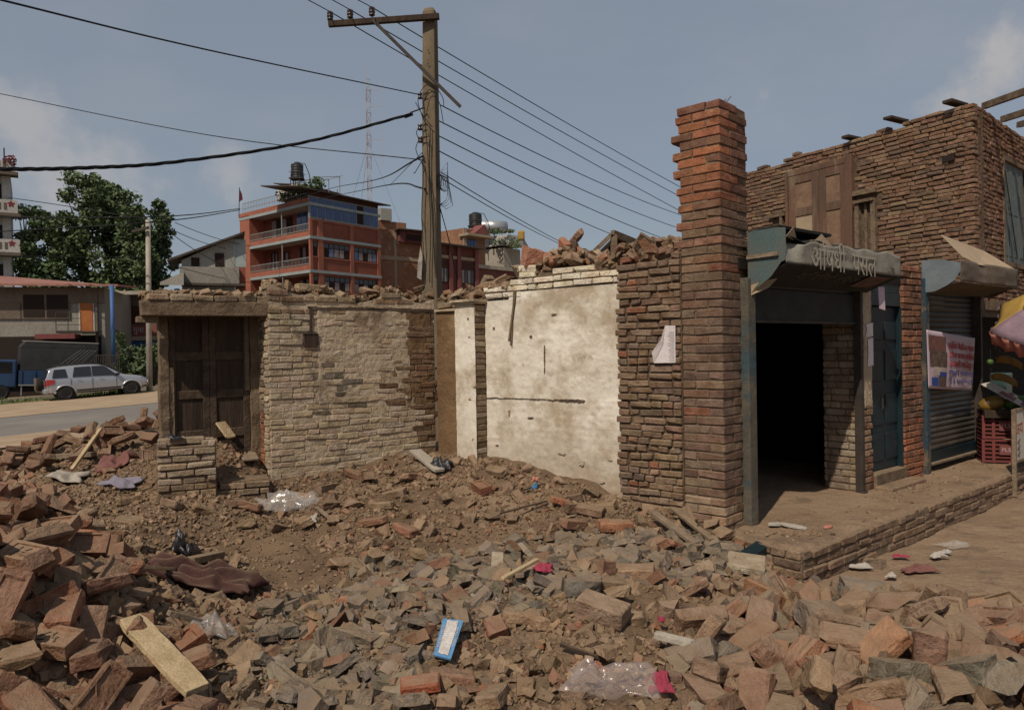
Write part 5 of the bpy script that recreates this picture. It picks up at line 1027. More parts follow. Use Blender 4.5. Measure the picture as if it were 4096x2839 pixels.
# core: a slab building recessed 1.4 m behind the balconies on the left face
cor = [lp(.06, 1.5, 0), lp(WL-.02, 1.5, 0), lp(WL-.02, BK, 0), (WR-.05, BK, 0), (WR-.05, .16, 0), (.9, .16, 0)]
b = MB(); b.prism([(p[0], p[1]) for p in cor], 'z', zg, zf[3]-.2); b.obj('wall', 'red_brick', red)
lbox(red, 'side_pier', 'red_wall', spx(1000), WL, -.02, 1.6, zg, zf[3])
for k, z in enumerate(zf):
    s0 = spx(1000)-.02 if k < 3 else WL+.15
    b = MB(); q = [lp(-.02, -.02, 0), lp(s0, -.02, 0), lp(s0, 1.6, 0), lp(.3, 1.6, 0)]
    b.prism([(p[0], p[1]) for p in q[::-1]], 'z', z-.12, z+.30); b.obj('balcony_floor', 'red_wall', red)
    b = MB(); b.prism([(p[0], p[1]) for p in [lp(-.06, -.06, 0), lp(s0, -.06, 0), lp(s0, 1.5, 0), lp(.3, 1.5, 0)][::-1]], 'z', z-.36, z-.125); b.obj('slab_band', 'slab_grey', red)
    if k < 3:
        rl = MB()
        for zq in (z+.42, z+.95): rl.bar(lp(.05, -.0, zq), lp(spx(1002), -.0, zq), .05)
        n = 44
        for i in range(n+1): s = .05+(spx(1002)-.05)*i/n; rl.bar(lp(s, 0, z+.3), lp(s, 0, z+.95), .022)
        rl.obj('railing', 'rail', red)
        for px in (1127,): lbox(red, 'balcony_post', 'rail', spx(px)-.04, spx(px)+.04, .02, .10, z+.3, z+sh_-.36)
    lb(red, 'cornice', 'slab_grey', -.05, WR+.12, -.10, .2, z-.34, z-.10)
lbox(red, 'balcony_post', 'rail', -.02, .08, .0, .1, zg, zf[3])
# openings in the recessed wall
for k in range(3):
    z = zf[k]
    for a, e, h0, h1, m in (((1060, 1035, .3, 2.2, 'win_wood'), (1105, 1080, 1.0, 2.1, 'win_wood'), (1200, 1150, .9, 2.3, 'win_wood')) if k < 2 else ((1120, 1040, .3, 2.3, 'win_wood'), (1226, 1140, .9, 2.5, 'rail'))):
        s0, s1 = spx(a)+.2, spx(e)+.2; w = lbox(red, 'window', m, s0, s1, 1.40, 1.49, z+h0, z+h1); nn = 2 if s1-s0 < 1 else 4
        for i in range(nn): q0 = s0+(s1-s0)*(i+.08)/nn; q1 = s0+(s1-s0)*(i+.92)/nn; lbox(w, 'pane', 'glass_blue' if (k == 2 and a > 1200) else ('curtain' if (i+k) % 2 else 'dark_gap'), q0, q1, 1.37, 1.395, z+h0+.1, z+h1-.1)
# right face
def xp(px): return loc(R2, px, 1000)[0]
for px0, px1 in ((1240, 1250), (1272, 1292), (1400, 1414), (1509, 1521)): lb(red, 'column', 'red_wall', xp(px0), xp(px1), -.06, .155, zg, zf[2]+1.35)
for k in (0, 1):
    z = zf[k]
    lb(red, 'spandrel', 'red_brick', .05, WR, .02, .158, z-.1, z+.95); lb(red, 'sill', 'red_wall', .05, WR, -.04, .159, z+.96, z+1.08); lb(red, 'head', 'red_brick', .05, WR, .03, .158, z+sh_-.55, z+sh_-.34)
    for a, e, np_ in ((1254, 1270, 1), (1295, 1398, 5), (1416, 1507, 5)):
        x0, x1 = xp(a), xp(e); w = lb(red, 'window', 'win_wood', x0, x1, .06, .15, z+1.085, z+sh_-.56); rr_ = random.Random(a+k)
        for i in range(np_):
            q0 = x0+(x1-x0)*(i+.1)/np_; q1 = x0+(x1-x0)*(i+.9)/np_; lb(w, 'pane', rr_.choice(('curtain', 'curtain', 'curtain_blue', 'dark_gap')), q0, q1, .035, .055, z+1.15, z+sh_-1.05); lb(w, 'pane', 'glass_dark', q0, q1, .035, .055, z+sh_-.98, z+sh_-.62)
z = zf[2]; lb(red, 'spandrel', 'red_brick', .05, WR, .02, .158, z-.1, z+1.2); lb(red, 'sill', 'red_wall', .0, WR, -.05, .159, z+1.21, z+1.36)
band = lb(red, 'glazed_band', 'rail', -.02, WR-.1, .02, .12, z+1.38, z+3.3); lb(red, 'band_wall', 'win_wood', -.02, WR-.08, .01, .12, z+3.31, z+3.75)
npn = 9
for i in range(npn):
    q0 = (WR-.1)*(i+.06)/npn; q1 = (WR-.1)*(i+.94)/npn; lb(band, 'pane', 'glass_blue' if i != 6 else 'dark_gap', q0, q1, -.01, .015, z+1.55, z+3.2)
b = MB(); b.hexa([(x, y, zz) for zz, dz in ((0, 0), (.08, 0)) for x, y in ()]) if 0 else None
zr = z+3.85
b = MB(); b.hexa([(-1.6, -.6, zr-.15), (WR+1.0, -.6, zr-.25), (WR+1., 4.5, zr+.5), (-1.6, 4.5, zr+.6), (-1.6, -.6, zr-.05), (WR+1., -.6, zr-.15), (WR+1., 4.5, zr+.6), (-1.6, 4.5, zr+.7)]); b.obj('tin_roof', 'tin_dark', red)
b = MB(); b.hexa([(2.2, 3.5, zr+1.2), (WR-1.5, 3.5, zr+1.05), (WR-1.5, 8, zr+1.9), (2.2, 8, zr+2.0), (2.2, 3.5, zr+1.28), (WR-1.5, 3.5, zr+1.13), (WR-1.5, 8, zr+1.98), (2.2, 8, zr+2.08)]); b.obj('upper_tin_roof', 'tin_dark', red)
lb(red, 'roof_room', 'pale_wall', 2.2, WR-2, 4.4, 7.5, zr+.3, zr+1.5)
for x in (1.2, WR*.5, WR-1.8): lb(red, 'roof_post', 'rail', x, x+.08, 3.7, 3.78, zr+.3, zr+1.5)
# roof terrace rail on the left part
rl = MB(); zt_r = zf[3]+.3
for zq in (zt_r+.5, zt_r+1.0): rl.bar(lp(.6, .3, zq), lp(WL, .3, zq), .05)
for i in range(40): s = .6+(WL-.6)*i/39; rl.bar(lp(s, .3, zt_r), lp(s, .3, zt_r+1.0), .022)
rl.obj('roof_railing', 'rail', red)
rl = MB()
for s in (1.0, 2.6, 4.2): rl.bar(lp(s, 1.5, zt_r), lp(s, 1.5, zt_r+2.1), .05); rl.bar(lp(s, 4., zt_r), lp(s, 4., zt_r+2.6), .05); rl.bar(lp(s, 1.5, zt_r+2.1), lp(s, 4., zt_r+2.6), .05)
rl.bar(lp(.6, 1.5, zt_r+2.1), lp(4.6, 1.5, zt_r+2.1), .05); rl.bar(lp(.6, 4, zt_r+2.6), lp(4.6, 4, zt_r+2.6), .05); rl.obj('pergola', 'rail', red)
def leafcloud(b, c, rad, n, s, rr_, flat=1.):
    s = s*1.
    for _ in range(n):
        v = Vector((rr_.gauss(0, 1), rr_.gauss(0, 1), rr_.gauss(0, 1))).normalized()*rr_.random()**.45; p = Vector(c)+Vector((v.x*rad[0], v.y*rad[1], v.z*rad[2]))
        e = Vector((rr_.gauss(0, 1), rr_.gauss(0, 1), rr_.gauss(0, .7))).normalized(); g_ = e.cross(Vector((rr_.gauss(0, 1), rr_.gauss(0, 1), rr_.gauss(0, 1)))).normalized(); w = s*rr_.uniform(.6, 1.3)
        b.add([p-e*w, p+g_*w*.55, p+e*w, p-g_*w*.55], [(0, 1, 2, 3)])
rr_ = random.Random(4)
for i, (s, d, zz, R_) in enumerate(((4.3, .6, zt_r+.8, 1.0), (3.0, .8, zt_r+.9, .9), (1.8, .9, zt_r+1.1, .8), (.6, 1.3, zt_r+1.5, .8))):
    b = MB(); leafcloud(b, lp(s, d, zz), (R_, R_*.7, R_*.7), 200, .16, rr_); o = b.obj('roof_plant', 'leaf'); o.location = red.location; o.rotation_euler = red.rotation_euler; tag(o, ('leafy pot plant at the left end of the red house roof', 'bushy plant by the terrace railing of the red house', 'plant under the roof pergola of the red house', 'climber on the tin roof edge of the red house')[i], 'plant', 'roof plants')
# water tank on a stand
def tank_stand(name, label, c, R_, h, leg, parent_rot=0., mat='tank_black'):
    t = thing(name, label, 'water tank', where=c)
    b = MB(); pr = [(0, leg), (R_*.96, leg), (R_, leg+.05)]
    for k in range(5): z = leg+.08+(h*.8)*k/5; pr += [(R_, z), (R_*.97, z+.03), (R_*.97, z+h*.8/5-.05), (R_, z+h*.8/5-.02)]
    pr += [(R_*.9, leg+h*.86), (R_*.45, leg+h*.95), (R_*.42, leg+h), (0, leg+h)]; b.lathe(pr, n=20); b.obj('tank', mat, t, smooth=True)
    for a in range(4): x, y = R_*1.0*math.cos(a*1.571+.6), R_*1.0*math.sin(a*1.571+.6); b = MB(); b.bar((x*1.15, y*1.15, 0), (x, y, leg+.5), .06); b.obj('leg', 'iron', t)
    b = MB(); b.box(-R_*1.1, R_*1.1, -R_*1.1, R_*1.1, leg-.08, leg-.01); b.obj('platform', 'iron', t); b = MB()
    for s in (-1, 1): b.bar((-R_*1.05, s*R_*1.05, leg+.5), (R_*1.05, s*R_*1.05, leg+.5), .04)
    b.obj('guard_rail', 'iron', t); b = MB(); b.tube([(R_*.4, 0, leg+h*.97), (R_*1.3, 0, leg+h*.9), (R_*1.9, 0, leg+h*.3), (R_*2.3, 0, 0)], .04, 5); b.obj('hose', 'iron', t); return t
pz = at(1190, 745, 66.); tb = at(1190, 715, 66.)[2]; hh_ = at(1190, 650, 66.)[2]-tb; tank_stand('water_tank', 'black plastic water tank on an iron stand above the red house', (pz[0], 66, zr+.9), .55, hh_, tb-zr-.9)
fl = thing('flag_pole', 'small dark red flag on a pole at the left corner of the red house roof', 'flag', where=(at(955, 840, 62.)[0], 62, at(955, 860, 62.)[2])); b = MB(); b.tube([(0, 0, -.2), (.1, 0, 2.3)], .03); b.obj('staff', 'iron', fl); b = MB(); b.add([(.1, 0, 2.2), (.08, 0, 1.1), (.35, .02, 1.3), (.28, .05, 1.75)], [(0, 1, 2, 3)]); o = b.obj('cloth', 'flag_red', fl); o.modifiers.new('t', 'SOLIDIFY').thickness = .02
# antenna mast
ms = thing('antenna_mast', 'slender red and white lattice antenna mast behind the red house', 'mast'); MY = 82.; m0 = at(1477, 840, MY); m1 = at(1470, 318, MY); ms.location = (m0[0], MY, m0[2]-4); H_ = m1[2]-m0[2]+4; lean = m1[0]-m0[0]
ns = 15
for k in range(ns):
    b = MB(); z0, z1 = H_*k/ns, H_*(k+1)/ns; w = .30
    P_ = lambda a, z: (lean*z/H_+w*math.cos(a), w*math.sin(a), z)
    for a in (0.3, 2.4, 4.5): b.bar(P_(a, z0), P_(a, z1), .05)
    for i, (a, e) in enumerate(((.3, 2.4), (2.4, 4.5), (4.5, .3))): b.bar(P_(a, z0), P_(e, z1), .03); b.bar(P_(a, z1), P_(e, z1), .03)
    b.obj('mast_section', 'mast_red' if k % 2 else 'mast_white', ms)
for k in range(5): z = H_*(.55+.1*k)-.2; b = MB(); b.bar((lean*z/H_+.2, 0, z), (lean*z/H_+1.5, 0, z), .05); b.bar((lean*z/H_+1.5, 0, z-.9), (lean*z/H_+1.5, 0, z+.9), .05); b.obj('antenna', 'mast_white', ms)
b = MB(); b.bar((lean, 0, H_), (lean-.1, 0, H_+2.1), .05); b.obj('tip', 'mast_white', ms)
for k, (px, py) in enumerate(((1400, 830), (1605, 900), (1440, 850))): b = MB(); e = at(px, py, MY+(-3, 4, 6)[k]); b.tube([(lean*.62, 0, H_*.62), (e[0]-m0[0], e[1]-MY, e[2]-m0[2]+4)], .012, 4); b.obj('guy', 'wire', ms)
# ---------------------------------------------------------------- neighbours of the red house
def house(name, label, fr, mat, x0, x1, d1, z1, z0=-3.): t = thing(name, label, 'house', fr); lb(t, 'wall', mat, x0, x1, 0, d1, z0, z1); return t
# raw brick house to the right
RW = frame(at(1521, 1000, 72.), 52.); z_ = loc(RW, 1521, 915)[1]; xw = loc(RW, 1690, 1000)[0]
rw = house('raw_brick_house', 'unplastered brick house with a cross of concrete bands right of the red house', RW, 'raw_brick', .02, xw+2.5, 9, z_)
xc = loc(RW, 1580, 1000)[0]; zc = loc(RW, 1580, 1033)[1]; lb(rw, 'concrete_post', 'frame_conc', xc-.15, xc+.15, -.06, .1, -3, z_-.02); lb(rw, 'concrete_band', 'frame_conc', .02, xw+2.4, -.08, -.065, zc-.2, zc+.2)
x0 = loc(RW, 1590, 1000)[0]; zt_ = loc(RW, 1600, 925)[1]; zb_ = loc(RW, 1600, 985)[1]; lb(rw, 'loggia', 'dull_red', x0, xw+2.4, -.5, -.09, zb_+.35, zt_); w = lb(rw, 'window', 'win_wood', x0+.7, xw-.3, -.56, -.51, zb_+.55, zt_-.3)
for i in range(4): q0 = x0+.7+(xw-x0-1.0)*(i+.1)/4; lb(w, 'pane', 'dark_gap', q0, q0+(xw-x0-1.)*.2, -.59, -.565, zb_+.65, zt_-.4)
lb(rw, 'loggia_roof', 'tin_dark', x0-.4, xw+3, -1.0, .5, zt_+.02, zt_+.14); lb(rw, 'parapet', 'raw_brick', .02, loc(RW, 1655, 900)[0], 1.5, 5, z_+.02, z_+1.1); lb(rw, 'roof_box', 'grey_wall', .8, 2.0, 1.2, 2.2, z_+1.12, z_+2.3)
# dull red row, right of the pole
DR = frame(at(1752, 1040, 56.), 42.); z_ = loc(DR, 1752, 980)[1]; xw = loc(DR, 1905, 1000)[0]; dr = house('dull_red_house', 'dull red row house seen right of the utility pole', DR, 'dull_red', -1, xw, .5, z_)
zc = loc(DR, 1760, 1025)[1]; lb(dr, 'band', 'frame_conc', -1, xw+.05, -.12, -.005, zc-.12, zc+.12)
for px in (1752, 1797, 1830, 1900): x = loc(DR, px, 1000)[0]; lb(dr, 'column', 'bank_red', x-.18, x+.18, -.2, -.125, -3, z_)
for a, e in ((1756, 1793), (1835, 1896)):
    x0, x1 = loc(DR, a, 1000)[0]+.15, loc(DR, e, 1000)[0]-.2; w = lb(dr, 'window', 'win_wood', x0, x1, -.09, -.01, zc-2.0, zc-.3)
    for i in range(4): q0 = x0+(x1-x0)*(i+.12)/4; lb(w, 'pane', 'glass_dark' if i % 2 else 'curtain', q0, q0+(x1-x0)*.19, -.115, -.095, zc-1.9, zc-.9)
lb(dr, 'eave', 'tin_dark', -1.2, xw+.4, -.7, .5, z_+.01, z_+.1); lb(dr, 'side_wing', 'dull_red', xw+.02, xw+5, .1, .6, -3, loc(DR, 1905, 1072)[1]); lb(dr, 'wing_eave', 'concrete', xw+.1, xw+5.2, -.1, .7, loc(DR, 1905, 1072)[1]+.02, loc(DR, 1905, 1072)[1]+.3)
# brick upper storey with blue window
BU = frame(at(1855, 930, 70.), 44.); BL = frame(at(1855, 930, 70.), 128.); z1_ = loc(BU, 1855, 912)[1]; z0_ = 0.; bu = thing('brick_house', 'brick house with a bright blue window and a black tank on its roof', 'house', BU)
xl_ = -loc(BL, 1755, 950)[0]; vx = np.array([BL[1]@BU[1], BL[1]@BU[2]])*-1; xr_ = loc(BU, 1940, 950)[0]
b = MB(); b.prism([(0, 0), (xr_, 0), (xr_, 8), tuple(vx*xl_+np.array((0, 0)))][::-1] if 0 else [(0, 0), (xr_, 0), (xr_, 8), (vx[0]*xl_, vx[1]*xl_)], 'z', z0_, z1_); b.obj('wall', 'raw_brick', bu)
x0, x1 = loc(BU, 1866, 980)[0], loc(BU, 1903, 980)[0]; w = lb(bu, 'window', 'bank_blue', x0, x1, -.1, -.01, loc(BU, 1866, 995)[1], loc(BU, 1866, 957)[1])
for i in range(3): q0 = x0+(x1-x0)*(i+.1)/3; lb(w, 'pane', 'glass_blue', q0, q0+(x1-x0)*.27, -.13, -.105, loc(BU, 1866, 992)[1], loc(BU, 1866, 960)[1])
b = MB(); zq = loc(BU, 1890, 940)[1]; b.prism([(x0+.2, zq), (x1+1.0, zq), ((x0+x1)/2+1.0, zq+1.0)], 'y', -.9, .5); b.obj('gablet', 'bank_red', bu); lb(bu, 'eave', 'frame_conc', -.3, xr_+.3, -.9, .4, zq-.25, zq-.02)
lb(bu, 'corner_post', 'frame_conc', -.12, .3, -.12, -.015, z0_, z1_)
q = at(1902, 905, 73.); tank_stand('water_tank', 'small black water tank on a thin stand on the brick house roof', (q[0], 73, z1_), .65, 1.35, at(1902, 905, 73.)[2]-z1_)
# pale terrace house with steel solar tanks
WT = frame(at(2015, 960, 78.), 40.); WTL = frame(at(2015, 960, 78.), 128.); wt = thing('pale_terrace_house', 'pale stepped house with planted terraces above the heap of bricks', 'house', WT)
zz = [loc(WT, 2015, y)[1] for y in (1040, 990, 962, 940)]; wl_ = -loc(WTL, 1935, 960)[0]; wr_ = loc(WT, 2080, 960)[0]; vx = np.array([WTL[1]@WT[1], WTL[1]@WT[2]])*-1
def wtp(s, x, o): return [(vx[0]*(s)-o*.3, vx[1]*s-o), (-.0, -o), (x, -o), (x, 8), (vx[0]*s+2, 8)]
for (s, x, o, z0_, z1_, m, nm) in ((wl_, wr_, 0, -3, zz[1], 'concrete', 'lower_wall'), (wl_, wr_, .7, zz[2]-.5, zz[2], 'pale_wall', 'terrace_slab'), (wl_, wr_, .6, zz[2]+.02, zz[3], 'pale_wall', 'parapet'), (wl_*.85, wr_*.7, -2, zz[1], zz[2]-.55, 'brown_wall', 'recess_wall')): b = MB(); b.prism(wtp(s, x, o), 'z', z0_, z1_); b.obj(nm, m, wt)
rr_ = random.Random(9)
for i, (px, py, R_) in enumerate(((1965, 928, .9), (1990, 968, 1.0), (2050, 965, 1.1), (2065, 985, .8), (2040, 925, .6), (1995, 925, .8))):
    b = MB(); leafcloud(b, at(px, py, 77.2), (R_*.9, R_*.7, R_*.38), 60, .16, rr_); tag(b.obj('terrace_plant', 'leaf_dark'), ('plants on the upper terrace left end', 'plants under the pale terrace slab', 'bushy plant at the pale house corner', 'low plant by the sloping stair rail', 'small plant on the upper parapet', 'plant below the steel tanks')[i], 'plant', 'plants on the pale terraces')
for i, px in enumerate((1955, 1985)):
    c = at(px, 908, 78.5); t = thing('solar_tank', ('left', 'right')[i]+' of two shiny steel water cylinders on the pale house roof', 'solar tank', where=tuple(c), group='steel water cylinders'); b = MB(); b.tube([(-1.2, -.4, 0), (1.0, .5, 0)], .65, 18); b.obj('cylinder', 'steel_tank', t, smooth=True); b = MB()
    for s in (-.7, .6): b.bar((s, s*.4, -.5), (s, s*.4, -2.0), .08)
    b.obj('stand', 'iron', t)
st_ = thing('stair_rail', 'stepped diagonal railing descending at the right of the pale house', 'railing'); b = MB()
for k in range(5): b.bar(at(2093+k*1.5, 952+k*11, 77), at(2125, 1010+k*4, 77), .07)
for k in range(6): p = at(2093+k*6, 955+k*11, 77); b.bar(p, (p[0], p[1], p[2]-1.6), .06)
b.obj('bars', 'iron', st_); lb_ = at(2085, 940, 77.5); b = MB(); b.box(-.35, .35, -.3, .3, -.6, .45); o = tag(b.obj('water_drum', 'cloth_yellow', bevel=.2), 'pale yellow drum at the top of the stair rail', 'drum'); o.location = lb_
# dark roof ridge just behind the white wall
gb = thing('fallen_roof_ridge', 'grey timber roof ridge of a shed poking up behind the white wall', 'shed roof'); GYY = 12.2
def gp(px, py, dy=0.): return tuple(at(px, py, GYY+dy))
b = MB(); b.bar(gp(2372, 1010), gp(2452, 934), .10, .07); b.obj('rafter', 'wood_grey', gb); b = MB(); b.bar(gp(2450, 935), gp(2575, 985, .9), .07, .12); b.obj('rafter', 'wood_old', gb)
b = MB(); b.add([gp(2380, 1020, .3), gp(2452, 950, .3), gp(2560, 985, .9), gp(2560, 1060, .9), gp(2380, 1060, .3)], [(0, 1, 2, 3, 4)]); o = b.obj('dark_underside', 'dark_gap', gb); o.modifiers.new('t', 'SOLIDIFY').thickness = .05
b = MB(); b.bar(gp(2455, 940), gp(2455, 1200), .1); b.obj('prop', 'wood_old', gb)
# ---------------------------------------------------------------- grey house with the mono-pitch roof
GW = frame(at(960, 1000, 55.), 69.); gw = thing('grey_house', 'grey rendered house with a dark mono-pitch roof left of the red house', 'house', GW)
x0 = loc(GW, 725, 1000)[0]; zL = loc(GW, 712, 1035)[1]; zR = loc(GW, 955, 935)[1]; z2 = loc(GW, 735, 1118)[1]
b = MB(); b.prism([(x0, -3), (-.4, -3), (-.4, zR-.25), (x0, zL-.1)], 'y', .0, 3); b.obj('wall', 'grey_wall', gw); b = MB(); b.prism([(x0-.9, zL-.28), (.35, zR-.02), (.35, zR+.12), (x0-.9, zL-.12)], 'y', -.6, 3.2); b.obj('roof', 'tin_dark', gw)
lb(gw, 'ledge', 'cream_wall', x0-.1, -.1, -.5, -.01, z2-.3, z2+.9); lb(gw, 'canopy', 'tin_dark', x0, .3, -1.1, -.01, z2-.5, z2-.33); lb(gw, 'corrugated_side', 'slab_grey', -.39, .4, .05, .3, z2+1.0, zR-.4); lb(gw, 'brick_patch', 'red_brick', -.38, .35, .02, .28, z2-1.4, z2+.98)
for a, e in ((764, 797), (859, 895)):
    q0, q1 = loc(GW, a, 1000)[0], loc(GW, e, 1000)[0]; zt_ = loc(GW, a, 1030 if a < 800 else 1012)[1]; w = lb(gw, 'window', 'win_wood', q0, q1, -.06, -.01, zt_-1.0, zt_)
    for i in range(3): lb(w, 'pane', 'dark_gap', q0+(q1-q0)*(i+.1)/3, q0+(q1-q0)*(i+.85)/3, -.085, -.065, zt_-.95, zt_-.05)
tag(lb(None, 'low_wall', 'cream_wall', 0, 1, 0, 1, 0, 1), 'pale sloping wall left of the grey house', 'wall'); o = bpy.data.objects['low_wall']; q = at(650, 1130, 52.); b = MB(); b.add([], []); me_ = MB(); me_.hexa([tuple(at(640, 1140, 52.)), tuple(at(735, 1140, 52.)), tuple(at(735, 1140, 54.)), tuple(at(640, 1140, 54.)), tuple(at(640, 1128, 52.)), tuple(at(735, 1088, 52.)), tuple(at(735, 1088, 54.)), tuple(at(640, 1128, 54.))]); o.data = me_.mesh('low_wall', 'cream_wall')
# ---------------------------------------------------------------- low building with the pink tin roof
LB = frame(at(420, 1300, 43.), 74.); lbh = thing('low_tin_roof_building', 'low grey shop building with a faded pink tin roof behind the truck', 'building', LB)
x0 = loc(LB, -150, 1300)[0]; ze = loc(LB, 420, 1150)[1]; z_ = loc(LB, 0, 1280)[1]
lb(lbh, 'wall', 'cream_wall', x0, .0, .0, 7, -1.5, ze)
b = MB(); zl_ = loc(LB, 0, 1112, -.8)[1]; b.hexa([(x0, -.9, ze+.0), (.9, -.9, ze+.0), (.9, 5, ze+.35), (x0, 5, ze+1.0), (x0, -.9, ze+.12), (.9, -.9, ze+.12), (.9, 5, ze+.47), (x0, 5, ze+1.12)]); b.obj('roof', 'pink_tin', lbh)
lb(lbh, 'shaded_band', 'brown_wall', x0, .0, -.12, -.01, ze-.9, ze-.02)
q0, q1 = loc(LB, 88, 1230)[0], loc(LB, 280, 1230)[0]; zt_, zb_ = loc(LB, 180, 1172)[1], loc(LB, 180, 1275)[1]; w = lb(lbh, 'window', 'brown_wall', q0, q1, -.10, -.02, zb_, zt_)
for i in range(2): lb(w, 'pane', 'dark_gap', q0+.1+(q1-q0-.1)*i/2, q0+(q1-q0)*(i+1)/2-.06, -.13, -.105, zb_+.1, zt_-.1)
lb(lbh, 'wall_panel', 'brown_wall', x0, q0-.05, -.1, -.02, zb_, zt_+.02)
q0, q1 = loc(LB, 315, 1230)[0], loc(LB, 378, 1230)[0]; zt_, zb_ = loc(LB, 345, 1184)[1], loc(LB, 345, 1325)[1]; dd = lb(lbh, 'door', 'pale_wall', q0, q1, -.06, -.01, zb_, zt_); lb(dd, 'door_panel', 'orange_door', q0+.08, q1-.09, -.09, -.065, zb_, zt_-.08)
b = MB()
for zz_ in (0, .35, .7, 1.05): b.bar((q0-.9, -1., zb_+zz_), (q0+.35, -1., zb_+zz_), .035)
for xx in (q0-.9, q0-.3, q0+.35): b.bar((xx, -1., zb_-.05), (xx, -1., zb_+1.08), .035)
b.obj('balcony_rail', 'iron', lbh); lb(lbh, 'landing', 'iron', q0-.9, q1+.3, -1.05, -.12, zb_-.12, zb_-.02); lb(lbh, 'corner_pipe', 'brown_wall', loc(LB, 383, 1230)[0], loc(LB, 392, 1230)[0], -.2, -.02, -1.5, ze-.05)
lb(lbh, 'red_awning', 'crate_red', loc(LB, 170, 1340)[0], loc(LB, 325, 1340)[0], -1.3, -.1, loc(LB, 200, 1357)[1], loc(LB, 200, 1338)[1]); lb(lbh, 'dark_shopfront', 'dark_gap', x0, -.2, -.08, -.015, -1.5, loc(LB, 200, 1345)[1])
bp_ = MB(); q = at(446, 1140, 41.); q2 = at(455, 1450, 41.); bp_.tube([tuple(q2), tuple(q)], .105, 10); tag(bp_.obj('blue_pipe', 'pipe_blue', smooth=True), 'tall bright blue pipe standing at the corner of the low building', 'pipe')
# bank building behind
BKf = frame(at(450, 1300, 50.), 84.); bk = thing('bank_building', 'dark brick bank building with a red sign band behind the bushes', 'building', BKf)
q1 = loc(BKf, 720, 1300)[0]; zt_ = loc(BKf, 500, 1182)[1]; lb(bk, 'wall', 'brown_wall', -2, q1+3, 0, 6, -2, zt_); lb(bk, 'eave', 'concrete', -2, q1+3, -.7, .5, zt_+.01, zt_+.25); a_ = loc(BKf, 483, 1300)[0]; a2_ = loc(BKf, 503, 1300)[0]; lb(bk, 'pilaster', 'frame_conc', a_, a2_, -.15, -.01, 0, zt_-.02)
lb(bk, 'dark_recess', 'dark_gap', -2, a_-.3, -.1, -.01, -2, zt_-.1); za, zb_ = loc(BKf, 560, 1298)[1], loc(BKf, 560, 1345)[1]; sa = loc(BKf, 466, 1300)[0]; sgn = lb(bk, 'sign_band', 'bank_red', sa, q1+1, -.35, -.16, zb_, za); lb(bk, 'sign_edge', 'frame_conc', sa, q1+1, -.4, -.2, zb_-.28, zb_-.01); lb(bk, 'blue_sign', 'bank_blue', loc(BKf, 503, 1300)[0], q1+1, -.3, -.15, loc(BKf, 560, 1392)[1], loc(BKf, 560, 1363)[1])
xu = loc(BKf, 507, 1320)[0]; b = MB(); 
for rr0 in (.28, .16): b.tube([(xu-rr0, -.37, (za+zb_)/2+.26), (xu-rr0, -.37, (za+zb_)/2-.05)]+[(xu-rr0*math.cos(t*.524), -.37, (za+zb_)/2-.05-rr0*.75*math.sin(t*.524)) for t in range(1, 6)]+[(xu+rr0, -.37, (za+zb_)/2-.05), (xu+rr0, -.37, (za+zb_)/2+.26)], .03, 5)
b.obj('emblem', 'banner', sgn); text_mesh('युना', .5, 'banner', 'lettering', sgn, basis((loc(BKf, 562, 1320)[0], -.37, (za+zb_)/2), (1, 0, 0), (0, 0, 1)), .01); text_mesh('nan', .42, 'pale_wall', 'lettering', bk, basis((loc(BKf, 620, 1455)[0], -.3, loc(BKf, 620, 1455)[1]), (1, 0, 0), (0, 0, 1)), .01)
b = MB(); b.box(0, 1.6, -.02, .0, 0, .28); o = b.obj('window_sticker', 'slab_grey', bk); o.location = (loc(BKf, 610, 1385)[0], -.32, loc(BKf, 610, 1388)[1])
w = lb(bk, 'window', 'win_wood', loc(BKf, 520, 1230)[0], loc(BKf, 585, 1230)[0], -.12, -.02, loc(BKf, 540, 1290)[1], loc(BKf, 540, 1225)[1])
# white tower block on the left edge
WB = frame(at(70, 1000, 56.), 57.); wb = thing('white_building', 'white four storey building with red flower balconies at the left edge', 'building', WB); x0 = loc(WB, -260, 1000)[0]
ys = [690, 855, 1012]; zz = [loc(WB, 30, y)[1] for y in ys]; lb(wb, 'wall', 'pale_wall', x0, -.35, .6, 8, -2, zz[0]); 
for i, z in enumerate(zz):
    lb(wb, 'slab', 'brown_wall', x0, .15+.1*i, -.4, .7, z-.22, z); lb(wb, 'parapet', 'pale_wall', x0, -.02+.1*i, -.35, -.2, z+.02, z+(1.0 if i else .8))
    for k in range(12): lb(wb, 'baluster', 'brown_wall', x0+k*.36+.2, x0+k*.36+.38, -.37, -.352, z+.25, z+.75)
    if i: xq = loc(WB, 48, 1000)[0]; zq = z+.7; b = MB(); b.add([(xq+.26*math.cos(a*.628+1.57)*(1 if a % 2 == 0 else .5), -.38, zq+.26*math.sin(a*.628+1.57)*(1 if a % 2 == 0 else .5)) for a in range(10)], [tuple(range(10))]); o = b.obj('star_ornament', 'flower_red', wb); o.modifiers.new('t', 'SOLIDIFY').thickness = .03
    w = lb(wb, 'window', 'slab_grey', loc(WB, 0, 1000)[0]-.3, loc(WB, 14, 1000)[0], .5, .58, z-2.4, z-.7); lb(w, 'pane', 'dark_gap', loc(WB, 0, 1000)[0]-.2, loc(WB, 10, 1000)[0], .47, .49, z-2.3, z-.8)
lb(wb, 'column', 'pale_wall', -.9, -.36, .4, .59, -2, zz[0]-.23)
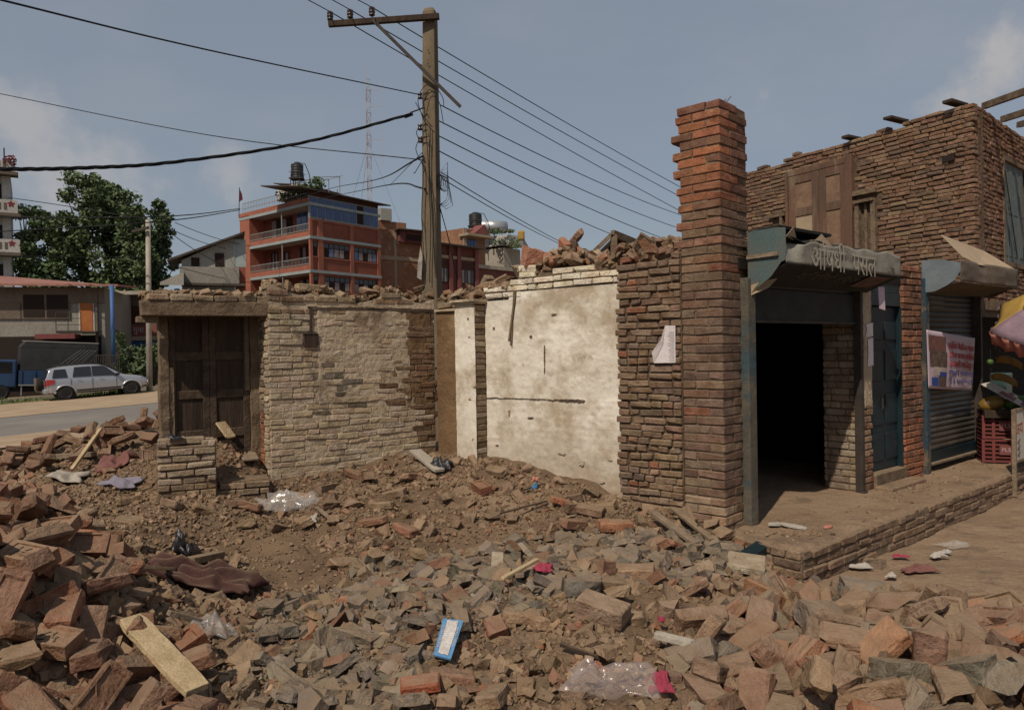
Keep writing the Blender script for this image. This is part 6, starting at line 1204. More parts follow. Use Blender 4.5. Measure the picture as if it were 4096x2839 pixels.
b = MB(); leafcloud(b, tuple(at(42, 640, 55.5)), (.5, .4, .4), 120, .12, random.Random(2)); tag(b.obj('roof_flowers', 'flower_red'), 'red potted flowers on the white building roof', 'flowers'); b = MB(); p = at(17, 640, 56); b.bar(p, (p[0], p[1], p[2]+.9), .07); tag(b.obj('roof_pipe', 'iron'), 'short dark pipe on the white building roof', 'pipe')
# ---------------------------------------------------------------- concrete pole across the road
cpz = at(596, 1500, 41.); c2 = at(592, 880, 41.); cpo = thing('concrete_pole', 'pale round concrete pole across the road', 'pole', where=(cpz[0], 41, -1)); b = MB(); b.tube([(0, 0, 0), (c2[0]-cpz[0], 0, c2[2]+1)], .165, 12, .125); b.obj('shaft', 'concrete', cpo, smooth=True); zz_ = at(592, 925, 41.)[2]+1; b = MB(); b.bar((-.6, -.3, zz_-.05), (.3, -.3, zz_+.15), .12, .14); b.obj('cross_arm', 'iron', cpo)
# ---------------------------------------------------------------- trees
def tree(label, px, top, bot, Y, wpx, seed, mat='leaf', n=38, group='tall trees beyond the low building', leaf=.19, per=150):
    rr = random.Random(seed); c = at(px, bot, Y); H_ = at(px, top, Y)[2]; zb_ = -1.; R_ = wpx/2/F*Y; t = thing('tree', label, 'tree', where=(c[0], Y, zb_), group=group); HH = H_-zb_
    b = MB(); b.tube([(0, 0, 0), (.1*R_, .05*R_, HH*.35), (-.05*R_, 0, HH*.7), (0, 0, HH*.92)], [.32, .24, .14, .04], 8); tips = []
    for k in range(n):
        z = HH*(.20+.78*(k+.5)/n); f = (z/HH-.15)/.85; wr = R_*(1.0 if f < .45 else max(.25, 1-(f-.45)*1.25))*rr.uniform(.35, 1.0); a = rr.uniform(0, 6.283); e = Vector((wr*math.cos(a), wr*math.sin(a), min(z+rr.uniform(.2, 1.1), HH*.98))); s = Vector((0, 0, z*.82)); m_ = (s+e)/2+Vector((0, 0, -.25)); b.tube([s, m_, e], [.09, .06, .02], 5); tips.append((e, m_))
    b.obj('trunk', 'bark', t, smooth=True)
    b = MB()
    for e, m_ in tips:
        k = rr.uniform(.6, 1.15)*min(1.1, R_*.36); leafcloud(b, e, (k, k, k*.8), per, leaf, rr); leafcloud(b, m_, (k*.7, k*.7, k*.6), per//3, leaf, rr)
    b.obj('crown', mat, t); return t
tree('tallest leafy tree standing between the white building and the pole', 345, 705, 1170, 60, 300, 1, per=180)
tree('round-topped leafy tree left of the tallest tree', 215, 850, 1170, 58, 260, 2, n=36)
tree('leafy tree with a narrow top behind the concrete pole', 520, 775, 1170, 61, 260, 3, 'leaf_dark')
tree('upright leafy tree right of the concrete pole', 635, 800, 1170, 62, 185, 4, 'leaf_dark', n=34)
tree('dark small tree beside the white building', 110, 835, 1170, 57, 200, 5, 'leaf_dark', n=28)
tree('second crest of the tallest tree beside the gap of sky', 440, 735, 1170, 63, 220, 6)
tree('broad light green tree filling the gap left of the concrete pole', 545, 830, 1170, 59, 240, 8, n=34)
def bush(label, px, py, Y, w, h, seed, mat='leaf_dark', n=500, s=.12):
    rr = random.Random(seed); c = at(px, py, Y); t = thing('bush', label, 'bush', where=(c[0], Y, float(Gfar(c[0], Y))), group='bushes across the road'); b = MB(); z = c[2]-float(Gfar(c[0], Y))
    for k in range(6): b.tube([(0, 0, 0), (rr.uniform(-w, w)*.7, rr.uniform(-.4, .4), z+rr.uniform(0, h))], .025, 5, .008)
    b.obj('stem', 'bark', t); b = MB()
    for k in range(7): leafcloud(b, (rr.uniform(-w, w)*.7, rr.uniform(-.5, .5), z+rr.uniform(-h, h)*.7), (w*.45, .5, h*.45), n//7, s, rr)
    b.obj('foliage', mat, t)
bush('tall thin shrub beside the blue pipe', 478, 1400, 42., .45, 1.1, 1, 'leaf', 420); bush('leafy bush in front of the bank sign', 555, 1450, 42.4, .95, .7, 2, 'leaf_dark', 700, .14); bush('low bush right of the silver car', 615, 1440, 42.8, .8, .9, 3, 'leaf', 520); bush('hedge plants behind the silver car', 520, 1420, 43.2, .8, .6, 4, 'leaf_dark', 480)
rl = MB(); q0, q1 = at(380, 1420, 40.6), at(478, 1420, 40.6)
for i in range(15): p = q0+(q1-q0)*i/14; rl.bar((p[0], p[1], -.6), (p[0], p[1], p[2]), .03)
rl.bar(q0, q1, .04); rl.bar(q0-np.array((0, 0, 1)), q1-np.array((0, 0, 1)), .04); tag(rl.obj('iron_fence', 'iron'), 'thin dark iron fence behind the silver car', 'fence')
# ---------------------------------------------------------------- silver car
def wheel(parent, c, R_, w, nm='wheel'):
    e = bpy.data.objects.new(nm, None); 
    b = MB(); b.lathe([(R_*.62, -w/2), (R_*.95, -w/2), (R_, -w/2+.03), (R_, w/2-.03), (R_*.95, w/2), (R_*.62, w/2)], n=22); o = b.obj(nm, 'tyre', parent, smooth=True); o.location = c; o.rotation_euler = (math.pi/2, 0, 0)
    b = MB(); b.lathe([(0, w/2-.06), (R_*.62, w/2-.07), (R_*.64, w/2+.002), (R_*.58, w/2-.01)], n=22); 
    for k in range(7): a = k*.8976; b.bar((R_*.08*math.cos(a), R_*.08*math.sin(a), w/2-.02), (R_*.6*math.cos(a), R_*.6*math.sin(a), w/2-.02), R_*.14, .03)
    b.obj('rim', 'rim', o)
    b = MB(); b.lathe([(0, -w/2+.06), (R_*.62, -w/2+.07), (R_*.64, -w/2-.002), (R_*.58, -w/2+.01)], n=22)
    for k in range(7): a = k*.8976; b.bar((R_*.08*math.cos(a), R_*.08*math.sin(a), -w/2+.02), (R_*.6*math.cos(a), R_*.6*math.sin(a), -w/2+.02), R_*.14, .03)
    b.obj('rim', 'rim', o); return o
car = thing('silver_car', 'silver compact four-wheel-drive car with a spare wheel on its tail parked across the road', 'car')
wr_ = ong(266, 1603, 0, True); car.scale = (1.16, 1.08, 1.04); car.location = (wr_[0], wr_[1], wr_[2]+.03); hd = math.degrees(math.atan2(RU[0], RU[1])); car.rotation_euler = (0, -math.atan(.049), math.radians(90-hd))
# local: x forward, y left; the near side is y = 0 (right side of the car), origin at the near rear wheel
Wd = 1.62
# stations along x: (x, sill z, bumper-bottom, belt z, roof z, roof inset)
S_ = [(-.72, .48, .98, 1.02, .02), (-.66, .40, 1.02, 1.16, .08), (-.55, .36, 1.04, 1.50, .15), (-.30, .34, 1.05, 1.62, .19), (.4, .33, 1.05, 1.66, .20), (1.2, .33, 1.04, 1.66, .20), (1.55, .33, 1.02, 1.60, .19), (1.95, .33, 1.00, 1.32, .15), (2.25, .33, .98, 1.06, .08), (2.8, .36, .92, .98, .06), (3.1, .40, .84, .90, .06), (3.26, .45, .66, .72, .10), (3.3, .50, .58, .60, .12)]
b = MB(); ring = []
for x, s, bl2, rf, ins_ in S_:
    e = .04 if x < 3.2 and x > -.6 else .12
    ring.append([(x, e, s), (x, e-.03, s+.2), (x, 0+e*.6, bl2-.12), (x, .03+e*.5, bl2), (x, ins_+.02, rf-.05), (x, ins_+.12, rf), (x, Wd-ins_-.12, rf), (x, Wd-ins_-.02, rf-.05), (x, Wd-.03-e*.5, bl2), (x, Wd-e*.6, bl2-.12), (x, Wd-e+.03, s+.2), (x, Wd-e, s)])
vs = [p for q in ring for p in q]; k = 12; fs = [(i*k+q, i*k+(q+1) % k, (i+1)*k+(q+1) % k, (i+1)*k+q) for i in range(len(ring)-1) for q in range(k)]+[tuple(range(k))[::-1], tuple(range((len(ring)-1)*k, len(ring)*k))]
fs = [f[::-1] for f in fs]; b.add(vs, fs); body = b.obj('body', 'car_silver', car, smooth=True); body.modifiers.new('b', 'BEVEL').width = .03; sm_ = body.modifiers.new('s', 'SUBSURF'); sm_.levels = 1; sm_.render_levels = 1
for nm, a in (('side_glass', [(.36, 1.07, 1.55), (1.18, 1.06, 1.57)]),): pass
def glass(nm, pts, m='glass_dark', t=.012, par=car): b = MB(); b.plate([np.array(p) for p in pts], np.array((0, t, 0)) if abs(pts[0][1]-pts[-1][1]) < 2 else np.array((t, 0, 0))); return b.obj(nm, m, par)
def sy(z): return .015+max(0, z-1.0)*.31     # tumblehome of the near side
for nm, q in (('rear_quarter_glass', [(-.46, 1.10), (.12, 1.09), (.06, 1.50), (-.36, 1.50)]), ('rear_door_glass', [(.30, 1.09), (1.02, 1.08), (1.02, 1.56), (.40, 1.56)]), ('front_door_glass', [(1.06, 1.08), (2.02, 1.06), (1.62, 1.48), (1.5, 1.55), (1.06, 1.56)])): glass(nm, [(x, sy(z)-.012, z) for x, z in q])
b = MB(); b.plate([np.array(p) for p in ((-.735, .20, 1.06), (-.735, Wd-.2, 1.06), (-.60, Wd-.3, 1.50), (-.60, .3, 1.50))], np.array((.02, 0, 0))); b.obj('rear_glass', 'glass_dark', car)
b = MB(); b.plate([np.array(p) for p in ((2.30, .18, 1.03), (2.30, Wd-.18, 1.03), (1.66, Wd-.3, 1.57), (1.66, .3, 1.57))], np.array((.02, 0, .02))); b.obj('windscreen', 'glass_dark', car)
b = MB(); b.plate([np.array(p) for p in ((-.70, .005, .74), (-.40, -.005, .82), (-.36, .0, 1.02), (-.66, .03, 1.04))], np.array((0, .03, 0))); b.obj('tail_lamp', 'lamp_red', car)
b = MB(); b.plate([np.array(p) for p in ((-.745, .05, .72), (-.745, .26, .72), (-.735, .26, 1.03), (-.735, .06, 1.03))], np.array((.03, 0, 0))); b.obj('tail_lamp', 'lamp_red', car)
b = MB(); b.plate([np.array(p) for p in ((3.05, .03, .72), (3.27, .10, .66), (3.24, .10, .80), (3.0, .03, .86))], np.array((0, .05, 0))); b.obj('headlamp', 'rim', car)
for x in (0., 2.58):
    for y in (.09, Wd-.09): wheel(car, (x, y, .33), .33, .20)
    b = MB(); b.tube([(x+.40*math.cos(a*.314), .0, .33+.40*math.sin(a*.314)) for a in range(0, 11)], .045, 6); b.obj('wheel_arch', 'car_silver', car, smooth=True); b = MB(); b.lathe([(0, 0), (.39, 0), (.39, .1), (0, .1)], n=20); o = b.obj('wheel_well', 'car_black', car); o.location = (x, .012, .35); o.rotation_euler = (-math.pi/2, 0, 0); o.scale = (1, 1, .3)
sp_ = wheel(car, (-.86, .98, .82), .33, .19, 'spare_wheel'); sp_.rotation_euler = (0, math.pi/2, 0)
b = MB(); b.lathe([(0, -.02), (.30, -.02), (.33, .02), (.33, .06), (0, .07)], n=22); o = b.obj('spare_cover', 'brown_wall', car); o.location = (-.97, .98, .82); o.rotation_euler = (0, -math.pi/2, 0)
b = MB(); b.box(-.80, -.60, .05, Wd-.05, .36, .58); b.obj('rear_bumper', 'car_silver', car, bevel=.05); b = MB(); b.box(.42, 2.15, -.012, .02, .40, .47); b.obj('side_trim', 'car_black', car)
b = MB(); b.box(.5, 2.1, .03, Wd-.03, .30, .36); b.obj('underbody', 'car_black', car)
for x in (.45, 1.30): b = MB(); b.box(x, x+.18, -.02, .0, .93, .965); b.obj('door_handle', 'car_silver', car, bevel=.01)
b = MB(); b.box(1.95, 2.12, -.12, .02, 1.02, 1.14); b.obj('wing_mirror', 'car_black', car, bevel=.03)
for y in (.30, Wd-.33): b = MB(); b.tube([(-.35, y, 1.66), (-.2, y, 1.71), (1.2, y, 1.72), (1.4, y, 1.68)], .02, 5); b.obj('roof_rail', 'car_black', car)
b = MB()
for x in (.22, 1.04, 1.98): b.box(x, x+.008, .0, .022, .42, 1.05)
b.obj('door_gap', 'car_black', car)
# ---------------------------------------------------------------- blue truck
tr = thing('blue_truck', 'blue open truck with a black tarpaulin parked beside the silver car', 'truck'); tp = ong(10, 1612, 0, True)
tl = np.array([*(RC+RU*0+RN*0), 0]); w2 = at(70, 1560, 38.6); tr.location = (w2[0], w2[1], float(Gfar(w2[0], w2[1]))+.05); tr.rotation_euler = (0, -math.atan(.049), math.radians(90-hd)+math.radians(180))
# x forward = to the left in the picture; bed runs towards -x
FT = frame((tr.location.x, tr.location.y), hd); xe = loc(FT, 385, 1450)[0]; zt_ = loc(FT, 200, 1362)[1]-tr.location.z; zbed = loc(FT, 100, 1480)[1]-tr.location.z; ztop2 = loc(FT, 200, 1385)[1]-tr.location.z; zbot = loc(FT, 100, 1545)[1]-tr.location.z; print('truck', xe, zt_, zbed, zbot)
T2 = 2.0
def tb2(nm, m, x0, x1, y0, y1, z0, z1, **k): b = MB(); b.box(-x1, -x0, -y1, -y0, z0, z1); return b.obj(nm, m, tr, **k)
bed = tb2('bed', 'truck_blue', 0, xe, .0, T2, zbot+.12, zbed)
for i in range(6): x = xe*(i+.1)/6; tb2('stake', 'truck_blue', x, x+.08, -.04, -.001, zbot+.12, zbed)
tb2('bed_rail', 'rail', 0, xe, -.05, -.002, zbot+.05, zbot+.118); tp_ = tb2('tarpaulin', 'tarp', .06, xe-.05, .03, T2-.03, zbed+.01, ztop2)
b = MB(); b.prism([(-xe, ztop2+.0), (-.05, ztop2+.0), (-.3, zt_), (-xe+.1, zt_+.02)], 'y', -T2+.05, -.02); b.obj('tarpaulin_top', 'tarp', tr)
tb2('tarpaulin_edge', 'tarp_light', .1, xe, .0, .02, zt_-.02, zt_+.03); b = MB()
for i in range(5): x0 = xe*(.97-.05*i); b.bar((-x0, .012, ztop2-.05), (-(x0-1.1-.05*i), .012, zbed+.05), .012, .012)
b.obj('rope', 'tarp_light', tr)
tb2('cab', 'truck_blue', -1.75, -.08, .0, T2, zbot-.05, zbed+.55, bevel=.08); tb2('cab_window', 'glass_dark', -1.2, -.3, -.012, .03, zbed-.15, zbed+.42)
for x, in ((-.75,), (xe*.62,)): wheel(tr, (-x, -.12, .42), .42, .24); wheel(tr, (-x, -T2+.12, .42), .42, .24)
tb2('chassis', 'car_black', -1.6, xe-.2, .3, T2-.3, .45, zbot+.1); tb2('mud_flap', 'rail', .12, .16, -.02, .3, .25, zbot+.1); tb2('fuel_tank', 'rail', .8, 1.3, .02, .4, .42, .85, bevel=.05)
# ================================================================ rubble
rr = random.Random(99)
def proj(p):
    q = np.asarray(p)-CAM; w = q@FW; return 2048+F*(q@RT)/w, 1419.5-F*(q@UP)/w
def inpoly(x, y, P):
    c = False; j = len(P)-1
    for i in range(len(P)):
        if (P[i][1] > y) != (P[j][1] > y) and x < (P[j][0]-P[i][0])*(y-P[i][1])/(P[j][1]-P[i][1])+P[i][0]: c = not c
        j = i
    return c
Z_LEFT = [(-1000, 1880), (60, 1890), (190, 1960), (300, 2130), (470, 2210), (560, 2480), (760, 2650), (930, 3400), (-1000, 3400)]
Z_RIGHT = [(2650, 3400), (2700, 2640), (2900, 2450), (3250, 2300), (3550, 2310), (3700, 2420), (4150, 2480), (5100, 2600), (5100, 3400)]
Z_SLATE = [(950, 3400), (1000, 2480), (1450, 2260), (1800, 2195), (2130, 2140), (2750, 2110), (2960, 2220), (2800, 2360), (2380, 2330), (2260, 2440), (1930, 2500), (1720, 2650), (1650, 3400)]
Z_GRAV = [(280, 1930), (720, 1985), (960, 2090), (1000, 2230), (880, 2300), (640, 2330), (480, 2240), (330, 2140)]
Z_SAND = [(880, 2190), (1180, 2110), (1330, 2230), (1380, 2330), (1150, 2400), (980, 2300)]
Z_PATH = [(1500, 2200), (2000, 2120), (2180, 2130), (1900, 2190), (1600, 2240)]
def zone(x, y):
    if inpoly(x, y, Z_LEFT): return 'left'
    if inpoly(x, y, Z_RIGHT): return 'right'
    if inpoly(x, y, Z_SAND): return 'sand'
    if inpoly(x, y, Z_PATH): return 'path'
    if inpoly(x, y, Z_SLATE): return 'slate'
    if inpoly(x, y, Z_GRAV): return 'gravel'
    return 'mid'
DUST = (.245, .168, .108); CLOD = (.175, .118, .075); SLATE = (.205, .172, .135); SLATE2 = (.155, .132, .107); PALE = (.33, .255, .18)
PAL = {'left': ((BROWN, 3), (TAN, 2), (RUST, 1), (DUST, 2)), 'right': ((DUST, 4), (CLOD, 3), ((.24, .14, .1), 1.5), (RUST, .6), (SLATE, 1)), 'sand': ((DUST, 3), (CLOD, 1)), 'path': ((DUST, 2), (CLOD, 2)), 'slate': ((SLATE, 5), (SLATE2, 2.2), (DUST, 2.4), (BROWN, .8), (RUST, .35), (PALE, .5)), 'gravel': ((DUST, 4), (CLOD, 2), (TAN, 2)), 'mid': ((CLOD, 4), (DUST, 3), (TAN, 1.5), (BROWN, .8), (RUST, .3))}
def ok_ground(X, Y):
    # keep off walls and plinth
    p = np.array((X, Y, 0.)); 
    q = p-FD[0]; x, y = q@FD[1], q@FD[2]
    if x > -.05 and y > -.74: return False
    q = p-FC[0]
    if q@FC[2] > -.03 and q@FC[1] > -3.6: return False
    q = p-FA[0]
    if q@FA[2] > -.02 and q@FA[1] > -1.93: return False
    return True
fines = Heap(); chips = Heap(); chunks = Heap(); big = []
NS = 30000; XS = rr_ = None
rs = np.random.RandomState(12)
cand = np.stack([rs.uniform(-6.4, 4.6, 75000), rs.uniform(2.9, 8.6, 75000)], 1)
hz_ = hgt(cand[:, 0], cand[:, 1]); stv = street(cand[:, 0], cand[:, 1])
cnt = 0
for i in range(len(cand)):
    X, Y = cand[i]; px, py = proj((X, Y, hz_[i]))
    if px < -900 or px > 5000 or py > 3300: continue
    if not ok_ground(X, Y): continue
    zn = zone(px, py); s = stv[i]
    if s > .5 and zn != 'right' and rr.random() < .93: continue
    pn_ = float(vnoise(np.array(X*1.7+3), np.array(Y*1.7)))+.5*float(vnoise(np.array(X*4.1), np.array(Y*4.1+7)))
    if pn_ > .22 and rr.random() < .75 and zn != 'left': continue      # bare earthy patches between the pieces
    t = rr.random(); col = pick(rr, *PAL[zn])
    if zn in ('sand', 'path') and t > .30: continue
    if t < (.60 if zn == 'slate' else .52):      # fines
        sz = rr.uniform(.010, .030); M = rotm(rr.uniform(-1, 1), rr.uniform(-1, 1), rr.uniform(0, 6.28))@np.diag((sz*rr.uniform(.8, 1.5), sz, sz*rr.uniform(.5, .9)))
        fines.add(HULL[rr.randrange(26)] if rr.random() < .5 else CHIP[rr.randrange(24)], M, (X, Y, hz_[i]+sz*.2), vary(col, rr, .3)); continue
    if zn == 'slate' or (zn == 'gravel' and t < .85) or (zn in ('mid', 'left') and t < .72):
        u = rr.random()
        if zn == 'gravel': sz = rr.uniform(.02, .055)
        elif zn == 'slate': sz = rr.uniform(.018, .05) if u < .62 else rr.uniform(.05, .12) if u < .92 else rr.uniform(.12, .21)
        elif py < 2170 and zn == 'mid':
            if rr.random() < .2: continue
            sz = rr.uniform(.014, .036) if u < .9 else rr.uniform(.04, .08)
        else: sz = rr.uniform(.018, .05) if u < .8 else rr.uniform(.05, .09)
        tl_ = rr.choice((.15, .35, .7)) if zn == 'slate' else .5
        M = rotm(rr.gauss(0, tl_), rr.gauss(0, tl_), rr.uniform(0, 6.28))@np.diag((sz*rr.uniform(1., 1.8), sz*rr.uniform(.7, 1.1), sz*rr.uniform(.16, .4)))
        chips.add(CHIP[rr.randrange(24)], M, (X, Y, hz_[i]+sz*rr.uniform(-.08, .18)), vary(col, rr, .3)); continue
    u = rr.random(); sz = {'left': rr.uniform(.04, .10), 'right': rr.uniform(.03, .07) if u < .7 else rr.uniform(.07, .12), 'mid': rr.uniform(.02, .05) if u < .75 else rr.uniform(.05, .085)}.get(zn, .04)
    if zn == 'right' and rr.random() < .35: continue
    if zn == 'mid' and py < 2170:
        if rr.random() < .25: continue
        sz *= .78
    M = rotm(rr.uniform(-1, 1), rr.uniform(-1, 1), rr.uniform(0, 6.28))@np.diag((sz*rr.uniform(.9, 1.5), sz*rr.uniform(.8, 1.1), sz*rr.uniform(.55, .9)))
    chunks.add(HULL[rr.randrange(26)], M, (X, Y, hz_[i]+sz*rr.uniform(-.12, .2)), col)
print('pieces', len(fines.V), len(chips.V), len(chunks.V))
tag(fines.obj('rubble_grit'), 'fine grit and crumbs strewn over the demolition site', 'grit'); tag(chips.obj('rubble_chips'), 'countless flat chips of slate, tile and mortar covering the site', 'chips'); tag(chunks.obj('rubble_clods'), 'countless small clods and brick crumbs covering the site', 'clods')
# ---------------------------------------------------------------- loose whole and broken bricks, one object each
def frog_brick(mat='brick'):
    bm = bmesh.new(); bmesh.ops.create_cube(bm, size=1.); tp = [f for f in bm.faces if f.normal.z > .9]
    r1 = bmesh.ops.inset_region(bm, faces=tp, thickness=.16); tp = [f for f in bm.faces if f.normal.z > .9 and abs(f.calc_center_median().x) < .1 and abs(f.calc_center_median().y) < .1]
    r2 = bmesh.ops.inset_region(bm, faces=tp, thickness=.03, depth=-.16)
    for v in bm.verts: v.co += Vector((rr.uniform(-.02, .02), rr.uniform(-.02, .02), rr.uniform(-.03, .03)))
    me_ = bpy.data.meshes.new('brick'); bm.to_mesh(me_); bm.free(); me_.materials.append(MT[mat]); return me_
FROG = [roughen(frog_brick(), (.26, .125, .078), 2, .004, .003, 20+i) for i in range(5)]
def broken(mat='brick'):
    v = rr.choice(_bl); bm = bmesh.new(); q = [bm.verts.new(x) for x in v[0]]
    for f in v[1]: bm.faces.new([q[i] for i in f])
    bmesh.ops.recalc_face_normals(bm, faces=bm.faces); n = Vector((1, rr.uniform(-.8, .8), rr.uniform(-.5, .5))).normalized()
    r_ = bmesh.ops.bisect_plane(bm, geom=bm.verts[:]+bm.edges[:]+bm.faces[:], plane_co=(rr.uniform(.0, .25), 0, 0), plane_no=n, clear_outer=True)
    es = [e for e in r_['geom_cut'] if isinstance(e, bmesh.types.BMEdge)]
    try: bmesh.ops.edgeloop_fill(bm, edges=es)
    except Exception: bmesh.ops.contextual_create(bm, geom=es)
    for v_ in [x for x in r_['geom_cut'] if isinstance(x, bmesh.types.BMVert)]: v_.co += n*rr.uniform(-.07, .07)
    me_ = bpy.data.meshes.new('broken_brick'); bm.to_mesh(me_); bm.free(); me_.materials.append(MT[mat]); return me_
BROKE = [roughen(broken(), (.26, .125, .078), 3, .007, .005, 40+i) for i in range(14)]
HMESH = []
for V, Fc in HULL[:14]: me_ = bpy.data.meshes.new('rubble_lump'); me_.from_pydata([tuple(v) for v in V], [], [tuple(f) for f in Fc]); me_.materials.append(MT['brick']); HMESH.append(roughen(me_, (.2, .14, .1), 3, .010, .006, 70+len(HMESH)))
CMESH = []
for V, Fc in CHIP[:12]: me_ = bpy.data.meshes.new('slab_piece'); me_.from_pydata([tuple(v) for v in V], [], [tuple(f) for f in Fc]); me_.materials.append(MT['brick']); CMESH.append(roughen(me_, (.2, .14, .05), 2, .008, .005, 90+len(CMESH)))
def drop(name, me_, p, size, rot_, col, label, cat, group=None):
    o = bpy.data.objects.new(name, me_); COL.objects.link(o); o.location = p; o.scale = size; o.rotation_euler = rot_; o.color = (*col, 1); return tag(o, label, cat, group)
BS = (.245, .118, .072)
def hue(c): return 'orange' if c[0] > 2.25*c[1] else 'reddish' if c[0] > 1.8*c[1] else 'sandy' if c[0] > .27 else 'brown' if c[0] > .16 else 'dark'
def place(X, Y, cx, cy): return ('far' if Y > cy else 'near')+('-left' if X < cx else '-right')+' part'
def hue_l(X, Y, s, cx, cy): return s.format(p=place(X, Y, cx, cy))
def loose(X, Y, lift, tilt, col, label, group, full=.7, k=1., name='brick', mid=None):
    z = float(hgt(X, Y))+lift; t = rr.random()
    me_ = rr.choice(FROG) if t < full*.35 else rr.choice(BR['loose']) if t < full else rr.choice(BROKE)
    kd = 'hollow-faced' if t < full*.35 else 'whole' if t < full else 'broken'; label = label.format(k=hue(col)+' '+kd, p=place(X, Y, *mid) if mid else '')
    s = [BS[0]*k*rr.uniform(.94, 1.06), BS[1]*k*rr.uniform(.94, 1.06), BS[2]*k*rr.uniform(.92, 1.1)]
    return drop(name, me_, (X, Y, z), s, (rr.gauss(0, tilt), rr.gauss(0, tilt), rr.uniform(0, 6.28)), col, label, 'brick', group)
taken = []
def free(X, Y, d):
    for a, e in taken:
        if (a-X)**2+(e-Y)**2 < d*d: return False
    taken.append((X, Y)); return True
def sprinkle(n, box, zn, fn, gap):
    k = 0; t = 0
    while k < n and t < n*60:
        t += 1; X, Y = rr.uniform(*box[:2]), rr.uniform(*box[2:]); 
        if not ok_ground(X, Y): continue
        px, py = proj((X, Y, float(hgt(X, Y))))
        if not (-200 < px < 4300 and py < 2960) or (zn and zone(px, py) != zn): continue
        if not free(X, Y, gap): continue
        fn(X, Y); k += 1
    return k
LG = 'bricks of the near left heap'; lab = '{k} brick in the {p} of the big heap at the lower left'
for lift, n, gap in ((.0, 72, .15), (.07, 42, .18)):
    taken.clear(); sprinkle(n, (-4.2, -1.3, 2.9, 5.6), 'left', lambda X, Y: loose(X, Y, .03+lift, .42, pick(rr, (BROWN, 4), ((.22, .13, .085), 4), ((.25, .16, .105), 2), (RUST, 2.4), (ORANGE, .4)), lab, LG, .62, 1.1, mid=(-2.4, 3.9)), gap)
taken.clear(); lab2 = '{k} brick in the {p} of the heap at the lower right'; RG = 'bricks of the lower right heap'
sprinkle(66, (.9, 3.4, 3.1, 5.2), 'right', lambda X, Y: loose(X, Y, rr.uniform(.04, .11), .55, pick(rr, ((.25, .165, .108), 5), ((.25, .145, .1), 2.5), ((.30, .15, .088), 1.5), (SLATE, 2), (ORANGE, .5)), lab2, RG, .55, 1.22, mid=(1.9, 4.0)), .19)
sprinkle(44, (.9, 3.4, 3.1, 5.0), 'right', lambda X, Y: drop('brick_lump', rr.choice(HMESH), (X, Y, float(hgt(X, Y))+.04), [rr.uniform(.17, .27), rr.uniform(.12, .17), rr.uniform(.09, .14)], (rr.gauss(0, .4), rr.gauss(0, .4), rr.uniform(0, 6.28)), pick(rr, ((.245, .165, .108), 4), ((.25, .15, .105), 2), (SLATE, 2), (RUST, .5)), hue_l(X, Y, 'broken brick lump in the {p} of the lower right heap', 1.9, 4.0), 'lump', 'lumps of the lower right heap'), .12)
taken.clear(); lab3 = '{k} brick in the {p} of the brown heap beside the road'; BG = 'bricks of the heap by the road'
rest = Heap()
for lift, n, gap in ((.0, 62, .2), (.10, 34, .22)):
    taken.clear()
    def far_b(X, Y):
        if lift == 0. and (Y > 9. or rr.random() < .4): rest.add(rr.choice(BTRI), rotm(rr.gauss(0, .5), rr.gauss(0, .5), rr.uniform(0, 6.28))@np.diag(BS), (X, Y, hgt(X, Y)+.05), pick(rr, (BROWN, 4), ((.24, .15, .1), 3), (DARK, 1))); return
        loose(X, Y, .05+lift, .5, pick(rr, (BROWN, 4), ((.24, .15, .1), 3), (DARK, 1), (TAN, 1)), lab3, BG, .9, 1.0, mid=(-4.9, 9.))
    k = 0
    while k < n:
        X, Y = rr.gauss(-4.8, .95), rr.gauss(8.9, .5)
        if X > -3.6 or X < -7.2 or Y < 7.9 or Y > 10.2 or not free(X, Y, gap): continue
        far_b(X, Y); k += 1
tag(rest.obj('heap_bricks'), 'buried and far bricks of the brown heap beside the road', 'bricks')
taken.clear(); sprinkle(24, (-2.6, 2.0, 3.6, 8.2), 'mid', lambda X, Y: loose(X, Y, .03, .25, pick(rr, ((.27, .18, .12), 4), (TAN, 2), (BROWN, 2), (RUST, .8)), '{k} brick lying in the {p} of the earthy ground', 'bricks scattered on the earth', .55, mid=(0., 5.8)), .3)
sprinkle(80, (-2.4, 2.0, 3.4, 8.2), 'mid', lambda X, Y: drop('brick_lump', rr.choice(HMESH), (X, Y, float(hgt(X, Y))+.025), [rr.uniform(.08, .19), rr.uniform(.07, .12), rr.uniform(.05, .09)], (rr.gauss(0, .4), rr.gauss(0, .4), rr.uniform(0, 6.28)), pick(rr, ((.26, .18, .12), 4), (CLOD, 3), (TAN, 2)), hue_l(X, Y, 'earthy brick lump in the {p} of the open ground', 0., 5.6), 'lump', 'lumps scattered on the earth'), .18)
taken.clear(); sprinkle(130, (-2.4, 2.2, 3.3, 6.4), 'slate', lambda X, Y: drop('slab_piece', rr.choice(CMESH), (X, Y, float(hgt(X, Y))+.035), [rr.uniform(.14, .30), rr.uniform(.1, .19), rr.uniform(.035, .075)], (rr.gauss(0, .35), rr.gauss(0, .35), rr.uniform(0, 6.28)), pick(rr, (SLATE, 5), (SLATE2, 2), (DUST, 1)), hue_l(X, Y, 'flat grey slab of old mortar in the {p} of the grey heap', -.3, 4.6), 'slab', 'grey slabs of the middle heap'), .13)
sprinkle(10, (-2.4, 2.2, 3.3, 6.2), 'slate', lambda X, Y: loose(X, Y, .05, .3, pick(rr, (RUST, 1), (BROWN, 2), (SLATE, 2)), '{k} brick in the {p} of the grey slab heap', 'bricks among the grey slabs', .4, mid=(-.3, 4.8)), .3)
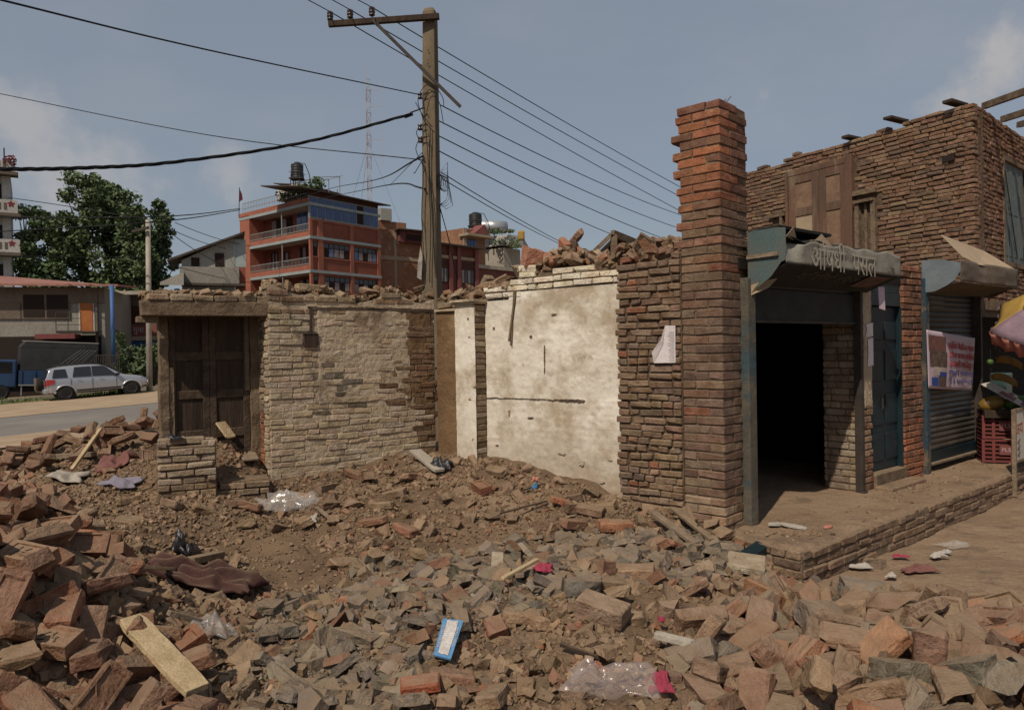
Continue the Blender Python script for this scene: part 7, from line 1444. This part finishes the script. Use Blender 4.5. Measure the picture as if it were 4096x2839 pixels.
sprinkle(6, (-4.4, -2.2, 5.2, 7.2), 'gravel', lambda X, Y: loose(X, Y, .02, .2, pick(rr, (DUST, 2), (TAN, 2)), '{k} brick in the {p} of the gravel near the stub wall', 'bricks on the gravel', .4, mid=(-3.2, 6.2)), .35)
# bricks placed as the photo shows them
def brick_at(px, py, rot_, col, label, k=1., lift=.03, me_=None, sz=None, name='brick', cat='brick'):
    p = ong(px, py); s = sz or (BS[0]*k, BS[1]*k, BS[2]*k); return drop(name, me_ or rr.choice(BR['brick']), (p[0], p[1], float(hgt(p[0], p[1]))+lift), s, rot_, col, label, cat)
brick_at(2462, 2130, (.05, .05, .1), (.36, .17, .095), 'whole orange brick lying on the chips before the brown wall', 1.15, .06)
brick_at(1682, 2785, (.15, -.1, .05), (.38, .12, .065), 'bright orange-red brick at the bottom centre', .82, .05)
brick_at(2290, 2120, (.1, .2, .7), (.27, .15, .1), 'reddish brick leaning left of the whole orange brick', 1.0, .05); brick_at(2360, 2060, (.1, .1, -.4), (.25, .16, .11), 'dusty brick behind the leaning reddish brick', 1.0, .04)
brick_at(2240, 2030, (.1, .3, .2), (.40, .16, .09), 'small bright orange brick end below the white wall', .7, .05)
brick_at(2410, 2470, (.2, .2, -.5), (.30, .21, .15), 'big pale brick lump in the centre right of the rubble', 1.3, .05, sz=(.30, .15, .11)); brick_at(2330, 2380, (.0, .0, .1), (.17, .15, .125), 'dark grey block of mortar with a brick on its top', 1.2, .04, sz=(.27, .16, .11), me_=HMESH[2], name='mortar_block', cat='block')
brick_at(2540, 2310, (.1, -.05, -.25), (.33, .215, .135), 'sandy orange brick lying in the chips right of centre', 1.1, .03); brick_at(2090, 2490, (.0, .1, .05), (.34, .23, .145), 'flat orange-tan brick left of the pale lump', 1., .03)
brick_at(2700, 1985+215, (.1, .4, .8), (.36, .17, .11), 'small pinkish brick below the splintered planks', .7, .04)
for px, py, a, cc, lb_ in ((3570, 2150, .4, (.33, .15, .09), 'orange brick lying on the lane beside the plinth'), (3640, 2125, .55, (.26, .15, .1), 'second dusty brick beside the orange brick on the lane')): brick_at(px, py, (0, 0, -a), cc, lb_, 1.25, .03)
brick_at(3490, 2265, (0, .05, -.4), (.21, .155, .11), 'flat grey stone lying on the lane among scraps', 1.2, .025, me_=CMESH[1], sz=(.30, .2, .09), name='flat_stone', cat='stone')
brick_at(3925, 2495, (0, 0, .1), (.13, .10, .08), 'small dark stone alone on the lane at the right', .4, .03, me_=HMESH[4], sz=(.10, .08, .07), name='small_stone', cat='stone')
brick_at(3300, 2540, (.3, .2, .3), (.24, .19, .15), 'grey block of mortared brick at the lower right', 1.2, .1, sz=(.30, .20, .13), me_=HMESH[1], name='mortar_block', cat='block'); brick_at(3520, 2420, (.1, .1, -.2), (.24, .21, .18), 'grey-violet lump of render with orange brick behind the right heap', 1, .05, me_=HMESH[7], sz=(.42, .24, .15), name='render_lump', cat='lump')
brick_at(2985, 2285, (.25, .1, -.3), (.42, .36, .26), 'pale square slab leaning near the corner of the plinth', 1, .06, sz=(.27, .22, .06), name='pale_slab', cat='slab')
brick_at(1990, 2275, (1.2, .1, .1), (.46, .40, .30), 'pale tile shard standing upright in the grey heap', 1, .06, sz=(.09, .13, .018), name='tile_shard', cat='shard')
# marked bricks at the left edge
for px, py, rot_, tx_, lab_ in ((110, 2310, (.30, .12, -.25), '16A', 'large brick stamped with letters at the left edge'), (215, 2190, (.45, -.1, -.1), 'M', 'tilted brick with a stamped frog near the left edge'), (200, 2660, (.25, .1, -.15), '८५', 'stamped brick lying flat at the bottom left')):
    p = ong(px, py); o = drop('stamped_brick', FROG[rr.randrange(4)], (p[0], p[1], float(hgt(p[0], p[1]))+.10), (.27, .135, .075), rot_, (.28, .16, .10), lab_, 'brick')
    t = text_mesh(tx_, .38, 'mortar', 'stamp', o, Matrix.Translation((0, 0, .37))@Matrix.Diagonal((1, 1.9, 1, 1)), .03)
# ---------------------------------------------------------------- rubble on the wall tops
def top_heap(fr, x0, x1, d0, d1, zf_, n, sizes, pal, hp, seed):
    r_ = random.Random(seed)
    for _ in range(n):
        x = r_.uniform(x0, x1); d = r_.uniform(d0, d1); sz = r_.uniform(*sizes); p = wpt(fr, x, d); M = rotm(r_.gauss(0, .5), r_.gauss(0, .5), r_.uniform(0, 6.28))@np.diag((sz*r_.uniform(.9, 1.6), sz*r_.uniform(.7, 1.1), sz*r_.uniform(.3, .7))); hp.add((HULL if r_.random() < .5 else CHIP)[r_.randrange(20)], M, (p[0], p[1], zf_(x, d, r_)+sz*.12), pick(r_, *pal))
wt_ = Heap(); PT = (((.27, .19, .125), 4), (CLOD, 2), (PALE, 1))
top_heap(FA, XA0+.02, 0, .03, .33, lambda x, d, q: topA(x)-.0+.03*q.random(), 340, (.03, .09), PT, wt_, 1); top_heap(FA, -3.0, XA0, .05, .42, lambda x, d, q: 2.435+.02*q.random(), 200, (.03, .08), PT, wt_, 2)
def zB(x, d, q): e = .18*max(0, 1-abs(x+1.75)/.62)+.07*max(0, 1-abs(x+3.05)/.5); return topB(x)-.005+e*q.random()
top_heap(FC, XB0, XB1+.05, .08, .40, zB, 560, (.04, .13), PT, wt_, 3); top_heap(FC, -1.05, -.40, .04, .34, lambda x, d, q: 2.63+.17*q.random()*(1 if x < -.45 else .5), 330, (.03, .13), (((.24, .17, .12), 4), (CLOD, 2), (BROWN, 2)), wt_, 4)
tag(wt_.obj('wall_top_debris'), 'crumbs and chips lying along the broken wall tops', 'debris')
k = 0; WG = 'bricks heaped on the white wall'
for x, d, z, col, kk, tl_ in ((-1.98, .2, 2.78, (.40, .17, .10), 1.0, .5), (-1.80, .22, 2.90, (.38, .15, .085), 1.0, .8), (-1.66, .2, 2.86, (.24, .17, .12), 1.0, .5), (-1.72, .3, 2.97, (.33, .2, .14), .9, .7), (-1.52, .2, 2.76, (.37, .16, .09), 1.0, .4), (-1.40, .25, 2.74, (.26, .18, .12), .9, .5), (-1.25, .2, 2.70, (.34, .18, .11), .8, .5), (-1.86, .12, 2.72, (.37, .17, .1), .9, .3), (-1.60, .12, 2.70, (.3, .2, .14), .9, .4), (-1.12, .22, 2.74, (.24, .17, .12), 1, .4), (-3.3, .2, 2.5, (.3, .21, .14), .9, .4), (-3.1, .2, 2.52, (.29, .2, .14), 1, .5), (-2.9, .2, 2.56, (.32, .2, .13), .9, .5), (-2.72, .22, 2.60, (.26, .18, .12), 1., .5), (-2.5, .24, 2.60, (.25, .17, .12), .9, .4), (-3.42, .12, 2.50, (.33, .19, .12), .7, .5), (-2.3, .28, 2.66, (.27, .19, .13), 1., .4), (-3.0, .32, 2.58, (.27, .2, .14), 1., .4)):
    p = wpt(FC, x, d, z); t = rr.random(); drop('brick', rr.choice(BROKE) if t < .6 else rr.choice(BR['brick']), tuple(p), [s*kk*1.05 for s in BS], (rr.gauss(0, tl_), rr.gauss(0, tl_), rr.uniform(0, 6.28)), col, 'loose broken brick on top of the white wall', 'brick', WG)
p = wpt(FC, -2.16, .18, 2.80); drop('brick_chunk', HMESH[3], tuple(p), (.27, .15, .21), (.1, .2, .5), (.40, .19, .125), 'large upright orange chunk of brickwork on the white wall', 'chunk'); p = wpt(FC, -2.17, .11, 2.69); drop('brick', rr.choice(BR['brick_wash']), tuple(p), (.25, .12, .07), (.03, .05, math.radians(90-130.4)), WHITE, 'whitewashed brick under the upright orange chunk', 'brick')
for x, l in ((-1.79, .21), (-1.45, .2)): p = wpt(FA, x, .12, 2.545); drop('brick', rr.choice(BR['brick_wash']), tuple(p), (l+.05, .15, .075), (.02, .03, math.radians(90-55.7)), (.33, .25, .165), ('first' if x < -1.6 else 'second')+' loose block on the left end of the cream-washed wall', 'brick')
for x, d, dz in ((-.75, .1, .0), (-.3, .14, .02), (-.55, .2, .01), (-.12, .2, .05)): p = wpt(FA, x, d, 2.52+dz); drop('brick', rr.choice(BROKE), tuple(p), [s*.9 for s in BS], (rr.gauss(0, .3), rr.gauss(0, .3), rr.uniform(0, 6.28)), pick(rr, ((.13, .09, .065), 1), ((.26, .18, .12), 2), ((.34, .19, .12), 1)), 'loose brick lying on top of the cream-washed wall', 'brick', 'bricks on the cream-washed wall')
# ---------------------------------------------------------------- timber
def plank(label, a, e, w, t, mat, lift=(.05, .05), name='plank'):
    A = ong(*a); E_ = ong(*e); A[2] = float(hgt(A[0], A[1]))+lift[0]; E_[2] = float(hgt(E_[0], E_[1]))+lift[1]; b = MB(); A, E_ = Vector(A), Vector(E_); tt = (E_-A).normalized(); n_ = tt.cross(Vector((0, 0, 1))).normalized()*w/2; u_ = n_.cross(tt).normalized()*t; N_ = 10; vs = []
    for i in range(N_+1): q = A+(E_-A)*i/N_; k_ = 1-(.25*rr.random() if i in (0, N_) else .06*rr.random()); vs += [q-n_*k_, q+n_*k_, q+n_*k_+u_, q-n_*k_+u_]
    b.add(vs, [(0, 3, 2, 1), tuple(range(4*N_, 4*N_+4))]+[(4*i+j, 4*i+(j+1) % 4, 4*i+4+(j+1) % 4, 4*i+4+j) for i in range(N_) for j in range(4)]); return tag(b.obj(name, mat, bevel=.003), label, 'plank' if name == 'plank' else name.split('_')[-1])
plank('pale rough plank lying across the near left heap', (520, 2600), (790, 2880), .125, .035, 'wood_pale', (.14, .12))
plank('left of two weathered planks slanting below the brown wall', (2610, 2095), (2800, 2225), .07, .03, 'wood_grey', (.08, .05)); plank('right of two weathered planks slanting below the brown wall', (2690, 2080), (2850, 2190), .06, .025, 'wood_old', (.09, .05))
plank('white painted stick lying in the grey heap', (2010, 2370), (2150, 2300), .035, .02, 'wood_pale', (.08, .09), 'white_stick'); plank('tan board under the white painted stick', (2020, 2260), (2080, 2350), .06, .025, 'wood_grey', (.06, .06))
plank('thin splinter of wood on the dirt mound below the white wall', (2040, 2010), (2180, 1960), .02, .015, 'wood_dark', (.05, .05), 'wood_splinter'); plank('thin dark lath below the dirt mound', (2000, 2075), (2190, 2030), .02, .015, 'wood_dark', (.04, .05), 'wood_lath'); plank('short batten lying by the clear plastic bag', (1265, 2055), (1340, 2115), .035, .02, 'wood_grey', (.05, .04), 'wood_batten')
plank('grey splintered board among bricks at the lower left', (670, 2520), (810, 2545), .05, .03, 'wood_grey', (.08, .07)); plank('slim pole leaning on the heap by the road', (290, 1900), (408, 1808), .04, .03, 'wood_pale', (.04, .25), 'leaning_pole'); plank('dark lath in the chips at the lower middle', (2240, 2625), (2440, 2690), .02, .02, 'wood_dark', (.05, .05), 'wood_lath')
plank('red-brown planed board leaning by the door', (925, 1770), (1005, 1885), .16, .02, 'wood_grey', (.22, .10)); plank('second short board by the doorway', (880, 1775), (925, 1815), .14, .02, 'wood_pale', (.22, .14)); plank('brown flat timber under the maroon cloth', (760, 2285), (880, 2255), .10, .05, 'wood_old', (.05, .05)); plank('split bamboo end under the maroon cloth', (520, 2325), (720, 2330), .03, .02, 'wood_pale', (.08, .08), 'bamboo_end')
plank('pale long timber in the heap by the road', (200, 1858), (380, 1852), .08, .05, 'wood_grey', (.06, .06)); plank('dark grey zinc trough on the dirt mound', (1660, 1845), (1760, 1915), .14, .03, 'concrete', (.10, .06), 'zinc_trough'); plank('grey broken board on the white slab at the lower right', (2620, 2620), (2780, 2650), .06, .03, 'concrete', (.10, .08))
# ---------------------------------------------------------------- litter
def rag(label, name, cat, px, py, w, d, h, mat, rz=0., seed=1, lift=.0, n=26, fold=1.):
    r_ = random.Random(seed); p = ong(px, py); g0 = float(hgt(p[0], p[1])); b = MB(); ph = [r_.uniform(0, 6.28) for _ in range(6)]; ca, sa = math.cos(rz), math.sin(rz)
    def fn(u, v):
        x, y = (u-.5)*w, (v-.5)*d; e = max(0, 1-(2*abs(u-.5))**3)*max(0, 1-(2*abs(v-.5))**3)
        z = h*(e**.6)*(.55+.25*math.sin(u*9+ph[0]+v*3*fold)+.2*math.sin(v*11*fold+ph[1]+u*5)+.12*math.sin(u*21+ph[2]))
        rad = 1+.16*math.sin(math.atan2(v-.5, u-.5)*3+ph[3])+.1*math.sin(math.atan2(v-.5, u-.5)*7+ph[4]); x *= rad; y *= rad; X, Y = p[0]+x*ca-y*sa, p[1]+x*sa+y*ca
        return (X, Y, max(float(hgt(X, Y)), g0-.05)+.012+lift+max(0, z))
    b.grid(fn, n, n); o = b.obj(name, mat, smooth=True); s_ = o.modifiers.new('t', 'SOLIDIFY'); s_.thickness = .0025; return tag(o, label, cat)
rag('crumpled maroon cloth lying in the pit beside the left heap', 'maroon_cloth', 'cloth', 810, 2390, .72, .32, .17, 'maroon_cloth', .15, 2, .07, 56, 3.4)
rag('crumpled rose cloth by the heap beside the road', 'rose_cloth', 'cloth', 460, 1880, .36, .28, .14, 'rose_cloth', .2, 5, .04)
rag('large clear plastic bag on the dirt mound', 'plastic_bag', 'plastic bag', 1160, 2050, .52, .32, .13, 'film', .1, 3, .05, 34, 1.5); rag('small clear plastic bag in the chips at the lower left', 'plastic_bag', 'plastic bag', 860, 2570, .20, .16, .10, 'film', 0, 4, .07); rag('long pinkish plastic bag at the bottom right of centre', 'plastic_bag', 'plastic bag', 2450, 2800, .45, .17, .13, 'film_pink', -.15, 6, .06, 34)
rag('thin white plastic scrap on the lane by the bricks', 'plastic_scrap', 'scrap', 3820, 2190, .26, .17, .05, 'film', 0, 7, .01); rag('crimson net sack at the bottom beside the pink bag', 'net_sack', 'sack', 2640, 2815, .11, .10, .07, 'pink_net', 0, 8, .07); rag('crimson net rag beside the white painted stick', 'net_rag', 'rag', 2175, 2330, .12, .09, .05, 'pink_net', 0, 9, .07); rag('tiny crimson scrap in the brown clods', 'net_scrap', 'scrap', 2648, 2540, .04, .04, .03, 'pink_net', 0, 10, .07)
rag('crimson wrapper lying on the lane', 'wrapper', 'wrapper', 3602, 2240, .12, .07, .02, 'pink_net', -.4, 11, .02)
for i, (px, py, w, d, lb_) in enumerate(((3440, 2282, .2, .08, 'torn white paper on the lane near the plinth foot'), (3750, 2240, .14, .09, 'crumpled white tissue on the lane'), (3780, 2225, .16, .07, 'second white tissue beside the crumpled one'), (3565, 2322, .09, .07, 'small white scrap beside the flat stone'), (3668, 2432, .18, .07, 'white paper packet lying on the lane in front'), (1150, 1985, .05, .05, 'small white tile crumb left of the clear bag'), (1255, 2095, .09, .06, 'white broken switch by the clear plastic bag'), (2980, 2105, .14, .08, 'white rag beside the foot of the shutter post'))): rag(lb_, 'paper_scrap', 'scrap', px, py, w, d, .035, 'white_scrap', .3*i, 20+i, .02 if i != 7 else .06, 12)
rag('brown wrapper heap on the lane beside the white tissues', 'brown_wrapper', 'wrapper', 3670, 2290, .22, .16, .05, 'rose_cloth', 0, 31, .01); rag('small blue rag in the dirt below the white wall', 'blue_rag', 'rag', 2140, 1975, .06, .05, .05, 'blue_scrap', 0, 32, .05, 12); rag('small orange rag above the blue rag', 'orange_rag', 'rag', 2140, 1950, .06, .05, .04, 'cloth_pink', 0, 33, .06, 12); rag('black plastic bag on the dirt mound near the corner', 'black_bag', 'plastic bag', 1765, 1880, .22, .14, .10, 'black_bag', 0, 34, .03); rag('black scrap of plastic behind the maroon cloth', 'black_bag', 'plastic bag', 735, 2225, .16, .2, .16, 'black_bag', 0, 35, .02); rag('lilac plastic sheet lying on the gravel', 'lilac_sheet', 'sheet', 475, 1945, .34, .16, .05, 'lilac_sheet', .2, 36, .03); rag('bent grey shovel blade at the foot of the leaning pole', 'shovel_blade', 'shovel', 265, 1928, .36, .26, .06, 'concrete', .2, 37, .03, 16, .4); rag('dark blue rag on the stub wall', 'blue_rag', 'rag', 715, 1752, .13, .09, .03, 'black_bag', 0, 38, .0, 12)
o = bpy.data.objects['blue_rag.001']; 
for v in o.data.vertices: v.co.z += stz-float(np.mean([q.co.z for q in o.data.vertices])) if 0 else 0
_m = np.array([v.co[:] for v in o.data.vertices]); _c = _m.mean(0); _t = wpt(FS, -.34, .12, stz+.03)
for v in o.data.vertices: v.co = Vector(v.co)-Vector(_c)+Vector(_t)
# medicine packet
pk = thing('blue_white_packet', 'blue and white printed packet lying in the rubble', 'packet'); q = [ong(1775, 2560), ong(1855, 2562), ong(1805, 2705), ong(1735, 2690)]; q = [np.array((a[0], a[1], float(hgt(a[0], a[1]))+.115-.02*(i > 1))) for i, a in enumerate(q)]; nn_ = np.cross(q[1]-q[0], q[3]-q[0]); nn_ = nn_/np.linalg.norm(nn_); nn_ = nn_ if nn_[2] > 0 else -nn_
b = MB(); b.plate(q, -nn_*.012); b.obj('wrapper', 'pack_blue', pk); L2 = lambda u, v, e=.002: (1-v)*((1-u)*q[0]+u*q[1])+v*((1-u)*q[3]+u*q[2])+nn_*e
b = MB(); b.grid(lambda u, v: tuple(L2(.22+.56*u, .04+.9*v, .003+.002*math.sin(u*9+v*14))), 8, 14); b.obj('label_panel', 'pack_white', pk)
ex_ = q[3]-q[0]; text_mesh('EXTRA STRONG', .022, 'pack_white', 'lettering', pk, basis(tuple(L2(.85, .5, .004)), ex_, q[1]-q[0]), .0005); text_mesh('EXTRA STRONG', .022, 'pack_white', 'lettering', pk, basis(tuple(L2(.13, .5, .004)), ex_, q[1]-q[0]), .0005)
# things on the plinth
def on_pl(px, py): return onz(px, py, PZ+.01)
for i, (px, py, a) in enumerate(((3110, 2100, .5), (3175, 2108, -.5))):
    p = on_pl(px, py); b = MB(); b.lathe([(0, 0), (.5, 0), (.5, .35), (0, .35)], n=18); o = tag(b.obj('slipper', 'slipper', smooth=False, bevel=.05), ('left', 'right')[i]+' pale worn slipper lying on the plinth', 'slipper', 'slippers on the plinth'); o.location = p; o.scale = (.22, .085, .06); o.rotation_euler = (0, .1, a)
p = on_pl(3312, 2108); b = MB(); b.lathe([(0, 0), (.5, .0), (.42, .3), (0, .35)], n=14); o = tag(b.obj('orange_shard', 'cloth_pink', bevel=.03), 'oval orange shard lying on the plinth', 'shard'); o.location = p; o.scale = (.12, .055, .05); o.rotation_euler = (0, 0, .6)
hp = Heap()
for _ in range(420):
    x, d = rr.uniform(.0, 6.6), rr.uniform(PD+.06, -.02); 
    if rr.random() < .45: x, d = rr.gauss(3.0, .35), rr.uniform(-.42, -.06)
    elif rr.random() < .4: x, d = rr.gauss(.3, .3), rr.uniform(-.6, -.1)
    if x < .02 or d > -.03: continue
    s = rr.uniform(.008, .03)*(1.6 if rr.random() < .12 else 1); p = wpt(FD, x, d); hp.add(CHIP[rr.randrange(20)], rotm(rr.gauss(0, .3), rr.gauss(0, .3), rr.uniform(0, 6.28))@np.diag((s*1.5, s, s*.5)), (p[0], p[1], PZ+s*.15), pick(rr, (DUST, 3), (CLOD, 1), (PALE, 1)))
for _ in range(2600):
    X, Y = rr.uniform(2.0, 7.5), rr.uniform(3.2, 9.0)
    if rr.random() < .35: q_ = rr.uniform(0, 1); X, Y = 2.6+3.4*q_+rr.gauss(0, .18), 5.35+2.6*q_+rr.gauss(0, .18)
    if not ok_ground(X, Y) or float(street(X, Y)) < .4: continue
    s = rr.uniform(.008, .03)*(1.8 if rr.random() < .1 else 1); hp.add(CHIP[rr.randrange(20)], rotm(rr.gauss(0, .3), rr.gauss(0, .3), rr.uniform(0, 6.28))@np.diag((s*1.6, s, s*.5)), (X, Y, float(hgt(X, Y))+s*.15), pick(rr, (DUST, 3), (CLOD, 2), (PALE, .6), (RUST, .4)))
tag(hp.obj('lane_grit'), 'scattered grit and pebbles on the lane and plinth', 'grit')
b = MB(); p = ong(3010, 2245); b.box(-.17, .17, -.06, .06, -.04, .05, .004); o = tag(b.obj('green_box', 'blue_paint', bevel=.006), 'dark green-grey metal box lying against the plinth', 'box'); o.location = (p[0], p[1], p[2]+.05); o.rotation_euler = (.1, -.15, .75)
# heap of bricks behind and beside the stub
taken.clear()
for _ in range(14):
    X, Y = rr.uniform(-4.4, -2.3), rr.uniform(6.3, 8.2)
    if not ok_ground(X, Y) or not free(X, Y, .22): continue
    loose(X, Y, .02, .3, pick(rr, (DUST, 2), (TAN, 2), (BROWN, 1)), '{k} brick in the {p} of the debris around the stub wall', 'bricks around the stub wall', .3, .9, mid=(-3.2, 7.2))
